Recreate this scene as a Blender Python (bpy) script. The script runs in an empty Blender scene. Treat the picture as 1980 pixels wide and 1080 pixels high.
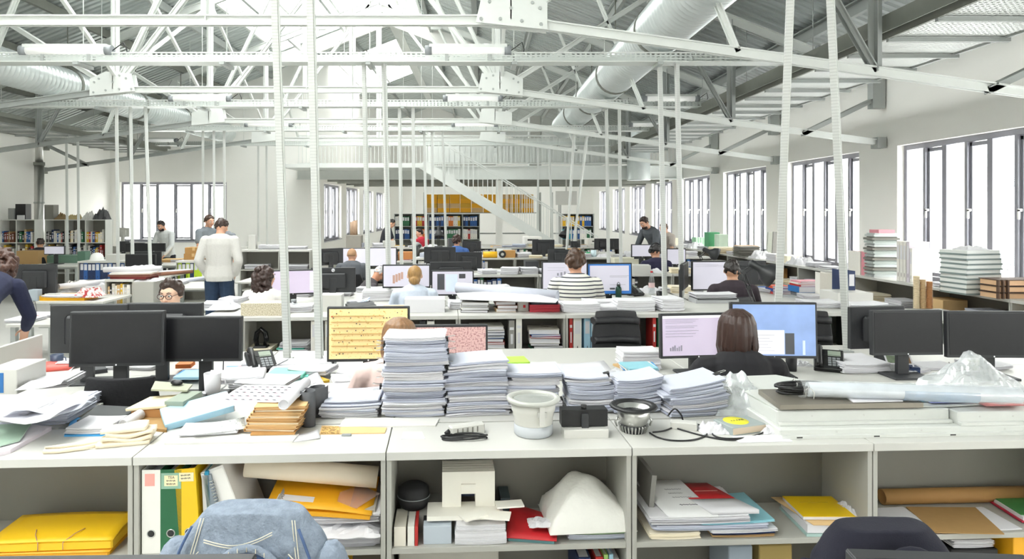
import bpy, bmesh, math, random
from mathutils import Vector, Matrix, noise
R = random.Random(7)
PI = math.pi
F, CX, CY, H = 1300.0, 930.0, 405.0, 1.85      # focal length (px), principal point of the shifted lens, eye height
XC = -2.58                                      # ridge line of the hall
XR, XL, YB, YE, YN = 6.0, -11.15, 20.2, 36.0, -6.0
TH = math.radians(3.0)                          # the furniture stands turned 3 degrees to the hall
CT, ST = math.cos(TH), math.sin(TH)
col = bpy.context.scene.collection

def V(x, y, z): return Vector((x, y, z))
def at(px, py, Y): return V((px-CX)*Y/F, Y, H-(py-CY)*Y/F)
def fr(u, v, z): return V(u*CT-v*ST, u*ST+v*CT, z)       # furniture frame -> hall
def fy(px, v): return v/(CT-(px-CX)/F*ST)
def fu(px, v):
    y = fy(px, v); x = (px-CX)*y/F
    return x*CT+y*ST
def fz(px, py, v): return H-(py-CY)*fy(px, v)/F
def pf(px, py, v): return fr(fu(px, v), v, fz(px, py, v))

# ------------------------------------------------------------------ materials
MATS = {}
def rgb(h):
    if isinstance(h, str):
        h = h.lstrip('#'); c = [int(h[i:i+2], 16)/255 for i in (0, 2, 4)]
        return tuple(x/12.92 if x <= .04045 else ((x+.055)/1.055)**2.4 for x in c)
    return tuple(h)
def mat(name, c, rough=.6, metal=0., var=.06, scale=8., emit=0., bump=0., trans=0., spec=None, bscale=60.):
    if name in MATS: return MATS[name]
    m = bpy.data.materials.new(name); m.use_nodes = True
    nt = m.node_tree; b = nt.nodes['Principled BSDF']
    c = rgb(c)
    tc = nt.nodes.new('ShaderNodeTexCoord'); nz = nt.nodes.new('ShaderNodeTexNoise')
    nz.inputs['Scale'].default_value = scale; nz.inputs['Detail'].default_value = 3
    nt.links.new(tc.outputs['Object'], nz.inputs['Vector'])
    mx = nt.nodes.new('ShaderNodeMixRGB')
    mx.inputs[1].default_value = (*[min(1, x*(1-var)) for x in c], 1)
    mx.inputs[2].default_value = (*[min(1, x*(1+var)) for x in c], 1)
    nt.links.new(nz.outputs['Fac'], mx.inputs[0]); nt.links.new(mx.outputs[0], b.inputs['Base Color'])
    b.inputs['Roughness'].default_value = rough; b.inputs['Metallic'].default_value = metal
    if spec is not None: b.inputs['Specular IOR Level'].default_value = spec
    if emit:
        nt.links.new(mx.outputs[0], b.inputs['Emission Color']); b.inputs['Emission Strength'].default_value = emit
    if bump:
        n2 = nt.nodes.new('ShaderNodeTexNoise'); n2.inputs['Scale'].default_value = bscale
        nt.links.new(tc.outputs['Object'], n2.inputs['Vector'])
        bp = nt.nodes.new('ShaderNodeBump'); bp.inputs['Strength'].default_value = bump; bp.inputs['Distance'].default_value = .01
        nt.links.new(n2.outputs['Fac'], bp.inputs['Height']); nt.links.new(bp.outputs[0], b.inputs['Normal'])
    MATS[name] = m
    return m
def glass(name, tint=(1, 1, 1), gloss=.06, rough=.02, milk=0.):
    if name in MATS: return MATS[name]
    m = bpy.data.materials.new(name); m.use_nodes = True; nt = m.node_tree; nt.nodes.clear()
    o = nt.nodes.new('ShaderNodeOutputMaterial'); t = nt.nodes.new('ShaderNodeBsdfTransparent'); g = nt.nodes.new('ShaderNodeBsdfGlossy')
    t.inputs[0].default_value = (*tint, 1); g.inputs['Roughness'].default_value = rough
    x = nt.nodes.new('ShaderNodeMixShader'); x.inputs[0].default_value = gloss
    last = t
    if milk:
        d = nt.nodes.new('ShaderNodeBsdfDiffuse'); d.inputs[0].default_value = (.9, .92, .94, 1)
        nz = nt.nodes.new('ShaderNodeTexNoise'); nz.inputs['Scale'].default_value = 14
        tc = nt.nodes.new('ShaderNodeTexCoord'); nt.links.new(tc.outputs['Object'], nz.inputs[0])
        mm = nt.nodes.new('ShaderNodeMath'); mm.operation = 'MULTIPLY'; mm.inputs[1].default_value = milk*2
        nt.links.new(nz.outputs['Fac'], mm.inputs[0])
        y = nt.nodes.new('ShaderNodeMixShader'); nt.links.new(mm.outputs[0], y.inputs[0])
        nt.links.new(t.outputs[0], y.inputs[1]); nt.links.new(d.outputs[0], y.inputs[2]); last = y
    nt.links.new(last.outputs[0], x.inputs[1]); nt.links.new(g.outputs[0], x.inputs[2]); nt.links.new(x.outputs[0], o.inputs[0])
    MATS[name] = m; return m
def perforated(name, c, px, py, metal=.6, rough=.45, hole=.3, ax=(0, 1)):
    """sheet metal with real (see-through) holes on a px by py grid of object coordinates"""
    if name in MATS: return MATS[name]
    m = mat(name, c, rough, metal, .08, 3.); nt = m.node_tree
    b = nt.nodes['Principled BSDF']; out = nt.nodes['Material Output']
    tc = nt.nodes.new('ShaderNodeTexCoord'); sp = nt.nodes.new('ShaderNodeSeparateXYZ'); nt.links.new(tc.outputs['Object'], sp.inputs[0])
    def mth(op, a, bb=None):
        n = nt.nodes.new('ShaderNodeMath'); n.operation = op
        for i, q in enumerate((a, bb)):
            if q is None: continue
            if isinstance(q, (int, float)): n.inputs[i].default_value = q
            else: nt.links.new(q, n.inputs[i])
        return n.outputs[0]
    ds = []
    for a, p in zip(ax, (px, py)):
        f = mth('FRACT', mth('DIVIDE', sp.outputs[a], p)); ds.append(mth('ABSOLUTE', mth('SUBTRACT', f, .5)))
    inside = mth('MULTIPLY', mth('LESS_THAN', ds[0], hole), mth('LESS_THAN', ds[1], hole*.8))
    t = nt.nodes.new('ShaderNodeBsdfTransparent'); x = nt.nodes.new('ShaderNodeMixShader')
    nt.links.new(inside, x.inputs[0]); nt.links.new(b.outputs[0], x.inputs[1]); nt.links.new(t.outputs[0], x.inputs[2]); nt.links.new(x.outputs[0], out.inputs[0])
    return m
def stripes(name, c1, c2, period, axis=2, duty=.5, rough=.7, noise_amt=0.):
    if name in MATS: return MATS[name]
    m = mat(name, c1, rough); nt = m.node_tree; b = nt.nodes['Principled BSDF']
    tc = nt.nodes.new('ShaderNodeTexCoord'); sp = nt.nodes.new('ShaderNodeSeparateXYZ'); nt.links.new(tc.outputs['Object'], sp.inputs[0])
    d = nt.nodes.new('ShaderNodeMath'); d.operation = 'DIVIDE'; d.inputs[1].default_value = period; nt.links.new(sp.outputs[axis], d.inputs[0])
    f = nt.nodes.new('ShaderNodeMath'); f.operation = 'FRACT'; nt.links.new(d.outputs[0], f.inputs[0])
    g = nt.nodes.new('ShaderNodeMath'); g.operation = 'GREATER_THAN'; g.inputs[1].default_value = duty; nt.links.new(f.outputs[0], g.inputs[0])
    mx = nt.nodes.new('ShaderNodeMixRGB'); mx.inputs[1].default_value = (*rgb(c1), 1); mx.inputs[2].default_value = (*rgb(c2), 1)
    nt.links.new(g.outputs[0], mx.inputs[0]); nt.links.new(mx.outputs[0], b.inputs['Base Color'])
    return m
def speck(name, c1, c2, scale=60., thr=.62, rough=.7, emit=0.):
    """two-colour noise print (maps, drawings, weaves)"""
    if name in MATS: return MATS[name]
    m = mat(name, c1, rough); nt = m.node_tree; b = nt.nodes['Principled BSDF']
    tc = nt.nodes.new('ShaderNodeTexCoord'); nz = nt.nodes.new('ShaderNodeTexNoise'); nz.inputs['Scale'].default_value = scale; nz.inputs['Detail'].default_value = 4
    nt.links.new(tc.outputs['Object'], nz.inputs[0])
    r = nt.nodes.new('ShaderNodeValToRGB'); r.color_ramp.elements[0].position = thr-.06; r.color_ramp.elements[1].position = thr+.06
    r.color_ramp.elements[0].color = (*rgb(c1), 1); r.color_ramp.elements[1].color = (*rgb(c2), 1)
    nt.links.new(nz.outputs['Fac'], r.inputs[0]); nt.links.new(r.outputs[0], b.inputs['Base Color'])
    if emit:
        nt.links.new(r.outputs[0], b.inputs['Emission Color']); b.inputs['Emission Strength'].default_value = emit
    return m
CM = {}
def cmat(c, rough=.55, var=.05):
    k = f'paint {c} {rough}'
    return mat(k, c, rough, 0, var, 12)

white_wall = mat('white plaster', '#f7f6f2', .9, 0, .015, 2., bump=.05)
grey_floor = mat('pale concrete floor', '#c9c8c4', .5, 0, .1, 1.2)
alu = mat('anodised window frame', '#9b9ba4', .45, .15, .05)
steel_w = mat('light grey painted steel', '#dcdfdc', .45, .15, .04)
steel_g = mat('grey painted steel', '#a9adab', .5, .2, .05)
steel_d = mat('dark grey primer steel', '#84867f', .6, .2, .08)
galv = mat('galvanised sheet', '#c0c6c5', .34, .6, .38, 5.)
def streak(m, sc):
    nt = m.node_tree; tc = [n for n in nt.nodes if n.type == 'TEX_COORD'][0]; nz = [n for n in nt.nodes if n.type == 'TEX_NOISE'][0]
    mp = nt.nodes.new('ShaderNodeMapping'); mp.inputs['Scale'].default_value = sc
    nt.links.new(tc.outputs['Object'], mp.inputs[0]); nt.links.new(mp.outputs[0], nz.inputs['Vector'])
streak(galv, (.08, 1.6, .1)); galv_duct = mat('galvanised spiral duct', '#d6dcdc', .34, .6, .1, 6.)  # stretched noise puts the roof sheet's streaky reflections into its colour
galv_tube = mat('galvanised conduit', '#c8cbc8', .4, .6, .1, 20.)
board_w = mat('white foam board', '#d6d5d1', .85, 0, .02)
lam_white = mat('white laminate', '#c9c8c3', .4, 0, .02, 3.)
lam_grey = mat('light grey laminate', '#adaca5', .5, 0, .03, 3.)
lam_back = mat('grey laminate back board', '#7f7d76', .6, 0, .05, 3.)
lam_edge = mat('pale edge band', '#c9c7c0', .5, 0, .03)
paper = mat('white paper', '#d9d8dc', .8, 0, .02, 30.)
paper2 = mat('cool white paper', '#c6c9d6', .8, 0, .03, 30.)
paper_c = mat('cream paper', '#efe6d0', .8, 0, .04)
black_pl = mat('black plastic', '#1b1b1d', .45, 0, .08)
dark_pl = mat('charcoal plastic', '#2f3033', .5, 0, .08)
screen_off = mat('switched off screen', '#242427', .3, 0, .12, 25., spec=.35)
grey_pl = mat('grey plastic', '#8c9093', .5)
black_fab = mat('black woven fabric', '#1d1d20', .95, 0, .2, 90., bump=.2)
black_leather = mat('charcoal leather', '#2d2d30', .5, 0, .1, 20.)
chrome = mat('brushed steel', '#c9c9c6', .28, .9, .05)
kraft = mat('kraft cardboard', '#b98b52', .8, 0, .1, 14.)
kraft_l = mat('pale manila card', '#d9b683', .8, 0, .06, 14.)
mdf = mat('brown board', '#a3804f', .8, 0, .08, 30.)
yellow = mat('yellow card', '#f2c21a', .5, 0, .05)
yellow_o = mat('orange yellow card', '#f0ae1e', .5, 0, .05)
red = mat('red card', '#c6252c', .5, 0, .05)
blue = mat('blue card', '#2d6fb0', .5, 0, .05)
sky = mat('pale blue card', '#a9d3ea', .5, 0, .04)
green = mat('green board', '#1f6f47', .5, 0, .06)
win_glass = glass('window glass', (.97, .985, .98), .05)
clear_pl = glass('clear plastic film', (.96, .97, .98), .16, .12, .18)
bottle_pl = glass('clear bottle plastic', (.93, .95, .96), .14, .06, .06)

# ------------------------------------------------------------------ mesh builder
class MB:
    def __init__(s, M=None): s.v = []; s.f = []; s.m = []; s.sm = []; s.M = M or Matrix.Identity(4)
    def add(s, vs, fs, mi=0, smooth=False):
        o = len(s.v); s.v += [s.M @ Vector(p) for p in vs]
        for f in fs: s.f.append([i+o for i in f]); s.m.append(mi); s.sm.append(smooth)
        return s
    def bx(s, x0, x1, y0, y1, z0, z1, mi=0):
        return s.add([(x0,y0,z0),(x1,y0,z0),(x1,y1,z0),(x0,y1,z0),(x0,y0,z1),(x1,y0,z1),(x1,y1,z1),(x0,y1,z1)],
                     [(0,3,2,1),(4,5,6,7),(0,1,5,4),(1,2,6,5),(2,3,7,6),(3,0,4,7)], mi)
    def rbox(s, x0, x1, y0, y1, z0, z1, r=.01, mi=0):
        """box with chamfered vertical and top edges"""
        def ring(i, z): return [(x0+i,y0+r,z),(x0+r,y0+i,z),(x1-r,y0+i,z),(x1-i,y0+r,z),(x1-i,y1-r,z),(x1-r,y1-i,z),(x0+r,y1-i,z),(x0+i,y1-r,z)]
        return s.loft([ring(0, z0), ring(0, z1-r), ring(r, z1)], True, mi, False)
    def loft(s, rings, caps=True, mi=0, smooth=True, closed=True):
        n = len(rings[0]); vs = [p for r in rings for p in r]; fs = []
        for k in range(len(rings)-1):
            for i in range(n if closed else n-1):
                j = (i+1) % n; fs.append((k*n+i, k*n+j, (k+1)*n+j, (k+1)*n+i))
        o = len(s.f); s.add(vs, fs, mi, smooth)
        if caps:
            b = len(s.v)-len(vs)
            s.f.append([b+i for i in range(n)][::-1]); s.m.append(mi); s.sm.append(False)
            b2 = len(s.v)-n
            s.f.append([b2+i for i in range(n)]); s.m.append(mi); s.sm.append(False)
        return s
    def bar(s, p0, p1, w, h, mi=0, up=(0, 0, 1)):
        p0, p1 = Vector(p0), Vector(p1); d = p1-p0
        if d.length < 1e-6: return s
        d.normalize(); a = d.cross(Vector(up))
        if a.length < 1e-4: a = d.cross(Vector((0, 1, 0)))
        a.normalize(); b = a.cross(d)
        a *= w/2; b *= h/2
        q = [-a-b, a-b, a+b, -a+b]
        return s.add([p0+k for k in q]+[p1+k for k in q], [(0,3,2,1),(4,5,6,7),(0,1,5,4),(1,2,6,5),(2,3,7,6),(3,0,4,7)], mi)
    def cyl(s, p0, p1, r0, r1=None, n=12, mi=0, smooth=True, caps=True):
        p0, p1 = Vector(p0), Vector(p1); r1 = r0 if r1 is None else r1
        d = (p1-p0).normalized(); a = d.orthogonal().normalized(); b = d.cross(a)
        rings = [[p+(a*math.cos(2*PI*i/n)+b*math.sin(2*PI*i/n))*r for i in range(n)] for p, r in ((p0, r0), (p1, r1))]
        return s.loft(rings, caps, mi, smooth)
    def tube(s, pts, r, n=6, mi=0, closed=False):
        pts = [Vector(p) for p in pts]; rings = []; L = len(pts)
        ref = None
        for i, p in enumerate(pts):
            q0 = pts[(i-1) % L] if (closed or i > 0) else p; q1 = pts[(i+1) % L] if (closed or i < L-1) else p
            d = (q1-q0)
            if d.length < 1e-9: d = Vector((0, 0, 1))
            d.normalize()
            if ref is None: ref = d.orthogonal().normalized()
            a = ref-d*ref.dot(d)
            a = a.normalized() if a.length > 1e-5 else d.orthogonal().normalized()
            ref = a; b = d.cross(a); rr = r[i] if isinstance(r, (list, tuple)) else r
            rings.append([p+(a*math.cos(2*PI*k/n)+b*math.sin(2*PI*k/n))*rr for k in range(n)])
        if closed: rings.append(rings[0])
        return s.loft(rings, not closed, mi, True)
    def lathe(s, prof, c=(0, 0, 0), n=20, mi=0, smooth=True, caps=True, T=None):
        c = Vector(c); rings = []
        for r, z in prof:
            ring = [Vector((r*math.cos(2*PI*i/n), r*math.sin(2*PI*i/n), z)) for i in range(n)]
            rings.append([(T @ p if T else p)+c for p in ring])
        return s.loft(rings, caps, mi, smooth)
    def prism(s, poly, z0, z1, mi=0, M=None):
        n = len(poly); M = M or Matrix.Identity(4)
        vs = [M @ Vector((p[0], p[1], z0)) for p in poly]+[M @ Vector((p[0], p[1], z1)) for p in poly]
        return s.add(vs, [tuple(range(n))[::-1], tuple(range(n, 2*n))]+[(i, (i+1) % n, n+(i+1) % n, n+i) for i in range(n)], mi)
    def ball(s, c, r, n=10, mi=0, sc=(1, 1, 1), M=None):
        c = Vector(c); rings = []
        k = max(5, n*2//3)
        for j in range(k+1):
            t = -PI/2+PI*j/k; rr = max(math.cos(t), 1e-3)
            ring = [Vector((rr*math.cos(2*PI*i/n)*r*sc[0], rr*math.sin(2*PI*i/n)*r*sc[1], math.sin(t)*r*sc[2])) for i in range(n)]
            rings.append([(M @ p if M else p)+c for p in ring])
        return s.loft(rings, True, mi, True)
    def grid(s, fn, nu, nv, mi=0, thick=0., smooth=True):
        """surface fn(u,v)->point, u,v in 0..1; thick gives it real thickness (downwards in z)"""
        P = [[Vector(fn(i/nu, j/nv)) for i in range(nu+1)] for j in range(nv+1)]
        vs = [p for r in P for p in r]; w = nu+1
        fs = [(j*w+i, j*w+i+1, (j+1)*w+i+1, (j+1)*w+i) for j in range(nv) for i in range(nu)]
        if thick:
            o = len(vs); vs = vs+[p-Vector((0, 0, thick)) for p in vs]
            fs += [(o+a, o+d, o+c, o+b) for a, b, c, d in fs]
            bd = [i for i in range(w)]+[j*w+nu for j in range(1, nv+1)]+[nv*w+i for i in range(nu-1, -1, -1)]+[j*w for j in range(nv-1, 0, -1)]
            L = len(bd); fs += [(bd[k], o+bd[k], o+bd[(k+1) % L], bd[(k+1) % L]) for k in range(L)]
        return s.add(vs, fs, mi, smooth)
    def build(s, name, mats, parent=None, bevel=0., sub=0, loc=None, rz=0., remesh=0., smooth_it=0, solid=0.):
        me = bpy.data.meshes.new(name); me.from_pydata([tuple(p) for p in s.v], [], s.f)
        if not isinstance(mats, (list, tuple)): mats = [mats]
        for m in mats: me.materials.append(m)
        me.polygons.foreach_set('material_index', s.m); me.polygons.foreach_set('use_smooth', s.sm)
        me.update()
        o = bpy.data.objects.new(name, me); col.objects.link(o)
        if parent is not None: o.parent = parent
        if loc is not None: o.location = loc
        if rz: o.rotation_euler = (0, 0, rz)
        if solid:
            q = o.modifiers.new('Solidify', 'SOLIDIFY'); q.thickness = solid; q.offset = -1
        if remesh:
            q = o.modifiers.new('Remesh', 'REMESH'); q.mode = 'VOXEL'; q.voxel_size = remesh; q.use_smooth_shade = True
            q = o.modifiers.new('Smooth', 'SMOOTH'); q.factor = .5; q.iterations = smooth_it or 4
        if bevel:
            q = o.modifiers.new('Bevel', 'BEVEL'); q.width = bevel; q.segments = 2; q.limit_method = 'ANGLE'; q.angle_limit = .7
        if sub:
            q = o.modifiers.new('Subdivision', 'SUBSURF'); q.levels = sub; q.render_levels = sub
        return o

ALL = []
def tag(o, label, cat, group=None, kind=None):
    o['label'] = label; o['category'] = cat
    if group: o['group'] = group
    if kind: o['kind'] = kind
    ALL.append(o); return o
def thing(name, label, cat, loc=(0, 0, 0), rz=0., group=None, tilt=None):
    o = bpy.data.objects.new(name, None); o.empty_display_size = .05; col.objects.link(o)
    o.location = loc; o.rotation_euler = (0, 0, rz) if tilt is None else (tilt[0], tilt[1], rz)
    return tag(o, label, cat, group)
def struct(o): o['kind'] = 'structure'; return o
def plab(o, label): o['label'] = label; return o
def dup(root, loc=None, rz=None, label=None, group=None):
    """a copy of a thing with copies of its parts and sub-parts"""
    def cp(o, par):
        c = o.copy(); col.objects.link(c); c.parent = par
        for ch in o.children: cp(ch, c)
        return c
    kids = list(root.children)
    r = root.copy(); col.objects.link(r)
    if loc is not None: r.location = loc
    if rz is not None: r.rotation_euler[2] = rz
    for ch in kids: cp(ch, r)
    if label: r['label'] = label
    if group: r['group'] = group
    ALL.append(r); return r
def copy1(proto, loc, rot=(0, 0, 0), scale=(1, 1, 1), name=None, label=None, cat=None, group=None, mats=None):
    o = proto.copy(); col.objects.link(o); o.location = loc; o.rotation_euler = rot; o.scale = scale
    if name: o.name = name
    if label: tag(o, label, cat, group)
    return o
ORD = ['first', 'second', 'third', 'fourth', 'fifth', 'sixth', 'seventh', 'eighth', 'ninth', 'tenth', 'eleventh', 'twelfth', 'thirteenth',
       'fourteenth', 'fifteenth', 'sixteenth', 'seventeenth', 'eighteenth', 'nineteenth', 'twentieth']
def ordw(i):
    if i < 20: return ORD[i]
    t = {2: 'twenty', 3: 'thirty', 4: 'forty', 5: 'fifty'}[(i+1)//10]
    return t+'-'+ORD[(i+1) % 10-1] if (i+1) % 10 else {2: 'twentieth', 3: 'thirtieth', 4: 'fortieth', 5: 'fiftieth'}[(i+1)//10]
def text(name, s, size, m, parent, M, depth=.0006, align='CENTER'):
    c = bpy.data.curves.new(name, 'FONT'); c.body = s; c.size = size; c.extrude = depth; c.align_x = align; c.align_y = 'CENTER'
    t = bpy.data.objects.new(name, c); col.objects.link(t)
    dg = bpy.context.evaluated_depsgraph_get(); me = bpy.data.meshes.new_from_object(t.evaluated_get(dg))
    bpy.data.objects.remove(t); bpy.data.curves.remove(c)
    me.materials.clear(); me.materials.append(m)
    o = bpy.data.objects.new(name, me); col.objects.link(o); o.parent = parent; o.matrix_local = M
    return o
def rot(rx=0, ry=0, rz=0, loc=(0, 0, 0)):
    return Matrix.Translation(loc) @ Matrix.Rotation(rz, 4, 'Z') @ Matrix.Rotation(ry, 4, 'Y') @ Matrix.Rotation(rx, 4, 'X')
# ================================================================== THE HALL
ZE = 3.78; SL = .39; HW = 8.57
def zr(x): return ZE+(HW-abs(x-XC))*SL          # underside of rafters
def zroof(x): return zr(x)+.28
struct(MB().bx(XL-.4, XR+.4, YN-.3, YE+.3, -.2, 0).build('floor', grey_floor))
# right wall with its window openings
ZS, ZT = .88, 2.77
wins = [(9.69-2.5+3.48*k, 9.69+3.48*k) for k in range(-4, 8)]
b = MB(); x0, x1 = XR, XR+.35
b.bx(x0, x1, YN, YE, 0, ZS); b.bx(x0, x1, YN, YE, ZT, ZE+.3)
prev = YN
for a, c in wins:
    if a > prev: b.bx(x0, x1, prev, a, ZS, ZT)
    prev = c
b.bx(x0, x1, prev, YE, ZS, ZT)
struct(b.build('wall_right', white_wall))
# window units
def window_unit(n, p0, p1, z0, z1, npan, inward, casement=True):
    """p0,p1 = ends of the opening on the inner wall face; inward = unit vector into the hall"""
    d = (p1-p0); L = d.length; d.normalize()
    M = Matrix(((d.x, -inward.x, 0, p0.x), (d.y, -inward.y, 0, p0.y), (0, 0, 1, 0), (0, 0, 0, 1)))
    root = bpy.data.objects.new('window_%d' % n, None); col.objects.link(root); root.matrix_world = M; struct(root)
    fb = MB(); o = .1
    fb.bx(0, .06, o, o+.09, z0, z1).bx(L-.06, L, o, o+.09, z0, z1).bx(.06, L-.06, o, o+.09, z0, z0+.06).bx(.06, L-.06, o, o+.09, z1-.07, z1)
    fb.bx(0, L, -.03, o, z0-.03, z0)
    fb.build('window_frame', alu, root, bevel=.004)
    w = (L-.12)/npan
    for i in range(1, npan):
        wd = .05 if i % 2 else .085
        MB().bx(.06+i*w-wd/2, .06+i*w+wd/2, o-.015, o+.1, z0+.06, z1-.07).build('mullion', alu, root, bevel=.004)
    for i in range(npan):
        a, e = .06+i*w+.03, .06+(i+1)*w-.03
        MB().bx(a, e, o+.05, o+.056, z0+.06, z1-.07).build('pane', win_glass, root)
        if casement and i % 2 == 1:
            s = MB(); a2, e2 = a-.005, e+.005
            s.bx(a2, a2+.04, o+.02, o+.075, z0+.07, z1-.08).bx(e2-.04, e2, o+.02, o+.075, z0+.07, z1-.08).bx(a2, e2, o+.02, o+.075, z0+.07, z0+.12).bx(a2, e2, o+.02, o+.075, z1-.13, z1-.08)
            sash = s.build('sash', alu, root, bevel=.003)
            MB().bx(a2+.008, a2+.03, o-.03, o+.02, z0+.95, z0+.98).bx(a2+.008, a2+.03, o-.03, o-.01, z0+.86, z0+.97).build('window_handle', chrome, sash)
    return root
wn = 0
for a, c in wins:
    if c < -4: continue
    wn += 1; window_unit(wn, V(XR, c, 0), V(XR, a, 0), ZS, ZT, 6, V(-1, 0, 0))
# back wall of the left bay with one window
wa, wb = (232-CX)*YB/F, (438-CX)*YB/F
b = MB(); b.bx(XL-.35, wa, YB, YB+.35, 0, 7.5).bx(wb, -5.25, YB, YB+.35, 0, 7.5).bx(wa, wb, YB, YB+.35, 0, .9).bx(wa, wb, YB, YB+.35, 2.68, 7.5)
struct(b.build('wall_back_left', white_wall))
wn += 1; window_unit(wn, V(wa, YB, 0), V(wb, YB, 0), .9, 2.68, 6, V(0, -1, 0))
# left wall
b = MB(); b.bx(XL-.35, XL, YN, YB, 0, ZE+.3)
struct(b.build('wall_left', white_wall))
# wall behind the camera
struct(MB().bx(XL-.35, XR+.35, YN-.3, YN, 0, 8).build('wall_near', white_wall))
# rear bay: left wall with windows, end wall
XB = -4.9
b = MB(); prev = YB
bw = [(21.0+3.5*k, 21.0+3.5*k+2.6) for k in range(4)]
b.bx(XB-.35, XB, YB, YE, 0, .85).bx(XB-.35, XB, YB, YE, 2.68, 7.2)
for a, c in bw: b.bx(XB-.35, XB, prev, a, .85, 2.68); prev = c
b.bx(XB-.35, XB, prev, YE, .85, 2.68)
struct(b.build('wall_rear_left', white_wall))
for a, c in bw:
    wn += 1; window_unit(wn, V(XB, a, 0), V(XB, c, 0), .85, 2.68, 5, V(1, 0, 0))
struct(MB().bx(XB-.35, XR+.35, YE, YE+.3, 0, 8).build('wall_rear', white_wall))
# roof: corrugated sheet both sides, skylight on the left slope beside the ridge
def corrugated(xa, xb, ya, yb, name='ceiling', pitch=.16, dep=.035, m=galv):
    prof = []; y = ya
    while y < yb:
        prof += [(y, 0), (y+pitch*.42, 0), (y+pitch*.5, dep), (y+pitch*.92, dep)]; y += pitch
    prof.append((y, 0))
    b = MB(); n = 2
    vs = []; fs = []
    for yy, h in prof:
        for x in (xa, xb): vs.append((x, yy, zroof(x)+h))
    for i in range(len(prof)-1): fs.append((2*i, 2*i+1, 2*i+3, 2*i+2))
    b.add(vs, fs); return struct(b.build(name, m, solid=.012))
XS0, XS1 = -5.6, XC-.12        # skylight strip, left slope
YS1 = 18.6
corrugated(XC+1.0, XR+.4, YN, YE)
corrugated(XL-.4, XS0, YN, YB)
corrugated(XS0, XC-.12, YS1, 21.5)
corrugated(XC+.12, XC+1.0, YS1, YE)
corrugated(XS0, XC-.12, 27, YE)
struct(MB().add([(XB-.35, YB, zroof(XB)), (XS0, YB, zroof(XS0)), (XS0, YE, zroof(XS0)), (XB-.35, YE, zroof(XB))], [(0, 1, 2, 3)]).build('ceiling', galv, solid=.02))
# skylights (panes with glazing bars)
wn += 1
rt = struct(bpy.data.objects.new('window_%d' % wn, None)); col.objects.link(rt)
y = YN
def sky_strip(rt, xa, xb, dz=.04, YN=YN, YS1=YS1):
    y = YN
    while y < YS1-.3:
        y2 = min(y+1.17, YS1)
        MB().add([(xa, y+.02, zroof(xa)+dz), (xb, y+.02, zroof(xb)+dz), (xb, y2-.02, zroof(xb)+dz), (xa, y2-.02, zroof(xa)+dz)], [(0, 1, 2, 3)]).build('pane', win_glass, rt, solid=.01)
        MB().bar((xa, y, zroof(xa)), (xb, y, zroof(xb)), .05, .09).build('glazing_bar', steel_w, rt)
        y = y2
    for k in range(4):
        x = xa+(xb-xa)*k/3
        MB().bar((x, YN, zroof(x)), (x, YS1, zroof(x)), .06, .1).build('glazing_rail', steel_w, rt)
sky_strip(rt, XS0, XS1)
wn += 1
rt = struct(bpy.data.objects.new('window_%d' % wn, None)); col.objects.link(rt)
sky_strip(rt, XC+.12, XC+1.0)  # narrow strip on the right slope, added to let in more light
wn += 1
rt = struct(bpy.data.objects.new('window_%d' % wn, None)); col.objects.link(rt)
sky_strip(rt, XS0, XS1, .04, 21.5, 27)  # rear strip added over the mezzanine to brighten it
struct(MB().bar((XC, YN, zroof(XC)-.02), (XC, YE, zroof(XC)-.02), .3, .12).build('trim_1', steel_w))
# white gable bulkhead closing the skylight well
b = MB()
for sx in (-1, 1):
    xa = XC; xb = XC+sx*3.2
    b.add([(xa, YS1+.1, zroof(xa)-.02), (xb, YS1+.1, zroof(xb)-.02), (xb, YS1+.1, zroof(xb)-.42), (xa, YS1+.1, zroof(xa)-.42)], [(0, 1, 2, 3)])
struct(b.build('trim_2', white_wall, solid=.08))
# purlins (along the hall)
k = 0
for off in (1.2, 2.45, 3.7, 4.95, 6.2, 7.4):
    for sx in (-1, 1):
        x = XC+sx*off; ye = YB if (sx < 0 and x < XB) else YE
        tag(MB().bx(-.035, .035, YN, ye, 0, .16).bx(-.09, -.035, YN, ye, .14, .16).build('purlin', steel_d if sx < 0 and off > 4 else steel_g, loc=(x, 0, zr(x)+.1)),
            '%s steel purlin from the ridge under the %s roof slope' % (ORD[int((off-.9)/1.24)], 'left' if sx < 0 else 'right'), 'purlin', 'roof purlins')
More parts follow.
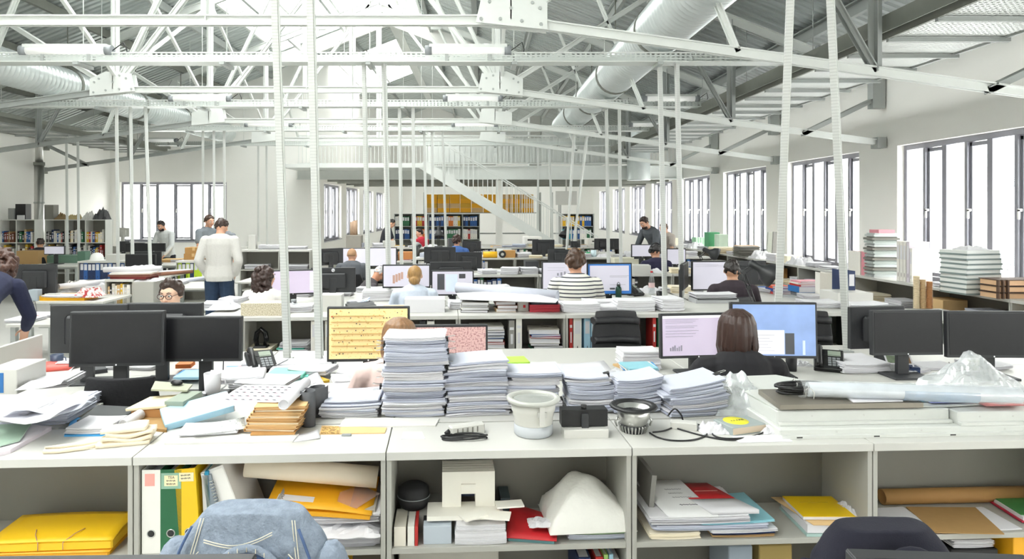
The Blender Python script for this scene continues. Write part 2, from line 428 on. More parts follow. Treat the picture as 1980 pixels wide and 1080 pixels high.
# ------------------------------------------------------------------ trusses
ZC = 3.63; NO = 2.86
def truss(Y, lab, det=True, m=steel_w, mdark=steel_g):
    root = thing('roof_truss', lab, 'roof truss', (XC, Y, 0), 0, 'steel roof trusses')
    def P(dx, z): return (dx, 0, z)
    def zz(dx): return zr(XC+dx)
    def member(name, a, c, w=.06, h=.07, mm=m, gap=.03):
        b = MB()
        b.bar((a[0], -gap, a[2]), (c[0], -gap, c[2]), .012, h).bar((a[0], gap, a[2]), (c[0], gap, c[2]), .012, h)
        b.bar((a[0], 0, a[2]+h*.42), (c[0], 0, c[2]+h*.42), gap*2+.07, .012)
        b.build(name, mm, root)
    for s in (-1, 1):
        mm = m if s > 0 else m
        member('rafter', P(0, zz(0)), P(s*HW, zz(s*HW)), h=.14, mm=mm)
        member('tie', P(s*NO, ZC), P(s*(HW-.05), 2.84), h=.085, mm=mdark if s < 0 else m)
        member('post', P(s*NO, ZC), P(s*NO, zz(s*NO)), h=.09)
        member('web', P(s*NO, ZC), P(s*.25, zz(.25)), h=.07)
        member('web', P(s*NO, ZC), P(s*1.45, zz(1.45)), h=.06)
        member('web', P(s*NO, ZC), P(s*5.2, zz(5.2)), h=.07)
        member('web', P(s*4.1, zz(4.1)), P(s*5.0, 3.63-.3*(5.0-NO)/1.0*.46), h=.05)
        member('web', P(s*5.2, zz(5.2)), P(s*6.3, 3.15), h=.05, mm=mdark)
        member('post', P(s*6.3, 3.15), P(s*6.3, zz(6.3)), h=.05, mm=mdark)
        member('strut', P(s*7.35, 2.97), P(s*(HW-.12), 3.5), h=.07, mm=mdark)
        def sb(a, c, *r): return MB().bx(min(s*a, s*c), max(s*a, s*c), *r)
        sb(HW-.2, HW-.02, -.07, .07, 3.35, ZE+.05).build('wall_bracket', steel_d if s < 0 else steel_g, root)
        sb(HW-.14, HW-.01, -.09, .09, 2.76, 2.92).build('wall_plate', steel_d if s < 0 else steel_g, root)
        # gusset plates with bolts
        g = MB(); sx = s*NO
        g.prism([(sx-s*.33, ZC-.03), (sx+s*.34, ZC-.1), (sx+s*.34, ZC+.15), (sx+s*.1, ZC+.26), (sx-s*.27, ZC+.23)], -.075, -.063, M=Matrix.Rotation(PI/2, 4, 'X'))
        g.prism([(sx-s*.33, ZC-.03), (sx+s*.34, ZC-.1), (sx+s*.34, ZC+.15), (sx+s*.1, ZC+.26), (sx-s*.27, ZC+.23)], .063, .075, M=Matrix.Rotation(PI/2, 4, 'X'))
        gp = g.build('gusset_plate', m, root)
        if det:
            for dx, dz in ((-.28, 0), (-.1, .0), (.1, -.02), (.28, -.05), (.27, .1), (.2, .15), (-.2, .16), (-.1, .2), (0, .1)):
                MB().cyl((sx+s*dx, -.085, ZC+dz), (sx+s*dx, -.073, ZC+dz), .016, n=8).build('bolt', steel_g, gp)
        for dx in (1.45, 5.2):
            MB().bx(s*dx-.14, s*dx+.14, -.06, .06, zz(dx)-.16, zz(dx)+.02).build('gusset_plate', m, root)
    member('bottom_chord', P(-NO, ZC), P(NO, ZC), h=.09)
    member('king_post', P(0, ZC), P(0, zz(0)), h=.06)
    return root
for k, (Y, t) in enumerate(((6.35, 'nearest white steel truss crossing the top of the hall'), (10.0, 'second white steel truss from the front'),
             (13.5, 'third white steel truss from the front'), (17.0, 'fourth white steel truss, before the mezzanine'))):
    truss(Y, t, k < 2)
# longitudinal bracing between the trusses, along the posts
for s, nm in ((-1, 'left'), (1, 'right')):
    x = XC+s*NO
    Ys = [2.9, 6.35, 10.0, 13.5, 17.0, 20.2]
    for a, c in zip(Ys[1:-1], Ys[2:]):
        r = thing('bracing', 'crossed bracing bars between the %s posts of the trusses, %s bay from the front' % (nm, ORD[Ys.index(a)-1]), 'bracing', (x, a, 0), 0, 'bracing bars')
        z1 = zr(x)-.1
        MB().bar((0, .05, ZC+.2), (0, c-a-.05, z1), .05, .05).build('brace_bar', steel_w, r)
        MB().bar((0.03, .05, z1), (.03, c-a-.05, ZC+.2), .05, .05).build('brace_bar', steel_w, r)
# thin rods hanging the trays
# ------------------------------------------------------------------ ducts
def duct(x, z, r, y0, y1, label, m, collars):
    root = thing('ventilation_duct', label, 'duct', (x, y0, z))
    n = 24; rings = []; y = 0.; L = y1-y0
    while y < L:
        for dy, dr in ((0, 0), (.05, 0), (.062, .011), (.085, .011), (.097, 0)):
            rings.append([((r+dr)*math.cos(2*PI*i/n), y+dy, (r+dr)*math.sin(2*PI*i/n)) for i in range(n)])
        y += .11
    MB().loft(rings, True).build('pipe', m, root)
    for c in collars:
        MB().cyl((0, c-y0-.03, 0), (0, c-y0+.03, 0), r+.022, n=24).build('collar', steel_d, root)
        MB().bar((-.0, c-y0, r), (0, c-y0, zr(x)+.1-z), .02, .004).build('hanger', steel_d, root)
    return root
duct(2.24, 4.10, .313, 2.0, 18.2, 'pale spiral air duct running along under the right roof slope', galv_duct, (5.2, 8.4, 11.2, 13.6, 15.6))
duct(-7.5, 4.1, .28, 2.0, 19.8, 'grey spiral air duct running along under the left roof slope', galv_duct, (9.0, 12.2, 14.6, 16.8))
# ------------------------------------------------------------------ light trays and tubes
tray_m = perforated('perforated tray steel', '#cfd4d1', .06, .035, .4, .45, .3, (0, 2))
tube_m = mat('white lamp cover', '#f4f5f2', .35, 0, .01, emit=.06)
TZ = 3.63
def tray(Y, xa, xb, lab):
    root = thing('cable_tray', lab, 'cable tray', (0, Y, TZ), 0, 'perforated cable trays')
    MB().bx(xa, xb, -.12, -.115, 0, .11).bx(xa, xb, .115, .12, 0, .11).bx(xa, xb, -.12, .12, -.003, .002).build('tray_channel', tray_m, root)
    MB().bx(xa, xb, -.127, -.12, .098, .112).bx(xa, xb, -.127, -.12, -.006, .008).build('tray_lip', steel_w, root)
    x = xa+.4; 
    while x < xb:
        zt = zr(x)+.12-TZ
        MB().cyl((x, 0, 0), (x, 0, zt), .006, n=6).build('hanger_rod', steel_w, root)
        MB().bx(x-.03, x+.03, -.17, .17, -.045, -.006).build('hanger_clip', steel_g, root)
        x += 1.75
    return root
def lamp(px0, px1, Y, lab):
    xa, xb = (px0-CX)*Y/F, (px1-CX)*Y/F; L = xb-xa
    r = thing('tube_lamp', lab, 'ceiling light', (xa, Y-.05, TZ+.135), 0, 'tube lamps on the trays')
    MB().cyl((.07, 0, 0), (L-.07, 0, 0), .055, n=16).build('tube', tube_m, r)
    MB().bx(.05, L-.05, -.05, .05, .03, .07).build('housing', steel_w, r)
    for s, x in ((1, .0), (-1, L-.08)): MB().cyl((x, 0, 0), (x+.08, 0, 0), .062, n=16).build('end_cap', grey_pl, r)
    for x in (L*.25, L*.75): MB().bx(x-.02, x+.02, -.03, .1, -.13, -.05).build('bracket', steel_g, r)
    MB().tube([(L, 0, 0), (L+.08, .0, .06), (L+.13, 0, .1), (L+.16, .02, .02), (L+.15, .05, -.02)], .006).build('cord', black_pl, r)
trays = [(4.72, -10, 3.6, 'perforated cable tray nearest the camera, above the front desks'), (8.2, -10.5, 3.9, 'perforated cable tray crossing the hall with two tube lamps, front one in view'),
         (11.7, -10.5, 3.9, 'second perforated cable tray crossing the hall in view'), (15.25, -10.5, 3.9, 'third perforated cable tray crossing the hall in view'), (18.7, -10.5, 3.6, 'farthest perforated cable tray, just before the mezzanine')]
for t in trays: tray(*t)
for a, c, Y, l in ((45, 222, 8.15, 'left tube lamp on the nearest cable tray'), (823, 988, 8.15, 'right tube lamp on the nearest cable tray'),
                (330, 450, 11.65, 'left tube lamp on the second cable tray'), (857, 972, 11.65, 'middle tube lamp on the second cable tray'), (1240, 1350, 11.65, 'right tube lamp on the second cable tray'),
                (475, 567, 15.2, 'left tube lamp on the third cable tray'), (873, 962, 15.2, 'middle tube lamp on the third cable tray'), (1215, 1300, 15.2, 'right tube lamp on the third cable tray'),
                (1575, 1640, 8.15, 'short tube lamp at the right end of the nearest tray'), (275, 345, 18.65, 'left tube lamp on the farthest tray')):
    lamp(a, c, Y, l)
# ------------------------------------------------------------------ suspended perforated panel bands along both eaves
perf = perforated('perforated ceiling panel', '#d8dbd8', .05, .05, .3, .5, .24)
for xa, xb, ye, nm in ((3.95, 5.05, 19.7, 'right'), (-10.3, -9.2, 19.5, 'left')):
    r = thing('suspended_panel', 'long perforated metal panel band hung along the %s wall under the roof' % nm, 'ceiling panel', (0, 0, 3.52))
    MB().bx(xa, xb, 1.0, ye, 0, .006).build('perforated_sheet', perf, r)
    MB().bx(xa-.03, xa, 1.0, ye, -.02, .09).build('edge_rail', steel_d, r); MB().bx(xb, xb+.03, 1.0, ye, -.02, .06).build('edge_rail', steel_g, r)
    y = 1.6
    while y < ye:
        MB().bx(xa-.02, xb+.06, y-.02, y+.02, -.05, -.01).build('cross_bar', steel_g, r)
        y += .7
    for y in range(2, int(ye), 2):
        for x in (xa, xb): MB().cyl((x, y, 0), (x, y, zr(x)+.1-3.52), .005, n=5).build('hanger_rod', steel_g, r)
for xq, zq, ye, nm in ((3.85, 3.66, 19.7, 'right'), (-9.05, 3.66, 19.5, 'left')):
    tag(MB().bx(-.05, .05, 1, ye, 0, .02).bx(-.05, -.04, 1, ye, -.14, 0).bx(.04, .05, 1, ye, -.06, 0).build('channel_beam', steel_d, loc=(xq, 0, zq)), 'dark channel beam running along beside the %s panel band' % nm, 'beam')
# ------------------------------------------------------------------ cable poles dropping from the trays to the desks
pole_m = stripes('slotted pole steel', '#cfd1ce', '#c3c5c2', .022, 2, .6, .45)
def support(x, y):
    z = 0.
    for o in bpy.data.objects:
        if o.type == 'EMPTY' and o.name.split('.')[0] in ('desk', 'shelf_unit'):
            d, h = SIZES[o.name]; q = Matrix.Rotation(-o.rotation_euler[2], 3, 'Z') @ (V(x, y, 0)-V(o.location.x, o.location.y, 0))
            if -.02 < q.x < d[0]+.02 and -.02 < q.y < d[1]+.02: z = max(z, h)
    return z
def pole(px0, py0, px1, py1, Y0, Y1, label, w=.045):
    a = at(px0, py0, Y0); c = at(px1, py1, Y1)
    for _ in range(3):
        z = support(c.x, c.y)+.0005; c = a+(c-a)*((a.z-z)/(a.z-c.z))
    if py0 <= 0:
        k = (TZ-c.z)/(a.z-c.z); a = c+(a-c)*k
    r = thing('cable_pole', label, 'pole', c, 0, 'cable poles')
    d = a-c
    MB().bar((0, 0, 0), d, w, w*.8).build('pole_channel', pole_m, r)
    MB().bx(-w*.9, w*.9, -w*.8, w*.8, 0, .012).build('foot_plate', steel_g, r)
    MB().bar((w*.6, 0, .05), d+V(w*.6, 0, 0), .012, .012).build('cable', steel_w, r)
# ------------------------------------------------------------------ mezzanine and stairs
YM = 20.0
mz = thing('mezzanine', 'white steel mezzanine with slatted balustrade across the back of the hall', 'mezzanine', (0, YM, 0))
xa, xb = -5.45, XR-.01
MB().bx(xa, xb, .02, 7.0, 2.92, 3.12).build('deck', lam_grey, mz)
e = MB().bx(xa, xb, -.04, 0, 2.74, 3.14).bx(xa, xb, -.12, 0, 3.12, 3.15).bx(xa, xb, -.12, 0, 2.74, 2.77); e.build('edge_beam', steel_w, mz)
for y in (1.5, 3, 4.5, 6): MB().bx(xa, xb, y-.05, y+.05, 2.74, 2.92).build('joist', steel_d, mz)
for x in (-5.2, .55): MB().bx(x-.1, x+.1, .3, .5, 0, 2.74).build('column', white_wall, mz)
MB().bx(xa, xb, -.03, .01, 4.02, 4.06).bx(xa, xb, -.03, .01, 3.2, 3.23).build('hand_rail', steel_w, mz)
x = xa+.03
for i in range(100):
    if not(-1.8 < x < -.75): MB().bx(x-.006, x+.006, -.02, .0, 3.2, 4.03).build('baluster', steel_w, mz)
    x += .113
b = MB(); rings = []; x = -1.7
while x < 4.9:   # ribbed sheet behind the balusters
    b.bx(x, x+.1, .06, .09, 3.25, 3.98).bx(x+.1, x+.16, .09, .11, 3.25, 3.98); x += .16
b.build('ribbed_screen', steel_w, mz)
# stair: from the deck at the left down to the right
sr = thing('staircase', 'white steel stair descending from the mezzanine to the right', 'staircase', (0, 18.9, 0))
A = at(818, 322, 18.9); B = at(1075, 478, 18.9)
k = (0.12-A.z)/(B.z-A.z); B = A+(B-A)*k
ax, az, bx_, bz = A.x, 3.1, B.x, .12
for y in (-.45, .45): MB().bar((ax, y, az), (bx_, y, bz), .05, .26).build('stringer', steel_w, sr)
n = 18
for i in range(n):
    t = (i+.5)/n; MB().bx(ax+(bx_-ax)*t-.14, ax+(bx_-ax)*t+.14, -.43, .43, az+(bz-az)*t, az+(bz-az)*t+.03).build('tread', steel_g, sr)
for y in (-.45, .45):
    MB().bar((ax, y, az+.98), (bx_, y, bz+.98), .04, .03).build('hand_rail', steel_w, sr)
    for i in range(36):
        t = (i+.5)/36; x = ax+(bx_-ax)*t; z = az+(bz-az)*t
        MB().bx(x-.008, x+.008, y-.008, y+.008, z, z+.97).build('baluster', steel_w, sr)
MB().bx(-5.45, ax+.05, -.5, 1.08, 3.0, 3.1).build('landing', steel_w, sr)
# fat white duct stub and boxes on the mezzanine
d = at(1235, 300, 19.6)
r = thing('ventilation_duct', 'white ribbed vertical duct beside the right end of the mezzanine', 'duct', (d.x, 19.62, 2.7))
rings = []
for i in range(30):
    z = i*.05
    for q in (0, .012): rings.append([((.33+q)*math.cos(2*PI*j/20), (.33+q)*math.sin(2*PI*j/20), z+q*2) for j in range(20)])
MB().loft(rings).build('pipe', galv_duct, r)
# plant room boxes up on the deck
for px0, px1, y0, y1, dY, l in ((838, 960, 243, 262, 2.2, 'long white ventilation unit standing on the mezzanine'), (1023, 1047, 219, 262, 2.5, 'tall white cupboard on the mezzanine under the duct')):
    Y = YM+dY; a = at(px0, y0, Y); c = at(px1, y1, Y); r = thing('cabinet', l, 'cabinet', (a.x, Y, 3.12))
    MB().rbox(0, c.x-a.x, 0, .6, 0, a.z-3.12, .02).build('casing', steel_w, r); MB().bx(.04, c.x-a.x-.04, -.012, 0, .1, a.z-3.2).build('door', lam_white, r)
# left flue pipe and column at the left wall
p = at(52, 265, 16.15)
r = thing('flue_pipe', 'silver vertical flue pipe rising beside the left bookcases', 'pipe', (p.x, 16.6, 0))
MB().cyl((0, 0, 0), (0, 0, 3.0), .11, n=18).build('pipe', chrome, r); MB().cyl((0, 0, 2.98), (0, 0, 3.95), .085, n=18).build('upper_pipe', chrome, r)
MB().cyl((0, 0, 2.94), (0, 0, 3.02), .125, n=18).build('collar', steel_d, r); MB().cyl((0, 0, 2.0), (0, 0, 2.04), .12, n=18).build('collar', steel_g, r)
# ------------------------------------------------------------------ houses outside the right windows
fac = mat('pale facade', '#f4f1ea', .9, 0, .04); shut = stripes('louvred shutter', '#b9bcc0', '#7c8087', .07, 2)  # one even pale colour for the house fronts
for i, (y0, y1, zt, dx, l) in enumerate(((6, 13, 7, 11, 'pale plastered house across the street, seen through the nearest window'), (14, 24, 6.5, 11.5, 'pale house across the street, seen through the middle windows'), (25, 44, 7, 11, 'pale house across the street behind the farthest windows'))):
    r = thing('house', l, 'building', (XR+dx, y0, -1), 0, 'houses across the street')
    MB().bx(0, 6, 0, y1-y0, 0, zt).build('wall', fac, r)
    y = .6
    while y < y1-y0-1.2:
        for z in (1.0, 3.6):
            f = MB().bx(-.05, .02, y, y+1.0, z, z+1.9).build('window', shut, r)
            MB().bx(-.35, -.05, y-.1, y+1.1, z-.15, z-.1).bx(-.36, -.33, y-.1, y+1.1, z-.1, z+.7).build('balcony_rail', perforated('balcony lattice', '#a4a6a8', .14, .14, .2, .5, .36, (1, 2)), f)
        y += 2.4
# ================================================================== GENERATORS
def on(px, py, z):
    Y = F*(H-z)/(py-CY); return V((px-CX)*Y/F, Y, z)
def onv(px, v, z): return fr(fu(px, v), v, z)
SIZES = {}
def shelf_unit(u0, v0, w, d, h, boards, label, group, face=-1, rz=0., origin=None, side_m=None):
    """open shelf unit; local x along its width, opening towards local -y"""
    p = fr(u0, v0, 0) if origin is None else origin
    r = thing('shelf_unit', label, 'shelf unit', p, TH+rz, group); t = .02; g = .0015; SIZES[r.name] = ((w, d), h)
    m = side_m or lam_grey
    MB().bx(g, t, 0, d, 0, h-.032).build('side_panel', m, r, bevel=.0015)
    MB().bx(w-t, w-g, 0, d, 0, h-.032).build('side_panel', m, r, bevel=.0015)
    MB().bx(g, w-g, -.008, d, h-.032, h).build('top_panel', lam_white, r, bevel=.002)
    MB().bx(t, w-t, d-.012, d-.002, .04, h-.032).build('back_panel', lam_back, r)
    MB().bx(t, w-t, .006, d-.012, .04, .06).build('bottom_panel', m, r)
    MB().bx(t, w-t, .03, .045, 0, .04).build('plinth', m, r)
    for z in boards: MB().bx(t, w-t, .004, d-.012, z-.022, z).build('shelf', m, r, bevel=.0015)
    return r
def desk(p, w, d, label, h=.73, rz=None, group='white desks'):
    r = thing('desk', label, 'desk', p, TH if rz is None else rz, group); SIZES[r.name] = ((w, d), h)
    MB().rbox(0, w, 0, d, h-.026, h, .003).build('desktop', lam_white, r)
    for x in (.05, w-.05):
        for y in (.06, d-.06): MB().bx(x-.025, x+.025, y-.025, y+.025, 0, h-.026).build('leg', steel_g, r)
    MB().bx(.075, w-.075, d-.075, d-.045, h-.11, h-.026).bx(.075, w-.075, .045, .075, h-.11, h-.026)
    MB().bx(.075, w-.075, d/2-.02, d/2+.02, h-.1, h-.026).build('crossbar', steel_g, r)
    return r
# ------------------------------------------------------------------ monitors
hp_white = mat('white logo print', '#f2f3f5', .5)
def monitor(p, w, h, zc, label, rz=0., off=True, screen=None, tilt=0., ui=(), back_logo=False, deskz=.73, deep=.04, bez=None, group=None, name='monitor'):
    """p on the desk under the panel; local -y is the screen side"""
    r = thing(name, label, 'monitor', p, rz, group); b = bez or dark_pl
    z0, z1 = zc-h/2, zc+h/2; bw = .014
    T = rot(rx=tilt, loc=(0, 0, zc))
    def B(m): m.M = T; return m
    B(MB()).rbox(-w/2, w/2, -deep/2, deep/2, -h/2, h/2, .004).build('housing', b, r, bevel=.002)
    s = B(MB()).bx(-w/2+bw, w/2-bw, -deep/2-.0025, -deep/2-.0003, -h/2+bw*1.3, h/2-bw).build('screen', screen or screen_off, r)
    for i, (nm, x0, x1, y0, y1, m) in enumerate(ui):     # things shown on the screen, fractions of it
        sw, sh = w-2*bw, h-2.3*bw
        X = lambda q: -w/2+bw+q*sw
        Z = lambda q: -h/2+bw*1.3+q*sh
        B(MB()).bx(X(x0), X(x1), -deep/2-.0042-.0002*i, -deep/2-.0026, Z(y0), Z(y1)).build(nm, m, s)
    B(MB()).rbox(-w*.3, w*.3, deep/2-.004, deep/2+.03, -h*.3, h*.3, .02).build('back_cover', b, r)
    B(MB()).cyl((0, -deep/2-.0012, -h/2+bw*.6), (0, -deep/2+.0005, -h/2+bw*.6), .005, n=10).build('logo', hp_white, r)
    if back_logo:
        T2 = T @ rot(rx=PI/2, rz=PI, loc=(0, deep/2+.0315 if back_logo == 2 else deep/2+.001, h*.4))
        lg = MB(T2).cyl((0, 0, 0), (0, 0, .0015), .021, n=24).build('logo_disc', hp_white, r)
        text('logo_letters', 'hp', .034, mat('logo blue grey', '#33495c', .5), lg, T2 @ Matrix.Translation((0, .001, .0018)), .0004)
    MB().bx(-.04, .04, deep/2+.004, deep/2+.035, deskz-p[2]+.012, zc+.03).build('stand', b, r, bevel=.003)
    MB().rbox(-.13, .13, -.09, .11, 0, .014, .004).build('stand_base', b, r)
    return r
def mon(px0, px1, py0, py1, v, label, **k):
    """monitor whose panel fills the pixel box at furniture depth v; rz is relative to the desks"""
    pc = (px0+px1)/2; y = fy(pc, v); w = (px1-px0)*y/F; h = (py1-py0)*y/F; w = k.pop('w', w)
    zc = H-((py0+py1)/2-CY)*y/F; dz = k.pop('deskz', .73); rz = k.pop('yaw', 0.)
    p = onv(pc, v, dz)
    return monitor(p, w, h, zc-dz, label, TH+rz, deskz=dz, **k)
def laptop_keyboard(px, py, z, rz, label):
    r = thing('keyboard', label, 'keyboard', on(px, py, z), TH+rz)
    MB().rbox(-.22, .22, -.07, .07, 0, .018, .003).build('case', black_pl, r)
    b = MB()
    for i in range(15):
        for j in range(5): b.bx(-.212+i*.0283, -.188+i*.0283, -.06+j*.025, -.04+j*.025, .018, .022)
    o = b.build('keys', dark_pl, r); o['kind'] = 'stuff'
# ------------------------------------------------------------------ chairs
def office_chair(p, rz, label, seat_h=.46, back=(.56, .93), m=black_fab, ribs=0, w=.44, arms=True, group=None):
    r = thing('office_chair', label, 'chair', p, rz, group)
    MB().rbox(-.23, .23, -.22, .24, seat_h-.06, seat_h, .03).build('seat', m, r, bevel=.012)
    z0, z1 = back; b = MB(); n = 10; rings = []
    for j in range(9):
        t = j/8; z = z0+(z1-z0)*t
        hw = w/2*(.86+.14*math.sin(PI*min(1, t*1.1)))*(1 if t < .9 else .94)
        y = -.25-.03*t
        fr_ = []
        for i in range(n+1):
            a = -1+2*i/n; fr_.append((a*hw, y-.05*(1-a*a)+.015, z))
        for i in range(n, -1, -1):
            a = -1+2*i/n; fr_.append((a*hw, y-.05*(1-a*a)-.02, z))
        rings.append(fr_)
    bk = b.loft(rings, True, 0, True).build('backrest', m, r, bevel=.008)
    for k in range(ribs):
        z = z0+(z1-z0)*(k+.5)/ribs; pts = [(-w*.47+w*.94*i/8, -.25-.03*(z-z0)/(z1-z0)-.05*(1-(-1+i/4)**2)+.022, z) for i in range(9)]
        MB().tube(pts, .03, 8).build('padded_rib', m, r)
        pts = [(x, y-.05, z) for x, y, z in pts]; MB().tube(pts, .03, 8).build('padded_rib', m, r)
    MB().bar((0, -.1, seat_h-.07), (0, -.3, z0+.12), .06, .015).build('back_support', dark_pl, r)
    MB().cyl((0, 0, .1), (0, 0, seat_h-.06), .03).build('column', dark_pl, r)
    base = MB()
    for k in range(5):
        a = 2*PI*k/5+.3; MB().bar((0, 0, .1), (.29*math.cos(a), .29*math.sin(a), .07), .045, .03).build('base_arm', dark_pl, r)
        MB().cyl((.28*math.cos(a), .28*math.sin(a)-.012, .028), (.28*math.cos(a), .28*math.sin(a)+.012, .028), .028, n=12).build('castor', black_pl, r)
    if arms:
        for s in (-1, 1):
            MB().tube([(s*.2, 0, seat_h-.05), (s*.26, 0, seat_h-.03), (s*.265, 0, seat_h+.17)], .014, 8).build('arm_support', dark_pl, r)
            MB().rbox(s*.265-.035, s*.265+.035, -.12, .12, seat_h+.17, seat_h+.2, .01).build('armrest', black_pl, r)
    return r
# ------------------------------------------------------------------ books and binders (unit meshes, scaled to size)
def unit_book():
    b = MB()
    b.bx(0, 1, 0, .04, 0, 1, 0).bx(0, .1, .04, 1, 0, 1, 0).bx(.9, 1, .04, 1, 0, 1, 0).bx(.1, .9, .04, .97, .02, .98, 1)
    b.bx(.15, .85, -.004, 0, .72, .8, 2).bx(.3, .7, -.004, 0, .3, .6, 2)
    return b
def unit_binder():
    b = MB()
    b.bx(0, 1, 0, .01, 0, 1, 0).bx(0, .05, .01, 1, 0, 1, 0).bx(.95, 1, .01, 1, 0, 1, 0).bx(.2, .8, .05, .96, .02, .93, 1)
    b.bx(.14, .86, -.004, 0, .55, .9, 2)
    b.cyl((.5, -.006, .16), (.5, 0, .16), .055, n=14, mi=3)
    return b
BOOK = unit_book().build('book', [red, paper, paper]); BIND = unit_binder().build('binder', [blue, paper, paper, black_pl])
col.objects.unlink(BOOK); col.objects.unlink(BIND)
CN = {'#b8322f': 'red', '#7c2d2b': 'dark red', '#2a5a9c': 'blue', '#1f3158': 'navy', '#e9e6df': 'white', '#cfcac0': 'pale grey', '#8f8d88': 'grey', '#262629': 'black',
      '#d8b23a': 'yellow', '#e7b51f': 'bright yellow', '#2d6d49': 'green', '#9cc06a': 'light green', '#d9772f': 'orange', '#7a4a33': 'brown', '#c9a878': 'tan', '#8a5a86': 'purple', '#a8cfe3': 'pale blue', '#d98f9a': 'pink', '#0f8a9a': 'teal', '#f3ead2': 'cream', '#b9d432': 'lime green'}
BOOKPAL = ['#e9e6df', '#e9e6df', '#cfcac0', '#8f8d88', '#262629', '#b8322f', '#7c2d2b', '#2a5a9c', '#1f3158', '#c9a878', '#7a4a33', '#e9e6df', '#f3ead2', '#d8b23a', '#2d6d49', '#cfcac0', '#262629']
def piece(proto, name, c, M, size, label, cat, group):
    o = proto.copy(); o.name = name; col.objects.link(o)
    o.material_slots[0].link = 'OBJECT'; o.material_slots[0].material = cmat(c)
    o.matrix_world = M @ Matrix.Diagonal((*size, 1))
    return tag(o, label, cat, group)
def frame(p, rz): return Matrix.Translation(p) @ Matrix.Rotation(rz, 4, 'Z')
def book_row(M, x0, x1, z, where, pal=None, hr=(.2, .28), tr=(.014, .045), dr=(.16, .22), binder=False, gap=0., group=None, start=0, y0=.01, seq=None):
    """a row of upright books (or lever arch files) from x0 to x1 in a shelf's own frame"""
    x = x0; i = start; lean = 0
    while True:
        t = R.uniform(*tr)
        if x+t > x1: break
        c = seq[(i-start) % len(seq)] if seq else R.choice(pal or BOOKPAL)
        h = R.uniform(*hr); d = R.uniform(*dr); yy = y0+R.uniform(0, .02)
        a = R.choice([0, 0, 0, 0, R.uniform(-.02, .05)]) if not binder else 0
        nm = 'binder' if binder else 'book'
        piece(BIND if binder else BOOK, nm, c, M @ Matrix.Translation((x, yy, z+.0005)) @ Matrix.Rotation(-a*0, 4, 'Y'), (t-.001, d, h),
              '%s %s, %s from the left %s' % (CN[c], 'file' if binder else 'book', ordw(i), where), nm, group or ('%s %s' % ('files' if binder else 'books', where)))
        x += t+R.uniform(0, gap); i += 1
        if i-start > 48: break
    return i
def flat_pile(M, items, where, group=None, cat='book', base=0., names=None):
    """things lying flat on one another; items = (w, d, h, colour, word)"""
    z = base; n = len(items)
    for i, (w, d, h, c, wd) in enumerate(items):
        a = R.uniform(-.09, .09); ox, oy = R.uniform(-.012, .012), R.uniform(-.012, .012)
        M2 = M @ Matrix.Translation((ox, oy, z)) @ Matrix.Rotation(a, 4, 'Z')
        lab = '%s lying %s' % (wd, ('topmost' if i == n-1 else 'lowest' if i == 0 else '%s from the bottom' % ordw(i))+' '+where)
        flat_book(M2, w, d, h, c, lab, cat, group or 'pile '+where)
        z += h
    return z
def flat_book(M, w, d, h, c, label, cat='book', group=None, name=None, hard=True):
    nm = name or {'book': 'book', 'folder': 'folder', 'binder': 'binder', 'paper stack': 'paper_stack', 'box': 'box', 'document': 'document'}.get(cat, cat.replace(' ', '_'))
    b = MB()
    if cat in ('book', 'binder') and h > .006:
        t = min(.0025, h*.15)
        b.bx(-w/2, w/2, -d/2, d/2, 0, t, 0).bx(-w/2, w/2, -d/2, d/2, h-t, h, 0).bx(-w/2, -w/2+t, -d/2, d/2, t, h-t, 0).bx(-w/2+t, w/2-.004, -d/2+.004, d/2-.004, t, h-t, 1)
        o = b.build(nm, [cmat(c), paper])
    else:
        sheets_block(b, w, d, h); o = b.build(nm, [cmat(c)])
    o.matrix_world = M
    return tag(o, label, cat, group)
# ------------------------------------------------------------------ paper
def sheets_block(b, w, d, t, bend=0., curl=0., rag=.002, rr=None, mi=0, fine=False):
    """a block of sheets with ragged, layered edges; bend lifts the ends, curl lifts one corner"""
    rr = rr or R
    n = max(2, min(18 if fine else 12, int(t/(.0022 if fine else .0035))+1)); nx, ny = (6, 3)
    cor = [rr.uniform(-1, .4)*min(.3*t, .006) for _ in range(4)] if fine else [0]*4
    def zoff(x, y):
        a = x/w*2; c = y/d*2
        return bend*a*a+curl*max(0, (a+c)/2)**2
    def sag(a, c): return (cor[0]*(1-a)*(1-c)+cor[1]*(1+a)*(1-c)+cor[2]*(1+a)*(1+c)+cor[3]*(1-a)*(1+c))/4*max(abs(a), abs(c))**3
    base = [(-1+2*i/nx, -1) for i in range(nx)]+[(1, -1+2*i/ny) for i in range(ny)]+[(1-2*i/nx, 1) for i in range(nx)]+[(-1, 1-2*i/ny) for i in range(ny)]
    rings = []; big = 0
    for k in range(n+1):
        for q in (0, 1) if 0 < k < n else (0,):
            if q == 0 and (k == 0 or k == n) and k: pass
            else:
                m_ = 2.6 if fine and rr.random() < .22 else 1
                ox, oy, an = rr.uniform(-rag, rag)*m_, rr.uniform(-rag, rag)*m_, rr.uniform(-rag, rag)*2*m_
            z = t*k/n; ring = []
            for a, c in base:
                x, y = a*w/2, c*d/2
                ring.append((x+ox-y*an, y+oy+x*an, z+zoff(x, y)+sag(a, c)*k/n))
            rings.append(ring)
    m = len(base)
    b.loft(rings, False, mi, False)
    for ring, flip in ((rings[0], True), (rings[-1], False)):
        zc = (0 if flip else t)
        vs = list(ring)+[(0, 0, zc)]
        fs = [(i, (i+1) % m, m) for i in range(m)]
        if flip: fs = [f[::-1] for f in fs]
        b.add(vs, fs, mi, True)
    return b
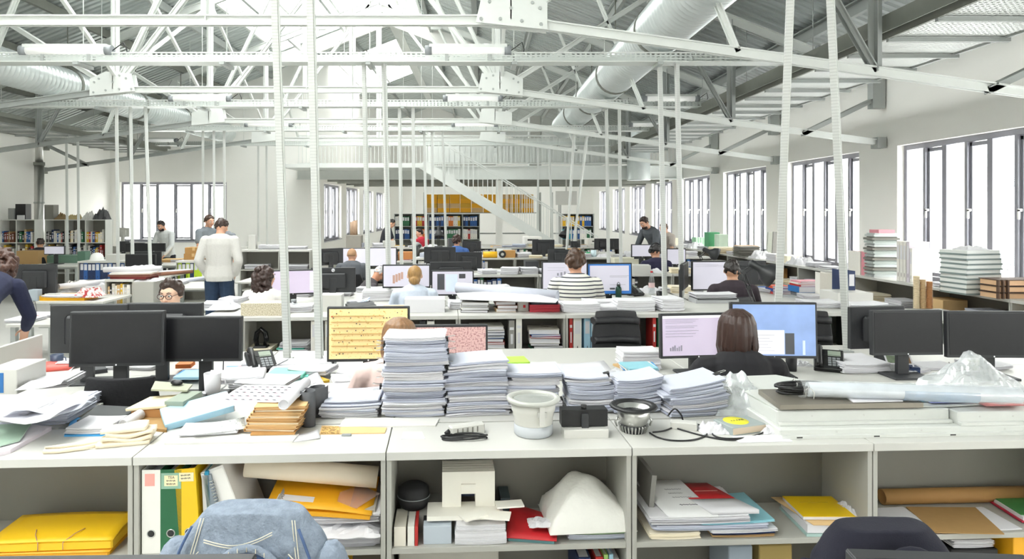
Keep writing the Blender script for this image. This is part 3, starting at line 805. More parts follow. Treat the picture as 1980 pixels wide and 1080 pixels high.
def clip(parent, x, y, z, rz):
    M = rot(rz=rz, loc=(x, y, z)); b = MB(M)
    b.prism([(-.016, -.004), (.012, -.011), (.012, .011), (-.016, .004)], -.016, .016, M=rot(rx=PI/2))
    o = b.build('binder_clip', black_pl, parent)
    for s in (-1, 1): MB(M).tube([(.01, -.01, s*.01), (.04, -.008, s*.014), (.045, 0, s*.014), (.04, .008, s*.014), (.01, .01, s*.01)], .0012, 5).build('clip_handle', chrome, o)
def bundle(M, w, d, t, label, group, m=paper2, bend=0., curl=0., rag=.003, clips=0, cat='paper bundle', name='paper_bundle'):
    b = MB(); sheets_block(b, w, d, t, bend, curl, rag, fine=True)
    o = b.build(name, m); o.matrix_world = M; tag(o, label, cat, group)
    if clips:
        s = 1 if clips == 1 else -1
        clip(o, s*w/2, R.uniform(-d*.35, -.1*d), t/2+bend, 0 if s > 0 else PI)
    return o
def paper_tower(p, w, d, h, n, where, bend=.004, tilt=0., rz=0., clips=.5, jit=.012, ms=(paper2, paper)):
    """a stack of clipped bundles, each bundle a thing of its own"""
    z = 0; ts = [R.uniform(.6, 1.4) for _ in range(n)]; k = h/sum(ts); ax = ay = 0
    for i, t in enumerate(ts):
        t *= k; ax = ax*.6+R.uniform(-jit, jit); ay = ay*.6+R.uniform(-jit, jit)
        M = frame(p, TH+rz) @ Matrix.Translation((ax, ay, z)) @ Matrix.Rotation(tilt*i/max(1, n-1), 4, 'Y') @ Matrix.Rotation(R.uniform(-.07, .07), 4, 'Z')
        pos = 'topmost' if i == n-1 else 'lowest' if i == 0 else '%s from the top' % ordw(n-1-i)
        bundle(M, w*R.uniform(.93, 1.04), d*R.uniform(.95, 1.02), t-.0008, 'paper bundle, %s %s' % (pos, where), 'paper bundles '+where, R.choice(ms), bend+R.uniform(-.002, .003), 0, .0032,
               R.choice((1, 1, -1)) if R.random() < clips and t > .008 else 0)
        z += t
    return z
def sheet(p, w, d, label, rz=0., curl=.01, m=paper, t=.0012, cat='sheet of paper', name='paper_sheet', tilt=(0, 0), group=None, wav=.0):
    """one loose sheet, slightly curled"""
    def f(a, c):
        x, y = (a-.5)*w, (c-.5)*d
        return (x, y, t+curl*(a**3)*(.3+.7*c)+wav*math.sin(a*7+c*3)*.5+wav*.5)
    o = MB().grid(f, 6, 4, thick=t).build(name, m); o.location = p; o.rotation_euler = (tilt[0], tilt[1], TH+rz)
    return tag(o, label, cat, group)
def pile(p, w, d, h, label, n=6, rz=0., m=paper, m2=None, bend=.003, curl=.0, cat='paper pile', name='paper_pile', jit=.02, rag=.006, group=None, top=None):
    """a loose pile of papers (uncountable sheets): one thing"""
    b = MB(); z = 0
    b.M = Matrix.Identity(4); sheets_block(b, w, d, h, bend, curl, rag)
    o = b.build(name, m); o.matrix_world = frame(p, TH+rz); tag(o, label, cat, group)
    if top: 
        q = MB(Matrix.Translation((R.uniform(-jit, jit), R.uniform(-jit, jit), h+.0005)) @ Matrix.Rotation(R.uniform(-.3, .3), 4, 'Z'))
        sheets_block(q, w*.9, d*.9, .002, bend, curl); q.build('top_sheet', top, o)
    return o
def roll(p0, p1, r, label, m=paper, cat='paper roll', name='paper_roll', core=True, n=18, group=None):
    p0, p1 = Vector(p0), Vector(p1); d = p1-p0; L = d.length; d.normalize(); a = V(0, 0, 1).cross(d).normalized(); c = d.cross(a)
    rings = [[p+(a*math.cos(2*PI*i/n)+c*math.sin(2*PI*i/n))*rr for i in range(n)] for p, rr in ((p0+d*.01, r*.82), (p0, r*.84), (p0, r), (p1, r), (p1, r*.84), (p1-d*.01, r*.82))]
    o = MB().loft([[q-p0 for q in g] for g in rings], True).build(name, m, loc=p0)
    for poly in o.data.polygons: poly.use_smooth = len(poly.vertices) == 4
    return tag(o, label, cat, group)
def carton(p, w, d, h, label, m=kraft, rz=0., cat='box', name='cardboard_box', lid=True, group=None, tape=None):
    r = thing(name, label, cat, p, TH+rz, group)
    MB().rbox(-w/2, w/2, -d/2, d/2, 0, h, .003).build('body', m, r)
    if lid: MB().rbox(-w/2-.003, w/2+.003, -d/2-.003, d/2+.003, h*.8, h+.002, .003).build('lid', m, r)
    if tape: MB().bx(-.025, .025, -d/2-.0045, d/2+.0045, h+.0022, h+.003).bx(-.025, .025, -d/2-.0045, -d/2-.0035, h*.5, h+.003).build('tape', tape, r)
    return r
# ------------------------------------------------------------------ desk lamp, bottle, cup, phone
def desk_lamp(p, rz, label, m=dark_pl, s=1., arm=((0, 0, 0), (-.18, 0, .36), (.1, 0, .62)), shade_dir=(.6, 0, -.8)):
    r = thing('desk_lamp', label, 'lamp', p, TH+rz)
    a = [Vector(q)*s for q in arm]
    MB().cyl((0, 0, 0), (0, 0, .03*s), .09*s, n=24).build('base', m, r)
    for i in range(len(a)-1):
        dd = (a[i+1]-a[i]).normalized(); o = dd.cross(V(0, 1, 0)).normalized()*.015*s
        MB().tube([a[i]+o, a[i+1]+o], .006*s, 6).build('arm', m, r); MB().tube([a[i]-o, a[i+1]-o], .006*s, 6).build('arm', m, r)
        MB().cyl(a[i+1]+V(0, -.02, 0)*s, a[i+1]+V(0, .02, 0)*s, .02*s).build('joint', m, r)
    d = Vector(shade_dir).normalized(); q = V(0, 0, -1).rotation_difference(d).to_matrix().to_4x4()
    prof = [(.028, .05), (.035, .045), (.036, -.04), (.05, -.065), (.085, -.1), (.105, -.15), (.11, -.19), (.107, -.19), (.1, -.15), (.08, -.105), (.04, -.065), (.001, -.06)]
    MB().lathe([(x*s, z*s) for x, z in prof], a[-1], 28, T=q.to_3x3(), caps=False).build('lamp_shade', m, r)
    MB().lathe([(.001, .06*s), (.02*s, .058*s), (.028*s, .05*s)], a[-1], 16, T=q.to_3x3(), caps=False).build('shade_cap', m, r)
    MB().ball(a[-1]+d*.1*s, .028*s, 10).build('bulb', mat('bulb glass', '#f3f1e6', .3), r)
    return r
def bottle(p, label, prof, mats, cap_m, s=1., liquid=None, lab=None, cat='bottle', group=None):
    r = thing('bottle', label, cat, p, 0, group)
    MB().lathe([(a*s, z*s) for a, z in prof], n=18).build('body', mats, r)
    zt = prof[-1][1]*s; rt = prof[-1][0]*s
    MB().cyl((0, 0, zt-.004), (0, 0, zt+.016*s), rt*1.25, n=14).build('cap', cap_m, r)
    if lab: MB().lathe([(prof[2][0]*s*1.012, lab[0]*s), (prof[2][0]*s*1.012, lab[1]*s)], n=18, caps=False).build('label', lab[2], r)
    return r
def cup(p, label, h=.1, r0=.03, r1=.04, m=paper, cat='cup', handle=False, tilt=None, name='cup', group=None, rz=0):
    o = thing(name, label, cat, p, rz, group, tilt)
    MB().lathe([(.001, 0), (r0, 0), (r1, h), (r1-.003, h), (r0-.003, .004), (.001, .004)], n=20, caps=False).build('body', m, o)
    if handle: MB().tube([(r1-.004, 0, h*.8), (r1+.02, 0, h*.75), (r1+.024, 0, h*.45), (r1-.006, 0, h*.25)], .004, 6).build('handle', m, o)
    return o
def phone(p, rz, label):
    r = thing('desk_phone', label, 'phone', p, TH+rz)
    M = rot(rx=.55)
    b = MB(M).rbox(-.095, .095, 0, .2, 0, .03, .006); b.build('body', black_pl, r)
    MB().bx(-.07, .07, .1, .14, 0, .1).build('stand', black_pl, r)
    k = MB(M)
    for i in range(3):
        for j in range(4): k.bx(-.005+i*.027, .016+i*.027, .03+j*.022, .046+j*.022, .03, .034)
    kk = k.build('keys', grey_pl, r); kk['kind'] = 'stuff'
    MB(M).bx(-.005, .075, .13, .18, .0302, .032).build('display', mat('lcd grey', '#9aa596', .3), r)
    pts = [(-.06, .01, .045), (-.06, .02, .06), (-.06, .1, .064), (-.06, .18, .06), (-.06, .19, .045)]
    MB(M).tube(pts, [.024, .02, .017, .02, .024], 10).build('handset', black_pl, r)
    return r
# ================================================================== FURNITURE
VA = 2.6; ZA = .92
# front shelf row (nearest the camera)
edges = [fu(px, VA) for px in (257.5, 746.5, 1221.5, 1687.5)]
edges = [edges[0]-.955]+edges+[edges[3]+.955]
wl = ['holding a yellow folder, far left', 'with the white, green and yellow files', 'with the white card model and plastic bag', 'with the paper pile and red booklet', 'with the brown paper roll, far right']
for i in range(5):
    shelf_unit(edges[i]+.0006, VA, edges[i+1]-edges[i]-.0012, .34, ZA, (.545, .17), 'grey shelf unit in the front row, '+wl[i], 'front row of shelf units')
rear = [(edges[0], fu(150, 3.1)), (fu(272, 3.1), edges[2])]+[(edges[i], edges[i+1]) for i in (2, 3, 4)]   # a chair stands in the gap
for i, (ea, ec) in enumerate(rear):   # second row, back to back with it
    shelf_unit(0, 0, ec-ea-.0012, .37, ZA, (.545, .17), 'shelf unit behind the front one '+wl[i], 'rear row of front shelf units', origin=fr(ec-.0006, VA+.725, 0), rz=PI)
VR = VA+.725        # rear edge of that worktop
# double desks right behind it
DV = 3.9
us = [-2.82+1.5*i for i in range(5)]
for i, u in enumerate(us):
    desk(fr(u, DV, 0), 1.496, .75, 'white desk just behind the front shelves, %s from the left' % ordw(i))
    desk(fr(u, DV+.752, 0), 1.496, .75, 'white desk in the first desk row, far side, %s from the left' % ordw(i))
# upright screen at the left end of these desks
r = thing('desk_screen', 'white upright screen closing the left end of the front desks', 'screen', fr(-2.87, 3.4, 0), TH)
MB().bx(0, .03, 0, 1.5, .12, .97).build('panel', lam_white, r, bevel=.003)
for y in (.15, 1.3): MB().bx(-.1, .13, y, y+.05, 0, .03).bx(.0, .03, y, y+.05, .03, .12).build('foot', steel_g, r)
# second shelf row
VB = 5.78
eb = [fu(px, VB) for px in (469, 677, 886, 1094, 1301, 1509, 1717)]
wb_ = ['with the stapler on its shelf', 'behind the yellow drawing on screen', 'behind the pink map on screen', 'with piles of books', 'with the pale blue files', 'behind the dark screens on the right']
wb_ = ['left end with the black headphone stand', 'behind the yellow drawing on screen', 'with the lying piles of books', 'with the pale blue files', 'behind the woman in black', 'right end with the green file']
for i in range(6):
    w = eb[i+1]-eb[i]
    shelf_unit(eb[i]+.0006, VB, w-.0012, .36, .94, (.6, .2), 'grey shelf unit in the second row, '+wb_[i], 'second row of shelf units')
    shelf_unit(0, 0, w-.0012, .34, .94, (.6, .2), 'shelf unit behind the second row unit, '+wb_[i], 'rear row of second shelf units', origin=fr(eb[i+1]-.0006, VB+.702, 0), rz=PI)
w = eb[0]-fu(386, VB)-.002
shelf_unit(fu(386, VB), VB, w, .36, .94, (.6, .2), 'narrow grey shelf unit at the left end of the second row', 'second row of shelf units')
shelf_unit(0, 0, w, .34, .94, (.6, .2), 'narrow shelf unit behind the left end of the second row', 'rear row of second shelf units', origin=fr(eb[0]-.0006, VB+.702, 0), rz=PI)
# rows further back
rows = [(7.5, 'second'), (10.9, 'third'), (14.2, 'fourth')]
for v, nm in rows:
    for i in range(4):
        u = -2.3+1.75*i
        desk(fr(u, v, 0), 1.7, .76, 'white desk in the %s desk row, near side, %s from the left' % (nm, ordw(i)), group='white desks further back', h=.76)
        desk(fr(u, v+.765, 0), 1.7, .76, 'white desk in the %s desk row, far side, %s from the left' % (nm, ordw(i)), group='white desks further back', h=.76)
for v, nm, n in ((9.45, 'third', 5), (12.75, 'fourth', 6), (16.3, 'fifth', 7)):
    for i in range(n):
        u = -.6+.96*i if nm != 'fifth' else -2.4+.96*i
        shelf_unit(u, v, .955, .36, .93, (.58, .2), 'grey shelf unit in the %s shelf row, %s from the left' % (nm, ordw(i)), 'shelf rows further back')
# shelves along the window wall, facing the room
v = 17.34
for i in range(10):
    w = 1.36
    shelf_unit(0, 0, w-.002, .42, .95, (.6, .25), 'pale grey shelf unit along the window wall, %s from the far end' % ordw(i), 'window wall shelf units', origin=fr(5.66, v, 0), rz=-PI/2)
    v -= 1.36
# left part of the hall
def leftunit(px0, px1, Y, h, boards, label, d=.36, **k):
    xa, xb = (px0-CX)*Y/F, (px1-CX)*Y/F
    return shelf_unit(0, 0, xb-xa, d, h, boards, label, 'shelf units on the left side', origin=V(xa, Y, 0), rz=-TH, **k)
leftunit(203, 258, 8.87, .93, (.6, .25), 'small shelf unit topped with brown folders, holding upright books, left side')
leftunit(150, 243, 12.0, .93, (.6, .2), 'shelf unit under the white hard hat, left side')
leftunit(340, 412, 12.0, .93, (.6, .2), 'shelf unit holding lime green and blue files, behind the man in the sweater')
leftunit(463, 540, 12.0, 1.13, (.78, .42), 'tall grey shelf unit right of the man in the sweater')
leftunit(541, 600, 12.0, 1.13, (.78, .42), 'tall grey shelf unit against the white column')
for px0, px1, Y, d, l in ((10, 104, 6.55, .8, 'white desk behind the leaning person, far left'), (45, 200, 8.2, .8, 'white desk with the yellow folder and monitor back, left side'),
                          (292, 410, 9.6, .9, 'white desk strewn with rolled drawings, left of the man in the sweater'), (455, 545, 10.4, .8, 'white table right of the man in the sweater'),
                          (20, 150, 13.4, .8, 'white desk of the seated person before the bookcase'), (225, 345, 13.6, .8, 'white desk with two dark monitors under the far window'), (345, 470, 13.9, .8, 'white desk beside the standing group under the far window'), (225, 320, 11.2, .8, 'white desk with the dark monitor, left side')):
    xa, xb = (px0-CX)*Y/F, (px1-CX)*Y/F
    desk(V(xa, Y, 0), xb-xa, d, l, rz=0, group='desks on the left side')
# bookcases along the far left
YK = 15.6
def kx(px): return (px-CX)*YK/F
lb = MB()
case_m = mat('light bookcase laminate', '#cfd0cb', .5)
BK = []
for px0, px1, n, l in ((-40, 67, 3, 'tall pale bookcase full of books at the far left, left of the flue pipe'), (87, 204, 3, 'tall pale bookcase full of books, right of the flue pipe')):
    xa, xb = kx(px0), kx(px1); w = xb-xa; r = thing('bookcase', l, 'bookcase', V(xa, YK, 0), 0, 'tall bookcases on the left'); hh = 1.62
    xs = [w*i/n for i in range(n+1)]
    for x in xs: MB().bx(x-.012 if x else 0, x+.012 if x < w else w, 0, .3, 0, hh).build('upright', case_m, r)
    for z in (.02, .36, .72, 1.07, hh-.02): MB().bx(.012, w-.012, .004, .3, z, z+.02).build('shelf', case_m, r)
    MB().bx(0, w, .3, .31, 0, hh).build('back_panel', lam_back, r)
    BK.append((xa, w, n, l))
for bi, (xa, w, n, l) in enumerate(BK):
    nm = 'left' if bi == 0 else 'right'
    for i in range(n):
        for z, s in ((1.09, 'top'), (.74, 'second')):
            if bi == 0 and i == 0: continue
            book_row(Matrix.Translation((xa, YK, 0)), w*i/n+.016, w*(i+1)/n-.02, z, 'on the %s shelf, %s bay, %s bookcase' % (s, ordw(i), nm), hr=(.19, .3), tr=(.024, .06), group='books in the left bookcases')
# bookcase of files at the back of the hall, before the rear bay
YR = 21.2
def rx(px): return (px-CX)*YR/F
for j, (px0, px1, n, l) in enumerate(((763, 927, 5, 'long bookcase of coloured files under the mezzanine'), (1083, 1148, 2, 'bookcase of yellow and blue files right of the stair'))):
    xa, xb = rx(px0), rx(px1); w = xb-xa; hh = 1.72
    r = thing('bookcase', l, 'bookcase', V(xa, YR, 0), 0, 'file bookcases under the mezzanine')
    for i in range(n+1): x = w*i/n; MB().bx(x-.015, x+.015, 0, .32, 0, hh).build('upright', steel_g, r)
    for z in (.1, .5, .9, 1.31, hh-.02): MB().bx(0, w, .004, .32, z, z+.02).build('shelf', steel_g, r)
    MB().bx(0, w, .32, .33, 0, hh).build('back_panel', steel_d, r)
    M = Matrix.Translation((xa, YR, 0))
    pals = [['#2d6d49', '#2d6d49', '#e9e6df'], ['#b8322f', '#d8b23a', '#b8322f'], ['#1f3158', '#2a5a9c', '#1f3158'], ['#d9772f', '#d8b23a', '#e9e6df'], ['#1f3158', '#2a5a9c', '#262629']]
    if j == 1: pals = [['#e7b51f'], ['#e7b51f', '#e7b51f', '#2a5a9c']]
    for i in range(n):
        for z, s in ((1.33, 'top'), (.92, 'second')):
            pl = pals[i] if s == 'top' else (pals[(i+2) % n] if j == 0 else [['#2a5a9c', '#0f8a9a'], ['#2a5a9c', '#2d6d49', '#e9e6df']][i])
            if j == 0 and i == 4 and s == 'second': pl = ['#b8322f', '#d98f9a', '#e9e6df']
            book_row(M, w*i/n+.02, w*(i+1)/n-.02, z, 'on the %s shelf, %s bay, %s' % (s, ordw(i), 'long file bookcase' if j == 0 else 'stair bookcase'), pal=pl, hr=(.3, .32), tr=(.07, .078), dr=(.26, .28), binder=True, group='files under the mezzanine')
# yellow archive boxes on the racks behind
YY = 23.4
for j, (px0, px1) in enumerate(((820, 1045), (1068, 1084))):
    xa, xb = (px0-CX)*YY/F, (px1-CX)*YY/F; w = xb-xa
    r = thing('storage_rack', 'rack of yellow archive boxes behind the file bookcase, %s' % ('left of the white panel' if j == 0 else 'right of the stair'), 'rack', V(xa, YY, 0))
    for x in (0, w):
        for y in (0, .5): MB().bx(x-.02, x+.02, y-.02, y+.02, 0, 2.45).build('upright', steel_g, r)
    for z in (.2, 1.0, 1.72): MB().bx(-.02, w+.02, 0, .5, z, z+.03).build('shelf', steel_g, r)
    x = .03; i = 0
    while x < w-.3:
        bw_ = R.uniform(.36, .46)
        for k in range(4):
            c = R.choice([yellow_o, yellow_o, kraft_l, mat('old yellow box', '#d9a83a', .7)])
            o = MB().rbox(0, bw_-.02, 0, .4, 0, .155, .004).build('archive_box', c, loc=V(xa+x, YY+.02, 1.7505+k*.158))
            tag(o, 'yellow archive box, %s in the %s column of the %s rack' % (('lowest', 'second up', 'third up', 'topmost')[k], ordw(i), 'long' if j == 0 else 'small'), 'box', 'yellow archive boxes')
        x += bw_; i += 1
# ================================================================== MONITORS
white_scr = mat('lit pale screen', '#d6d3e2', .4, 0, .02, emit=.05)
lilac_scr = mat('lit lilac screen', '#cfc3da', .4, 0, .03, emit=.05)
blue_scr = mat('lit blue landscape', '#8fa9dc', .4, 0, .35, 5., emit=.05)
blue_edge = mat('lit blue desktop', '#3f7fd0', .4, 0, .1, emit=.03)
map_y = speck('yellow site drawing', '#f3dca0', '#c79a50', 70., .66, .4, .04)
map_p = speck('pink town map', '#ddb9b6', '#b07f80', 90., .55, .4, .03)
ui_line = mat('screen text grey', '#9c9aa8', .5); ui_dark = mat('screen panel grey', '#55565c', .5); ui_white = mat('lit white window', '#fbfaff', .4, 0, .01, emit=.05)
ui_red = mat('screen red mark', '#c0392b', .5); ui_ink = mat('screen ink', '#3c3a44', .5); ui_pale = mat('lit light streak', '#d5e2f6', .4, emit=.05)
lines = lambda x0, x1, ys, m=None, hh=.006: [('text_line', x0, x1-.1*((i*37) % 5)/5, y, y+hh, m or ui_line) for i, y in enumerate(ys)]
# front desks, left: a dark pair facing us, a bigger pair behind them
MG = 'monitors'
mon(141, 316, 601, 706, 4.02, 'large switched-off black monitor, front left, left of its pair', yaw=.03, tilt=-.05, group=MG)
mon(320, 468, 611, 697, 4.12, 'smaller switched-off black monitor, front left, right of its pair', yaw=-.02, tilt=-.04, group=MG)
mon(104, 246, 588, 680, 4.5, 'large dark monitor standing behind the front left pair, left one', yaw=PI+.06, group=MG)
mon(247, 392, 585, 676, 4.52, 'large dark monitor standing behind the front left pair, right one', yaw=PI-.02, group=MG)
ink = []
rr = random.Random(3)
for i in range(40): x = rr.uniform(.03, .95); y = rr.choice([.08, .2, .32, .44, .56, .68, .8, .92])+rr.uniform(-.02, .02); ink.append(('drawing_mark', x, x+.012, y, y+.018, ui_ink))
for y in (.14, .26, .38, .5, .62, .74, .86): ink.append(('drawing_line', .03, .7, y, y+.006, mat('drawing brown', '#b98a45', .5)))
ink.append(('red_mark', .03, .045, .84, .865, ui_red))
mon(634, 792, 592, 697, 4.38, 'monitor showing a yellow site drawing, left of the paper towers', screen=map_y, ui=ink, yaw=.0, tilt=-.03, group=MG)
mon(790, 943, 627, 712, 4.42, 'monitor showing a pink town map, behind the paper towers', screen=map_p, group=MG)
mon(1272, 1424, 605, 690, 4.5, 'monitor with a pale lilac page, left of the woman in black', screen=lilac_scr, ui=lines(.04, .5, (.9, .86, .82, .74, .7, .62, .55, .48))+[('sketch', .1+i*.03, .115+i*.03, .12, .2+.03*(i % 3), ui_line) for i in range(6)]+[('tool_bar', 0, 1, .94, 1, ui_white)], yaw=.07, tilt=-.04, group=MG)
mon(1412, 1577, 584, 691, 4.42, 'monitor with a blue landscape and white window, right of the woman in black', screen=blue_scr, yaw=-.08, tilt=-.04, group=MG,
    ui=[('window_pane', .02, .62, .03, .5, ui_white), ('dark_panel', .63, .74, .03, .44, ui_dark)]+lines(.12, .5, (.1, .16, .22, .28, .34, .4))+[('light_streak', .84, .87, .02, .3, ui_pale)])
mon(1681, 1822, 599, 685, 4.35, 'switched-off black monitor, front right, left of its pair', yaw=.0, tilt=-.03, group=MG)
mon(1829, 2006, 601, 690, 4.3, 'switched-off black monitor cut by the right edge of the photo', yaw=-.08, tilt=-.03, group=MG)
mon(1636, 1752, 592, 672, 4.75, 'dark monitor turned away behind the front right pair', yaw=PI+.1, group=MG)
# second desk row
mon(740, 832, 511, 556, 8.0, 'monitor with a tilted plan drawing, in front of the blonde woman', screen=white_scr, ui=[('plan_block', .2+.06*i, .2+.06*i+.05, .15+.07*i, .55+.05*i, mat('plan hatch', '#cfa99a', .6)) for i in range(4)], group=MG)
mon(832, 912, 506, 550, 8.45, 'dark monitor back between the blonde woman and the paper roll', yaw=PI+.1, group=MG)
mon(834, 916, 522, 571, 7.75, 'monitor showing grey and white page thumbnails, right of the blonde woman', screen=white_scr, ui=[('thumbnail', .12, .3, .2, .9, ui_dark), ('thumbnail', .33, .62, .12, .88, ui_pale), ('thumbnail', .66, .82, .7, .9, ui_dark)], group=MG)
mon(1047, 1136, 505, 560, 7.95, 'monitor with a pale page, left of the man in stripes', screen=white_scr, ui=lines(.1, .5, (.8, .7))+[('bar_chart', .32+.08*i, .36+.08*i, .5, .6+.03*i, ui_line) for i in range(3)], group=MG)
mon(1134, 1222, 508, 570, 8.0, 'monitor with a blue desktop and white window, right of the man in stripes', screen=blue_edge, ui=[('window_pane', .04, .95, .1, .95, white_scr)]+lines(.5, .95, (.6, .56, .3), ui_ink)+[('button', .5, .62, .14, .2, ui_dark)], tilt=-.04, group=MG)
mon(1310, 1336, 508, 557, 8.0, 'dark narrow monitor edge beside the man with dark hair', yaw=1.1, w=.5, group=MG)
mon(1336, 1423, 504, 561, 8.05, 'monitor with a pale page, in front of the man with short dark hair', screen=white_scr, ui=lines(.05, .6, (.9, .84)), group=MG)
mon(1418, 1470, 504, 550, 8.5, 'dark monitor back behind the man with short dark hair', yaw=PI, w=.5, group=MG)
mon(540, 593, 521, 569, 7.9, 'monitor with a lilac page in front of the curly-haired woman', screen=lilac_scr, ui=[('side_panel', .9, .99, .1, .95, ui_white)], yaw=.25, w=.5, group=MG)
mon(602, 687, 517, 565, 8.5, 'black monitor back with a round white logo, facing away', yaw=PI+.05, back_logo=1, group=MG)
# third and fourth rows
mon(623, 652, 480, 512, 11.3, 'dark monitor back at the left end of the third desk row', yaw=PI+.7, w=.5, group=MG)
mon(654, 715, 479, 515, 11.8, 'monitor with a white page in front of the bald man', screen=white_scr, group=MG)
mon(712, 767, 478, 515, 11.8, 'monitor with a white page right of the bald man', screen=white_scr, group=MG)
mon(820, 881, 477, 506, 11.9, 'black monitor back right of the desk lamp in the third row', yaw=PI, group=MG)
mon(881, 932, 487, 523, 11.3, 'dark grey monitor back lower right of the black one in the third row', yaw=PI+.1, group=MG)
mon(1220, 1262, 472, 497, 11.5, 'monitor with a white page left of the headset wearer', screen=white_scr, group=MG)
mon(1226, 1275, 475, 500, 12.1, 'thin dark monitor back behind the headset wearer', yaw=PI, group=MG)
mon(1288, 1326, 480, 512, 11.5, 'monitor with a white page right of the headset wearer', screen=white_scr, group=MG)
mon(1149, 1197, 461, 482, 15.0, 'dark monitor back in the fourth row, left of the leaning bearded man', yaw=PI, group=MG)
mon(1029, 1072, 463, 490, 14.9, 'dark monitor back in the fourth row, beside the foot of the stair', yaw=PI, group=MG)
mon(1059, 1118, 482, 507, 11.9, 'dark monitor back behind the head of the man in stripes', yaw=PI, group=MG)
mon(1103, 1122, 466, 478, 14.9, 'small dark monitor back in the fourth row, right of the stair foot', yaw=PI, group=MG)
mon(894, 930, 466, 486, 15.0, 'grey monitor back in the fourth row, left of the stair', yaw=PI, group=MG)
# left side of the hall
def monxy(px0, px1, py0, py1, Y, label, rz=0., **k):
    w = k.pop('w', (px1-px0)*Y/F); h = (py1-py0)*Y/F; zc = H-((py0+py1)/2-CY)*Y/F
    dz = k.pop('deskz', .73); p = V(((px0+px1)/2-CX)*Y/F, Y, dz)
    return monitor(p, w, h, zc-dz, label, rz, deskz=dz, group=MG, **k)
monxy(30, 109, 511, 566, 8.45, 'black monitor back with cables, far left', PI+.05)
monxy(243, 302, 491, 528, 11.6, 'black switched-off monitor on the left side, below the far window', 0)
monxy(252, 312, 486, 526, 12.0, 'black monitor behind the one below the far window', PI)
monxy(243, 280, 469, 487, 13.9, 'dark monitor at the window desk, left one', 0)
monxy(277, 320, 470, 486, 13.9, 'dark monitor at the window desk, right one', 0)
monxy(226, 250, 466, 487, 14.1, 'dark brownish monitor at the left end of the window desk', .3)
monxy(86, 126, 475, 492, 13.8, 'monitor with a white page on the desk before the bookcase', PI*0, screen=white_scr)
# chairs whose backs show
office_chair(fr(fu(227, 3.4), 3.72, 0), TH, 'black fabric office chair behind the front shelf on the left', back=(.5, 1.02), w=.4, m=black_fab)
office_chair(fr(fu(1211, 5.33)+.0, 5.38, 0), TH+PI, 'charcoal ribbed office chair in front of the pale blue files', back=(.5, .985), w=.42, m=black_leather, ribs=3)
office_chair(fr(fu(1606, 5.33), 5.38, 0), TH+PI, 'charcoal ribbed office chair right of the blue landscape screen', back=(.5, .97), w=.4, m=black_leather, ribs=3)
# ---- cable poles are set down on whatever stands below them
for p in ((531, 0, 555, 692, 4.75, 5.02, 'slanting slotted cable pole in front of the curly-haired woman, left of its pair', .045),
          (600, 0, 617, 697, 4.75, 4.93, 'slotted cable pole right of its pair, left of the yellow drawing on screen', .045),
          (1527, 0, 1504, 600, 4.75, 5.2, 'slanting slotted cable pole behind the blue landscape screen', .045),
          (1605, 0, 1637, 684, 4.75, 5.3, 'slanting slotted cable pole beside the dark monitor pair on the right', .045)): pole(*p)
nm = {8.2: 'nearest tray', 11.7: 'second tray', 15.25: 'third tray', 18.7: 'farthest tray'}
grp = [(8.2, [(703, 712), (742, 752), (1275, 1285), (1308, 1318)], 575), (11.7, [(225, 228), (252, 256), (281, 290), (772, 776), (798, 801), (1172, 1176), (1197, 1200)], 512),
       (15.25, [(392, 392), (413, 414), (433, 434), (820, 824), (835, 837), (855, 862), (1110, 1096), (1136, 1108), (128, 130), (150, 152)], 482), (18.7, [(499, 499), (515, 516), (1040, 1040), (1062, 1068)], 468)]
for Y, ps, yb in grp:
    yt = CY-(TZ-H)*F/Y
    for i, (a, c) in enumerate(ps):
        pole(a, yt, c, yb+R.uniform(-4, 4), Y, Y+R.uniform(-.3, .3), '%s cable pole from the left on the %s' % (ORD[i], nm[Y]), .045)
# ================================================================== ON THE FRONT SHELF ROW
ON = on
def plate(name, pts, zb, h, m, label, cat, group=None, bevel=0., parent=None, nomark=False):
    """a flat thing lying at height zb, h thick; pts = outline of its top face; a third value lifts that corner"""
    tops = [ON(p[0], p[1], zb+h+(p[2] if len(p) > 2 else 0)) for p in pts]
    c = V(sum(t.x for t in tops)/len(tops), sum(t.y for t in tops)/len(tops), zb)
    n = len(tops); vs = [t-c for t in tops]+[t-c-V(0, 0, h) for t in tops]
    A = sum((vs[i].x*vs[(i+1) % n].y-vs[(i+1) % n].x*vs[i].y) for i in range(n))
    b = MB(); f1 = tuple(range(n)); f2 = tuple(range(n, 2*n))[::-1]
    side = [(i, n+i, n+(i+1) % n, (i+1) % n) for i in range(n)]
    if A < 0: f1 = f1[::-1]; f2 = f2[::-1]; side = [s[::-1] for s in side]
    b.add(vs, [f1, f2]+side)
    o = b.build(name, m, parent, loc=c, bevel=bevel)
    if not nomark: tag(o, label, cat, group)
    return o
def stroke(parent, M, s, m, r=.0012):
    """a line of small handwriting that cannot be read: a pen stroke"""
    pts = [(s*i/24, .004*math.sin(i*1.9)*(.5+.5*math.sin(i*.7)), 0) for i in range(25)]
    return MB(M).tube(pts, r, 4).build('handwriting', m, parent)
ink_m = mat('pen ink', '#4a4652', .7)
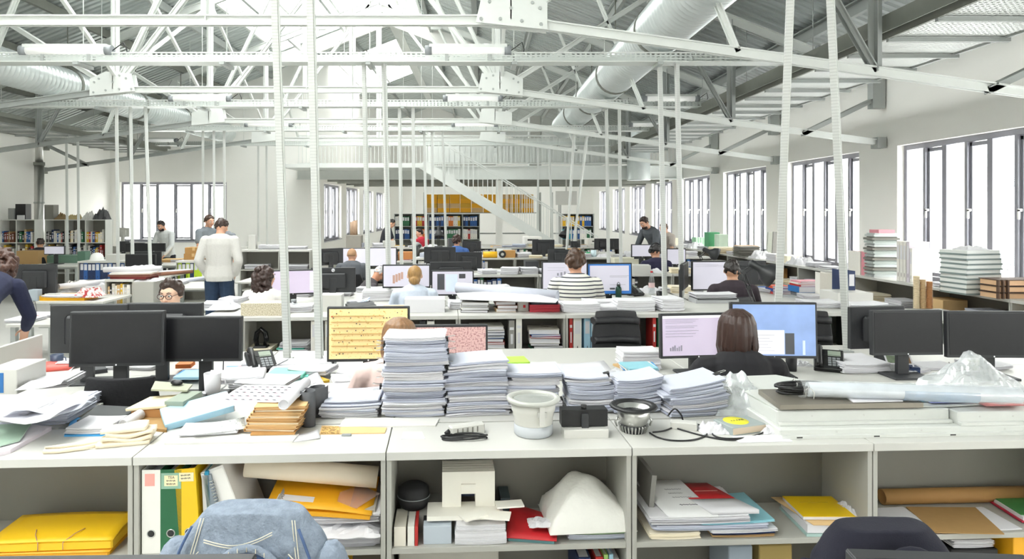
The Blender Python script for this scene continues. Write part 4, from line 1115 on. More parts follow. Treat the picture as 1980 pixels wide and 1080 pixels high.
# ---- the seven paper stacks
WH = {}
def stack(px0, px1, pyt, pyb, d, n, where, **k):
    p = on((px0+px1)/2, pyb, k.pop('zb', ZA)+.001); s = p.y/F; w = (px1-px0)*s; h = (pyb-pyt)*s*k.pop('hk', .93)
    q = p+V(-ST, CT, 0)*d/2
    return paper_tower(q, w, d, h, n, where, **k)
stack(742, 860, 640, 806, .21, 24, 'of the tallest paper stack', bend=.004, jit=.008, clips=.6)
stack(864, 984, 690, 803, .21, 15, 'of the broad stack right of the tallest one', bend=-.004, tilt=-.05, rz=.03)
stack(986, 1088, 714, 798, .21, 9, 'of the low stack behind the round white lamp', bend=.003)
stack(1098, 1186, 722, 798, .2, 9, 'of the stack behind the small black box', bend=.006, rz=-.04)
stack(1184, 1280, 728, 800, .2, 9, 'of the stack behind the chrome reflector lamp', bend=.007, tilt=-.08, rz=.06)
stack(1286, 1402, 738, 806, .22, 10, 'of the fanned stack beside the clear bubble bag', bend=.005, tilt=-.14, rz=.1)
stack(616, 728, 772, 808, .22, 6, 'of the low stack left of the tallest one', bend=.004, tilt=-.03)
# boards and folders under the stacks
plate('foam_board', [(655, 824), (842, 822), (850, 808), (668, 806)], ZA, .006, board_w, 'white board edge under the tallest paper stack', 'board')
# low things in front of them
plate('card', [(776, 848), (822, 847), (816, 834), (780, 834)], ZA, .002, paper, 'small white card lying at the front edge below the tallest stack', 'card')
o = plate('manila_folder', [(618, 838), (744, 836), (748, 826), (622, 822)], ZA, .004, kraft_l, 'pale manila folder with a woven strip sticking out left of the tallest stack', 'folder')
plate('woven_strip', [(620, 836), (656, 836), (656, 824), (624, 824)], ZA+.0045, .003, speck('woven tan strip', '#d9b068', '#8a6a35', 160., .5), '', '', parent=None, nomark=True) and None
o2 = bpy.data.objects[[x.name for x in bpy.data.objects if x.name.startswith('woven_strip')][-1]]; o2.location = o2.location-o.location; o2.parent = o
b = MB().rbox(-.02, .02, -.008, .008, 0, .008, .003)
tag(b.build('usb_stick', grey_pl, loc=on(670, 842, ZA), rz=TH), 'small grey memory stick at the front edge of the shelf top', 'memory stick')
# white socket box and black cable coil
p = on(902, 838, ZA+.0005); r = thing('power_adapter', 'white power adapter box on the coil of black cable', 'adapter', p, TH+.35)
MB().rbox(-.075, .075, -.022, .022, 0, .042, .006).build('case', lam_white, r)
for i in range(5): MB().bx(-.05+i*.022, -.044+i*.022, -.0228, -.022, .01, .032).build('vent_slot', lam_back, r)
MB().cyl((-.075, 0, .02), (-.095, 0, .012), .011, .007).build('strain_relief', black_pl, r)
def coil(p, rx, ry, turns, label, r=.004, rz=0., m=black_pl, seed=1, tail=None, lift=.004, name='cable'):
    q = random.Random(seed); pts = []
    for i in range(turns*20+1):
        a = 2*PI*i/20; k = 1+.1*math.sin(i*.37+seed)+q.uniform(-.015, .015)
        pts.append((rx*k*math.cos(a), ry*k*math.sin(a), r+lift*i/20+.003*math.sin(a*1.5)))
    if tail: pts += tail
    o = MB().tube(pts, r, 7).build(name, m, loc=p, rz=TH+rz); return tag(o, label, 'cable')
coil(on(900, 843, ZA)+V(0.0, -.035, 0), .088, .026, 3, 'coiled black cable in front of the white power adapter', seed=3)
# round white downlight
p = on(1033, 845, ZA+.0005)+V(0, .05, 0); r = thing('round_downlight', 'round white ceiling lamp unit with glass lid standing on the shelf top', 'lamp', p, TH)
MB().lathe([(.001, 0), (.074, 0), (.08, .006), (.08, .046), (.001, .046)], n=40).build('base_ring', mat('lamp base grey', '#b9bdc2', .5), r)
MB().lathe([(.079, .0465), (.081, .05), (.081, .075), (.085, .08), (.085, .092), (.09, .1), (.093, .135), (.001, .135)], n=40).build('body', mat('lamp white', '#cfcec8', .4), r)
MB().lathe([(.094, .134), (.108, .138), (.112, .145), (.111, .152), (.1, .155), (.088, .152), (.086, .14)], n=44, caps=False).build('flange', mat('lamp flange', '#b9bab4', .3), r)
MB().lathe([(.001, .149), (.05, .147), (.0855, .143)], n=36, caps=False).build('glass_lid', mat('frosted lamp glass', '#9fa19d', .15, 0, .1, 30.), r)
MB().bx(.012, .034, -.104, -.088, .06, .138).build('latch', lam_white, r, bevel=.002); MB().bx(.004, .042, -.1, -.09, .095, .115).build('latch_plate', chrome, r)
# black box on a white one, with a bracket
p = on(1133, 846, ZA+.0005)+V(0, .03, 0); r = thing('component_box', 'black box with bracket sitting on a low white box, beside the round lamp', 'box', p, TH)
MB().rbox(-.092, .092, -.035, .045, 0, .034, .003).build('white_base', lam_white, r)
MB().bx(-.096, .096, .0, .06, .036, .105).build('black_body', black_pl, r, bevel=.002)
MB().bx(-.014, .014, -.012, 0, .02, .09).build('bracket', dark_pl, r, bevel=.002); MB().cyl((0, .02, .105), (0, .02, .12), .012).build('knob', black_pl, r)
# chrome reflector lamp
p = on(1229, 838, ZA+.0005)+V(0, .04, 0); r = thing('reflector_lamp', 'chrome recessed lamp with black rim and finned foot on the shelf top', 'lamp', p, TH)
fin = MB(); fin.lathe([(.001, 0), (.052, 0), (.052, .03), (.001, .03)], n=28)
fb = fin.build('heat_sink', dark_pl, r)
for k in range(26):
    a = 2*PI*k/26; MB().bar((.052*math.cos(a), .052*math.sin(a), .002), (.062*math.cos(a), .062*math.sin(a), .03), .005, .006).build('fin', chrome, r)
MB().lathe([(.05, .03), (.056, .035), (.06, .05), (.064, .055), (.07, .1), (.066, .1), (.05, .06), (.02, .045), (.001, .044)], n=32, caps=False).build('reflector', chrome, r)
MB().lathe([(.066, .1), (.08, .097), (.097, .1), (.1, .104), (.095, .11), (.078, .112), (.07, .104), (.062, .085), (.045, .065), (.04, .06)], n=40, caps=False).build('rim', black_pl, r)
MB().ball((0, 0, .062), .02, 10).build('lamp_lens', mat('pale lens', '#f3eee0', .1), r)
for s in (-1, 1): MB().tube([(s*.066, 0, .06), (s*.078, 0, .04), (s*.07, 0, .02)], .004, 6).build('spring_clip', chrome, r)
# cables at the right front
def cable(pts, label, r=.0035, zb=ZA, m=black_pl, zs=None, name='cable'):
    P = []
    for i, q in enumerate(pts):
        v = on(q[0], q[1], zb+r+(q[2] if len(q) > 2 else 0)); P.append(v)
    S = []
    for i in range(len(P)-1):
        p0, p1, p2, p3 = P[max(0, i-1)], P[i], P[i+1], P[min(len(P)-1, i+2)]
        for k in range(8):
            t = k/8; S.append(.5*((2*p1)+(p2-p0)*t+(2*p0-5*p1+4*p2-p3)*t*t+(3*p1-p0-3*p2+p3)*t**3))
    S.append(P[-1]); c = P[0].copy()
    o = MB().tube([q-c for q in S], r, 7).build(name, m, loc=c); return tag(o, label, 'cable')
cable([(1256, 836), (1272, 845), (1300, 851), (1340, 850), (1366, 840), (1362, 826), (1340, 818), (1312, 822), (1285, 832), (1262, 835)], 'thin black cable looping from the chrome reflector lamp')
cable([(1376, 832), (1380, 841), (1400, 847), (1440, 846), (1470, 838), (1482, 832)], 'thin black cable running in front of the grey box with the yellow sticker')
cable([(1292, 803, .02), (1304, 790, .06), (1316, 800, .04), (1320, 815, .004), (1308, 826)], 'short black cable hanging from the fanned paper stack')
cable([(1310, 828), (1360, 842), (1410, 850), (1450, 846)], 'black lamp lead lying across the front edge of the shelf')
# white adapter, crumpled papers, grey box with yellow sticker
p = on(1326, 832, ZA+.0005)+V(0, .03, 0); r = thing('adapter_box', 'small white adapter box between the black cables', 'adapter', p, TH-.35)
MB().rbox(-.055, .055, -.022, .022, 0, .03, .004).build('case', lam_white, r); MB().bx(.052, .058, -.012, .012, .006, .022).build('socket', grey_pl, r)
p = on(1440, 838, ZA+.0005)+V(0, .055, 0); r = thing('grey_box', 'flat grey box with a round yellow sticker, right of the cables', 'box', p, TH+.28)
MB().rbox(-.085, .085, -.06, .065, 0, .034, .003).build('body', mat('grey card box', '#9aa3a2', .6), r); MB().bx(-.083, .083, -.0605, -.0595, .004, .03).build('edge_label', mat('beige edge', '#c8b7a0', .6), r)
st = MB(Matrix.Translation((-.01, .012, .0342))).lathe([(.001, 0), (.052, 0), (.052, .0008), (.001, .0008)], n=36).build('sticker', mat('yellow sticker', '#f5ea3d', .6), r)
for i, x in enumerate((-.036, -.022, -.008, .006, .018)): MB().tube([(x, .012-.006, .0357), (x+.006, .02, .0357), (x+.01, .008+.003*(i % 2), .0357)], .001, 4).build('handwriting', ink_m, st)
def crumple(p, w, d, h, label, m=paper, seed=1, rz=0., n=14, cat='paper', name='crumpled_paper', solid=.0, zmin=0.):
    off = V(seed*7.3, seed*3.1, 0)
    def f(a, c):
        x, y = (a-.5)*w, (c-.5)*d
        e = min(1, 5*min(a, 1-a, c, 1-c))
        q = V(a*3, c*3, 0)+off
        q1 = noise.noise(q); q2 = abs(noise.noise(q*2.3)); hh = h*(.35*e+.75*e*abs(q1)+.5*q2*e)
        return (x+.05*w*noise.noise(q*1.7+V(3, 1, 2)), y+.06*d*noise.noise(q*1.9+V(8, 1, 2)), zmin+max(.0, hh))
    o = MB().grid(f, n, n, thick=.0015, smooth=False).build(name, m, loc=p, rz=TH+rz); return tag(o, label, cat)
crumple(on(1385, 838, ZA+.002)+V(0, .04, 0), .12, .1, .04, 'crumpled white tissue left of the grey box with the sticker', seed=2)
crumple(on(1478, 852, ZA+.002)+V(0, .03, 0), .22, .08, .01, 'torn white paper sheet at the front edge below the grey box', seed=5)
crumple(on(1500, 835, ZA+.002)+V(0, .03, 0), .13, .1, .025, 'white paper scrap between the grey box and the white lamp housings', seed=8)
# white metal lamp housings (long profiles) at the right
def long_profile(px0, px1, pyb, h, d, label, zb=ZA, slots=0, dz=0., rz=0., tiltx=0., extra=None, name='lamp_housing'):
    p = on(px0, pyb, zb+.0005); q = on(px1, pyb, zb+.0005); L = (q.x-p.x)/CT
    r = thing(name, label, 'lamp housing', p, TH+rz)
    MB().rbox(0, L, 0, d, 0, h, .004).build('casing', mat('white lacquered steel', '#cfd1cd', .4), r)
    MB().bx(0, L, -.02, 0, 0, .012).build('flange_strip', mat('white lacquered steel', '#cfd1cd', .4), r)
    for i in range(slots): MB().bx(.06+i*L*.27, .084+i*L*.27, -.0206, -.0195, .004, .009).build('slot', black_pl, r)
    for i in range(3): MB().cyl((L*(.2+.3*i), -.001, h*.6), (L*(.2+.3*i), .002, h*.6), .004, n=8).build('screw', chrome, r)
    return r
long_profile(1508, 2075, 846, .034, .4, 'long white lamp housing lowest at the right front edge, with dark slots', slots=4)
long_profile(1503, 1848, 820, .055, .3, 'white lamp housing box lying on the lowest one, left of the step', zb=ZA+.035)
long_profile(1852, 2075, 820, .052, .3, 'white lamp housing box lying on the lowest one, at the right edge', zb=ZA+.035)
plate('metal_plate', [(1392, 728), (1500, 790), (1840, 784), (1990, 776), (1990, 745), (1560, 735), (1500, 724)], ZA+.092, .004, mat('white lacquered steel', '#cfd1cd', .4), 'large white metal plate lying on top of the lamp housings', 'metal plate')
o = plate('steel_sheet', [(1466, 752), (1508, 782), (1786, 778), (1726, 746)], ZA+.098, .022, mat('grey brown metal', '#8d877c', .4, .5), 'grey metal panel with brownish edge under the coil of thick black cable', 'metal sheet', bevel=.002)
zt = ZA+.122
plate('paper_sheet', [(1622, 758), (1650, 776), (1746, 774), (1722, 756)], zt, .004, paper, 'white sheet lying on the grey metal panel right of the thick cable', 'sheet of paper')
coil(on(1556, 760, zt), .12, .055, 5, 'thick coiled black mains cable lying on the grey metal panel', r=.006, seed=6, lift=.007)
b = MB().cyl((0, 0, .016), (.075, .02, .018), .022, .018, n=14).cyl((-.05, -.01, .014), (0, 0, .016), .014, .02, n=12)
tag(b.build('cable_plug', black_pl, loc=on(1598, 766, zt), rz=TH), 'black cable plug at the right end of the thick coiled cable', 'plug')
for i, (a, c) in enumerate(((1536, 752), (1566, 770))):
    tag(MB().tube([(0, -.02, .004), (0, -.024, .03), (0, 0, .05), (0, .024, .03), (0, .02, .004)], .0025, 6).build('cable_tie', lam_white, loc=on(a, c, zt), rz=TH+.3*i), 'white tie around the coiled black cable, %s' % ('left one' if i == 0 else 'right one'), 'cable tie')
# wrapped tube and plastic bag
p0, p1 = on(1562, 752, zt+.034), on(1972, 764, zt+.034)
r = thing('wrapped_tube', 'long white tube wrapped in clear plastic lying across the lamp housings', 'tube', p0, 0)
d = p1-p0
MB().cyl((0, 0, 0), d, .031, n=20).build('tube', mat('pale blue grey tube', '#dfe4ea', .35, 0, .05), r); MB().cyl(d*.45-V(0, .0, .004), d*.8-V(0, 0, .004), .0325, n=20).build('blue_grey_band', mat('blue grey band', '#9fb4cb', .4, 0, .3, 10.), r)  # blue grey band showing along the tube's lower side
n = 18; rings = []
for j in range(30):
    t = -.04+1.1*j/29; rad = .037+.006*noise.noise(V(j*.9, 2, 0)); ce = d*t
    rings.append([ce+V(0, math.cos(2*PI*i/n), math.sin(2*PI*i/n))*(rad*(1+.08*noise.noise(V(i*.8, j*.7, 5)))) for i in range(n)])
MB().loft(rings, False).build('plastic_wrap', clear_pl, r)
def film_bag(p, w, d, h, label, m, seed=0, rz=0., pk=(0, .1)):
    def f(a, c):
        x = (a-.5)*2; y = (c-.5)*2; e = max(0, 1-max(abs(x), abs(y))**2.5); q = V(a*4, c*4, seed)
        k = math.exp(-((x-pk[0])**2*2.2+(y-pk[1])**2*1.6)); z = h*e**.5*(.3+.7*k)*(1+.35*noise.noise(q*1.6))+.018*e*abs(noise.noise(q*4))
        return (x*w/2*(1+.08*noise.noise(q)), y*d/2*(1+.08*noise.noise(q+V(5, 2, 1))), max(.0, z))
    return tag(MB().grid(f, 26, 22, thick=.001, smooth=False).build('plastic_bag', m, loc=p, rz=TH+rz), label, 'plastic bag')
film_bag(on(1442, 800, ZA+.003)+V(0, .11, 0), .3, .26, .15, 'crumpled clear bubble bag between the fanned stack and the lamp housings', glass('cloudy plastic film', (.97, .98, .98), .14, .2, .4), 31, 0, (.1, .2))
film_bag(on(1905, 762, zt+.005)+V(0, .05, 0), .36, .3, .16, 'clear crumpled plastic bag over the right end of the wrapped tube', glass('thin cloudy film', (.97, .98, .985), .12, .15, .22), 14, 0, (-.15, .1))
def folder_soft(p, w, d, h, label, m, rz=0., cat='folder', name='folder', bow=.012):
    o = MB().grid(lambda a, c: ((a-.5)*w, (c-.5)*d, h+bow*math.sin(a*PI)*math.sin(c*PI)), 8, 5, thick=h).build(name, m, loc=p, rz=TH+rz); return tag(o, label, cat)
folder_soft(on(1925, 778, zt-.024), .17, .1, .02, 'red and pink plastic pouch under the clear bag at the right edge', mat('pink pouch', '#e79a9a', .4, 0, .3, 12.), cat='pouch', name='pouch')
for i, (q, m, l) in enumerate((([(1742, 766), (1762, 776), (1800, 775), (1780, 764)], mat('cyan leaflet', '#7cc7d6', .5), 'cyan leaflet beside the wrapped tube'), ([(1782, 770), (1800, 778), (1882, 776), (1850, 766)], mat('lilac blue leaflet', '#8d95cf', .5, 0, .3, 20.), 'blue and purple leaflet beside the wrapped tube'))):
    plate('leaflet', q, zt-.022+.0022*i, .002, m, l, 'leaflet')
# ---- left part of the shelf top
p = on(16, 762, ZA+.0005)+V(-.03, .12, 0)
r = thing('archive_box', 'white box with a blue label at the far left of the shelf top', 'box', p, TH)
MB().rbox(-.09, .065, -.12, .13, 0, .125, .003).build('body', lam_white, r); MB().bx(-.088, .0, -.1215, -.12, .008, .108).build('side_label', blue, r)
def pl(px0, px1, pyb, h, d, label, **k):
    p = on((px0+px1)/2, pyb, k.pop('zb', ZA)+.0005); w = (px1-px0)*p.y/F
    return pile(p+V(-ST, CT, 0)*d/2, w, d, h, label, **k)
pl(2, 124, 822, .05, .26, 'thick pile of folded white plans at the left end of the shelf top', bend=.004, rag=.008, rz=.04, m=paper2)
pl(-25, 96, 818, .02, .24, 'loose white plans on top of the thick pile at the left', zb=ZA+.058, bend=.012, rz=-.08)
sheet(on(60, 806, ZA+.09), .3, .2, 'large white plan sheet on top of the left pile, front one', curl=.03, rz=-.1, wav=.02)
sheet(on(96, 790, ZA+.1), .28, .2, 'large white plan sheet on top of the left pile, rear one', curl=-.02, rz=.25, wav=.03, m=paper2)
bundle(frame(on(40, 790, ZA+.085), TH-.2), .26, .2, .012, 'folded white plans in the left pile below the plan sheets', None, paper, .01, .02, .006, name='plan_sheets', cat='plans')
pl(10, 120, 752, .035, .22, 'pile of white documents behind the creased plan at the left', bend=.006, rz=.1)
sheet(on(88, 742, ZA+.045), .2, .2, 'curled white sheet on the documents beside the black chair', curl=.06, rz=.2)
pl(112, 148, 800, .05, .2, 'ragged pile of papers left of the black chair', rag=.012, m=paper2)
o = plate('magazine', [(-30, 868), (38, 850), (62, 815), (-20, 822)], ZA+.02, .006, mat('green landscape cover', '#a9c3b0', .4, 0, .3, 8.), 'green and white magazine at the front left corner', 'magazine')
plate('document', [(-40, 884), (20, 868), (100, 824), (60, 820), (-40, 832)], ZA, .016, mat('pale lilac paper', '#e6dde6', .7), 'lilac tinted documents under the magazine at the front left corner', 'document')
plate('portfolio', [(148, 812), (252, 816), (268, 786), (190, 782)], ZA+.012, .014, mat('dark grey plastic', '#3f4143', .35), 'dark grey flat portfolio in front of the black chair', 'folder', bevel=.002)
pl(128, 206, 838, .022, .17, 'white papers on the blue folder in front of the dark portfolio', zb=ZA+.007, bend=.003, rz=-.05)
plate('folder', [(124, 841), (206, 840), (212, 810), (140, 806)], ZA, .006, mat('bright blue plastic', '#3f9ad6', .4), 'bright blue folder under white papers, left front', 'folder')
# cream book box on a brown sample board
plate('sample_board', [(244, 822), (322, 830), (328, 800), (262, 796)], ZA, .012, mdf, 'dark brown sample board under the cream box', 'board')
p = on(312, 806, ZA+.013)+V(0, .08, 0); r = thing('sample_box', 'open cream covered box full of samples on the brown board', 'box', p, TH-.12)
MB().bx(-.13, .11, -.085, .1, 0, .035).build('tray', mat('brown box side', '#b07f4c', .7), r); MB().bx(.02, .105, -.08, .095, .035, .07).build('samples', mat('grey green card', '#8f9a8c', .7), r)
MB(rot(ry=-.1)).bx(-.15, .035, -.09, .105, .04, .052).build('cover', mat('cream cloth cover', '#e3d5b4', .8), r, bevel=.002)
plate('sample_card', [(292, 752), (362, 754), (372, 742), (300, 736)], ZA+.09, .008, mat('olive grey card', '#a5a894', .7), 'olive grey sample card on the cream box', 'card')
r = thing('computer_mouse', 'small black mouse on top of the sample card', 'mouse', on(342, 744, ZA+.0985), TH+1.2)
MB().ball((0, 0, .012), .03, 14, sc=(.7, 1.1, .42)).build('shell', black_pl, r); MB().bx(-.002, .002, .008, .03, .018, .026).build('wheel', grey_pl, r)
roll(on(238, 820, ZA+.02), on(272, 800, ZA+.03), .022, 'short white paper roll beside the cream box')
# tote bag
r = thing('tote_bag', 'folded cream cotton tote bag at the front left edge', 'bag', on(236, 862, ZA+.0005)+V(0, .05, 0), TH+.25)
tm = mat('cream cotton', '#e9dcc4', .9, 0, .06, 40., bump=.2)
for i in range(4):
    k = i*.017; q = .012*((i*37) % 3-1)
    MB().grid(lambda a, c: ((a-.5)*(.19-.01*i)+q, (c-.5)*(.11-.006*i), .015+k+.008*math.sin(a*6+i)*math.sin(c*4+i)), 12, 8, thick=.014).build('fold', tm, r)
MB().tube([(-.09, -.03, .01), (-.15, -.05, .008), (-.23, -.06, .008), (-.28, -.05, .008), (-.285, -.025, .01), (-.22, -.02, .012), (-.12, -.01, .012), (-.08, 0, .02)], .009, 6).build('strap', tm, r)
plate('leaflet', [(160, 868), (190, 866), (184, 852), (162, 852)], ZA, .003, mat('grey cream leaflet', '#d5d2ca', .7), 'small pale leaflet under the strap of the tote bag', 'leaflet')
# pale blue box file, boards, manila folders, printed sheet
p = on(388, 800, ZA+.03); r = thing('box_file', 'pale blue box file propped up at an angle behind the manila folders', 'folder', p, TH+.5, tilt=(.22, -.14))
MB().bx(-.15, .13, -.06, .09, 0, .03).build('body', sky, r, bevel=.002); MB().bx(.131, .134, -.058, .088, .002, .028).build('pages', paper, r)
plate('foam_board', [(318, 856), (566, 852), (578, 838), (345, 836)], ZA, .007, board_w, 'long white board along the front edge below the manila folders', 'board')
pl(345, 452, 842, .012, .14, 'loose papers between the blue box file and the long white board', zb=ZA+.008, rz=.12, bend=.004)
sheet(on(424, 825, ZA+.024), .2, .14, 'sheet with dark dots beside the manila folders', m=speck('dotted pattern', '#eef0ec', '#7d8a88', 130., .6), rz=.3)
zz0 = ZA+.008
plate('board', [(484, 838), (570, 836), (580, 815), (500, 814)], zz0, .008, kraft, 'brown board under the pile of manila folders', 'board')
zf = zz0+.0085
p0_ = on(524, 836, zf)
for i in range(8):
    p = V(p0_.x, p0_.y, zf)+V(R.uniform(-.006, .006)+.002*i, .125+.004*i, 0); M = frame(p, TH-.1+.02*i+R.uniform(-.03, .03))
    w, d, t = .215, .235, .0118
    b = MB(); b.bx(-w/2, w/2, -d/2, d/2, 0, .0016); b.bx(-w/2, -w/2+.0016, -d/2, d/2, .0016, t-.0016)
    b.add([(-w/2, -d/2, t-.0016), (w/2-.004, -d/2+.003, t-.003), (w/2-.004, d/2, t-.0016), (-w/2, d/2, t-.0016), (-w/2, -d/2, t), (w/2-.004, -d/2+.003, t-.0014), (w/2-.004, d/2, t), (-w/2, d/2, t)], [(0,3,2,1),(4,5,6,7),(0,1,5,4),(1,2,6,5),(2,3,7,6),(3,0,4,7)])
    o = b.build('manila_folder', kraft_l if i % 3 else kraft); o.matrix_world = M
    tag(o, 'manila folder, %s in the pile beside the dark cylinders' % ('lowest' if i == 0 else 'topmost' if i == 7 else '%s from the bottom' % ordw(i)), 'folder', 'manila folders in the pile')
    MB().bx(-w/2+.005, w/2-.009, -d/2+.007, d/2-.006, .0018, t-.0034).build('papers', kraft_l if i % 2 else paper_c, o)
    zf += .0122
# big sheet printed with rows of little figures
r = thing('printed_sheet', 'large sheet printed with rows of small black and pink figures, on the manila folders', 'sheet of paper', on(522, 760, zf+.004), TH-.1)
W_, D_ = .34, .27
def shz(a, c): return .02*max(0, a-.75)**1.2*6*(1-.3*c)+.006*math.sin(c*3)
MB().grid(lambda a, c: ((a-.5)*W_, (c-.5)*D_, shz(a, c)), 14, 8, thick=.001).build('sheet', paper, r)
for j in range(5):
    for i in range(7):
        a, c = .07+i*.1, .1+j*.18; x, y, z = (a-.5)*W_, (c-.5)*D_, shz(a, c)+.0008
        MB().ball((x, y, z), .0085, 8, sc=(1, .7, .06)).build('printed_figure', ui_ink, r)
        MB().ball((x+.011, y-.008, z), .006, 6, sc=(1.3, .6, .06)).build('printed_mark', mat('faded pink print', '#d9a0b4', .6) if (i+j) % 2 else ui_line, r)
roll(on(548, 782, zf+.03), on(592, 738, zf+.03), .022, 'rolled edge of white paper lying beside the printed sheet')
# dark curled cylinders
def open_cyl(p, r0, h, label, m, rz, gap=.5, tilt=(0, 0)):
    n = 22; rings = []
    prof = []
    for i in range(n+1):
        a = gap/2+(2*PI-gap)*i/n; rr = r0*(1+.22*i/n); prof.append((rr*math.cos(a), rr*math.sin(a)))
    b = MB(); vs = []; fs = []
    for z in (0, h):
        for q in prof: vs.append((q[0], q[1]*.75, z))
    for i in range(n): fs.append((i, i+1, n+2+i, n+1+i))
    b.add(vs, fs, 0, True); o = b.build('curled_sheet', m, loc=p, rz=TH+rz, solid=.003); o.rotation_euler = (tilt[0], tilt[1], TH+rz); return tag(o, label, 'curled sheet')
slate = mat('slate grey felt', '#55565a', .8, 0, .15, 60.)
open_cyl(on(590, 826, ZA+.001)+V(0.0, .035, 0), .038, .15, 'curled dark grey sheet standing beside the manila folders, front one', slate, 2.2)
open_cyl(on(612, 806, ZA+.001)+V(.0, .03, 0), .038, .13, 'curled dark grey sheet standing beside the manila folders, rear one', slate, .6)
sheet(on(588, 845, ZA+.0005), .12, .085, 'white paper scrap curling at the front edge below the dark cylinders', curl=.012, rz=.3)
# mug, computer mouse, papers behind
def desk_pile(px0, px1, pyb, h, d, label, zb=.731, **k): return pl(px0, px1, pyb, h, d, label, zb=zb, **k)
cup(on(411, 765, ZA), 'white mug behind the pale blue box file', .115, .036, .042, paper, 'mug', True, name='mug')
r = thing('computer_mouse', 'black computer mouse beside the white mug', 'mouse', on(402, 768, ZA)+V(.0, -.06, 0), TH+.4)
MB().ball((0, 0, .016), .034, 14, sc=(.7, 1.1, .5)).build('shell', black_pl, r); MB().bx(-.002, .002, .008, .03, .024, .034).build('wheel', grey_pl, r)
for a in (
    (395, 500, 742, .03, .2, 'pile of white papers right of the white mug', {'rz': .2, 'bend': .006}),
    (455, 560, 760, .02, .2, 'white papers behind the printed sheet', {'rz': -.2}),
    (318, 380, 790, .02, .2, 'white papers left of the white mug', {'rz': .4})):
    pl(a[0], a[1], min(a[2], 748) if a[2] > 750 and a[0] > 440 else a[2], *a[3:6], **a[6])
# ================================================================== IN THE FRONT COMPARTMENTS
ZS1 = .5455
def sh(px, back, z=ZS1): return onv(px, VA+back, z)       # a point on the inner shelf board, `back` metres behind its front edge
# U0: yellow elastic folder on another
def elastic_folder(p, w, d, h, label, m, rz, bow=.02, bands=True, rear_drop=0.):
    r = thing('elastic_folder', label, 'folder', p, TH+rz)
    def top(a, c): return ((a-.5)*w, (c-.5)*d, h+bow*math.sin(PI*min(1, a*1.02))*(.4+.6*c)-.25*h*max(0, .35-c)/.35)
    MB().grid(top, 12, 8, thick=.003).build('cover', m, r)
    MB().rbox(-w/2+.004, w/2-.004, -d/2+.004, d/2-.004, 0, h*.72, .006).build('body', m, r)
    if bands:
        for s in (-1, 1): MB().tube([(s*w*.1, -d/2-.003, h*.1), (s*w*.1, -d/2-.003, h*.7), (s*w*.16, -d/2+.03, h+bow*.6), (s*w*.2, -d/2+.07, h+bow*.8)], .0016, 5).build('elastic_band', mat('elastic', '#b98a7a', .8), r)
    return r
elastic_folder(sh(122, .115), .46, .22, .022, 'orange yellow folder lowest under the yellow one, far left compartment', yellow_o, 0, .0, False)
elastic_folder(sh(128, .115, ZS1+.023), .45, .215, .045, 'big yellow folder with elastic bands in the far left compartment', yellow, .02, .006)
# U1: upright files
def big_binder(px, w, h, d, label, m, lean=0., back=.012, lab=None, ring=chrome, hole=True):
    p = sh(px, back); r = thing('binder', label, 'binder', p, TH, None, (0, lean))
    MB().bx(0, w, 0, .003, 0, h).bx(0, .003, .003, d, 0, h).bx(w-.003, w, .003, d, 0, h).build('cover', m, r, bevel=.001)
    MB().bx(.012, w-.012, .02, d-.012, .006, h-.025).build('pages', paper, r)
    if hole:
        M = rot(rx=PI/2); MB().cyl((w/2, -.0012, h*.24), (w/2, .0, h*.24), .0135, n=24).build('finger_hole', black_pl, r)
        MB().tube([(w/2+.0145*math.cos(2*PI*i/24), -.001, h*.24+.0145*math.sin(2*PI*i/24)) for i in range(24)], .002, 6, closed=True).build('hole_ring', ring, r)
    return r
b1 = big_binder(274, .07, .318, .285, 'white lever arch file with a pink note, first in the row', mat('white file', '#e8e6e0', .5))
MB().bx(.012, .048, -.001, 0, .257, .303).build('sticky_note', mat('pink note', '#f2a79d', .7), b1)
b2 = big_binder(309.5, .08, .318, .285, 'green lever arch file with a cream label', mat('file green', '#15613a', .4))
lb = MB().bx(.016, .066, -.0016, 0, .256, .296).build('spine_label', mat('cream label', '#efe3b8', .7), b2); MB().bx(.004, .078, -.0008, -.0002, .245, .305).build('label_pocket', mat('label film', '#8fb59f', .2), b2)
text('label_text', 'TEA', .014, ink_m, lb, rot(rx=PI/2, loc=(.042, -.0018, .288)), .0002)
for k in range(2): stroke(lb, rot(rx=PI/2, loc=(.024, -.0019, .276-.012*k)), .034, ink_m, .0008)
b3 = big_binder(348, .078, .318, .285, 'yellow lever arch file with a pale label, leaning slightly', mat('file yellow', '#edc413', .4), lean=-.07)
lb = MB(rot(ry=.06)).bx(.0, .054, -.0016, 0, .272, .305).build('spine_label', mat('cream label', '#efe3b8', .7), b3)
for k in range(2): stroke(lb, rot(rx=PI/2, loc=(.024, -.0019, .294-.012*k)), .036, ink_m, .0009)
for x, w, h, ln, m, l in ((396, .022, .29, -.04, lam_white, 'white upright folder right of the yellow file'), (405, .014, .305, -.06, mat('teal folder', '#1f8fb4', .4), 'teal upright folder among the files'), (411, .012, .28, -.12, mat('sea green folder', '#4f9a72', .4), 'sea green upright folder among the files'), (419, .012, .3, -.2, mat('silver folder', '#cfd3d6', .3), 'silver grey upright folder leaning right')):
    tag(MB(rot(ry=ln)).bx(0, w, 0, .24, 0, h).build('folder', m, loc=sh(x, .02), rz=TH), l, 'folder')
r = thing('notebook', 'spiral bound grey notebook leaning among the files', 'notebook', sh(430, .02), TH, None, (0, -.25))
MB().bx(0, .03, 0, .22, 0, .295).build('cover', mat('notebook grey', '#87919a', .5), r)
for i in range(22): MB().tube([(.028+.008*math.cos(a), -.004+.008*math.sin(a), .02+i*.012) for a in [2*PI*k/8 for k in range(8)]], .0018, 4, closed=True).build('spiral_ring', chrome, r)
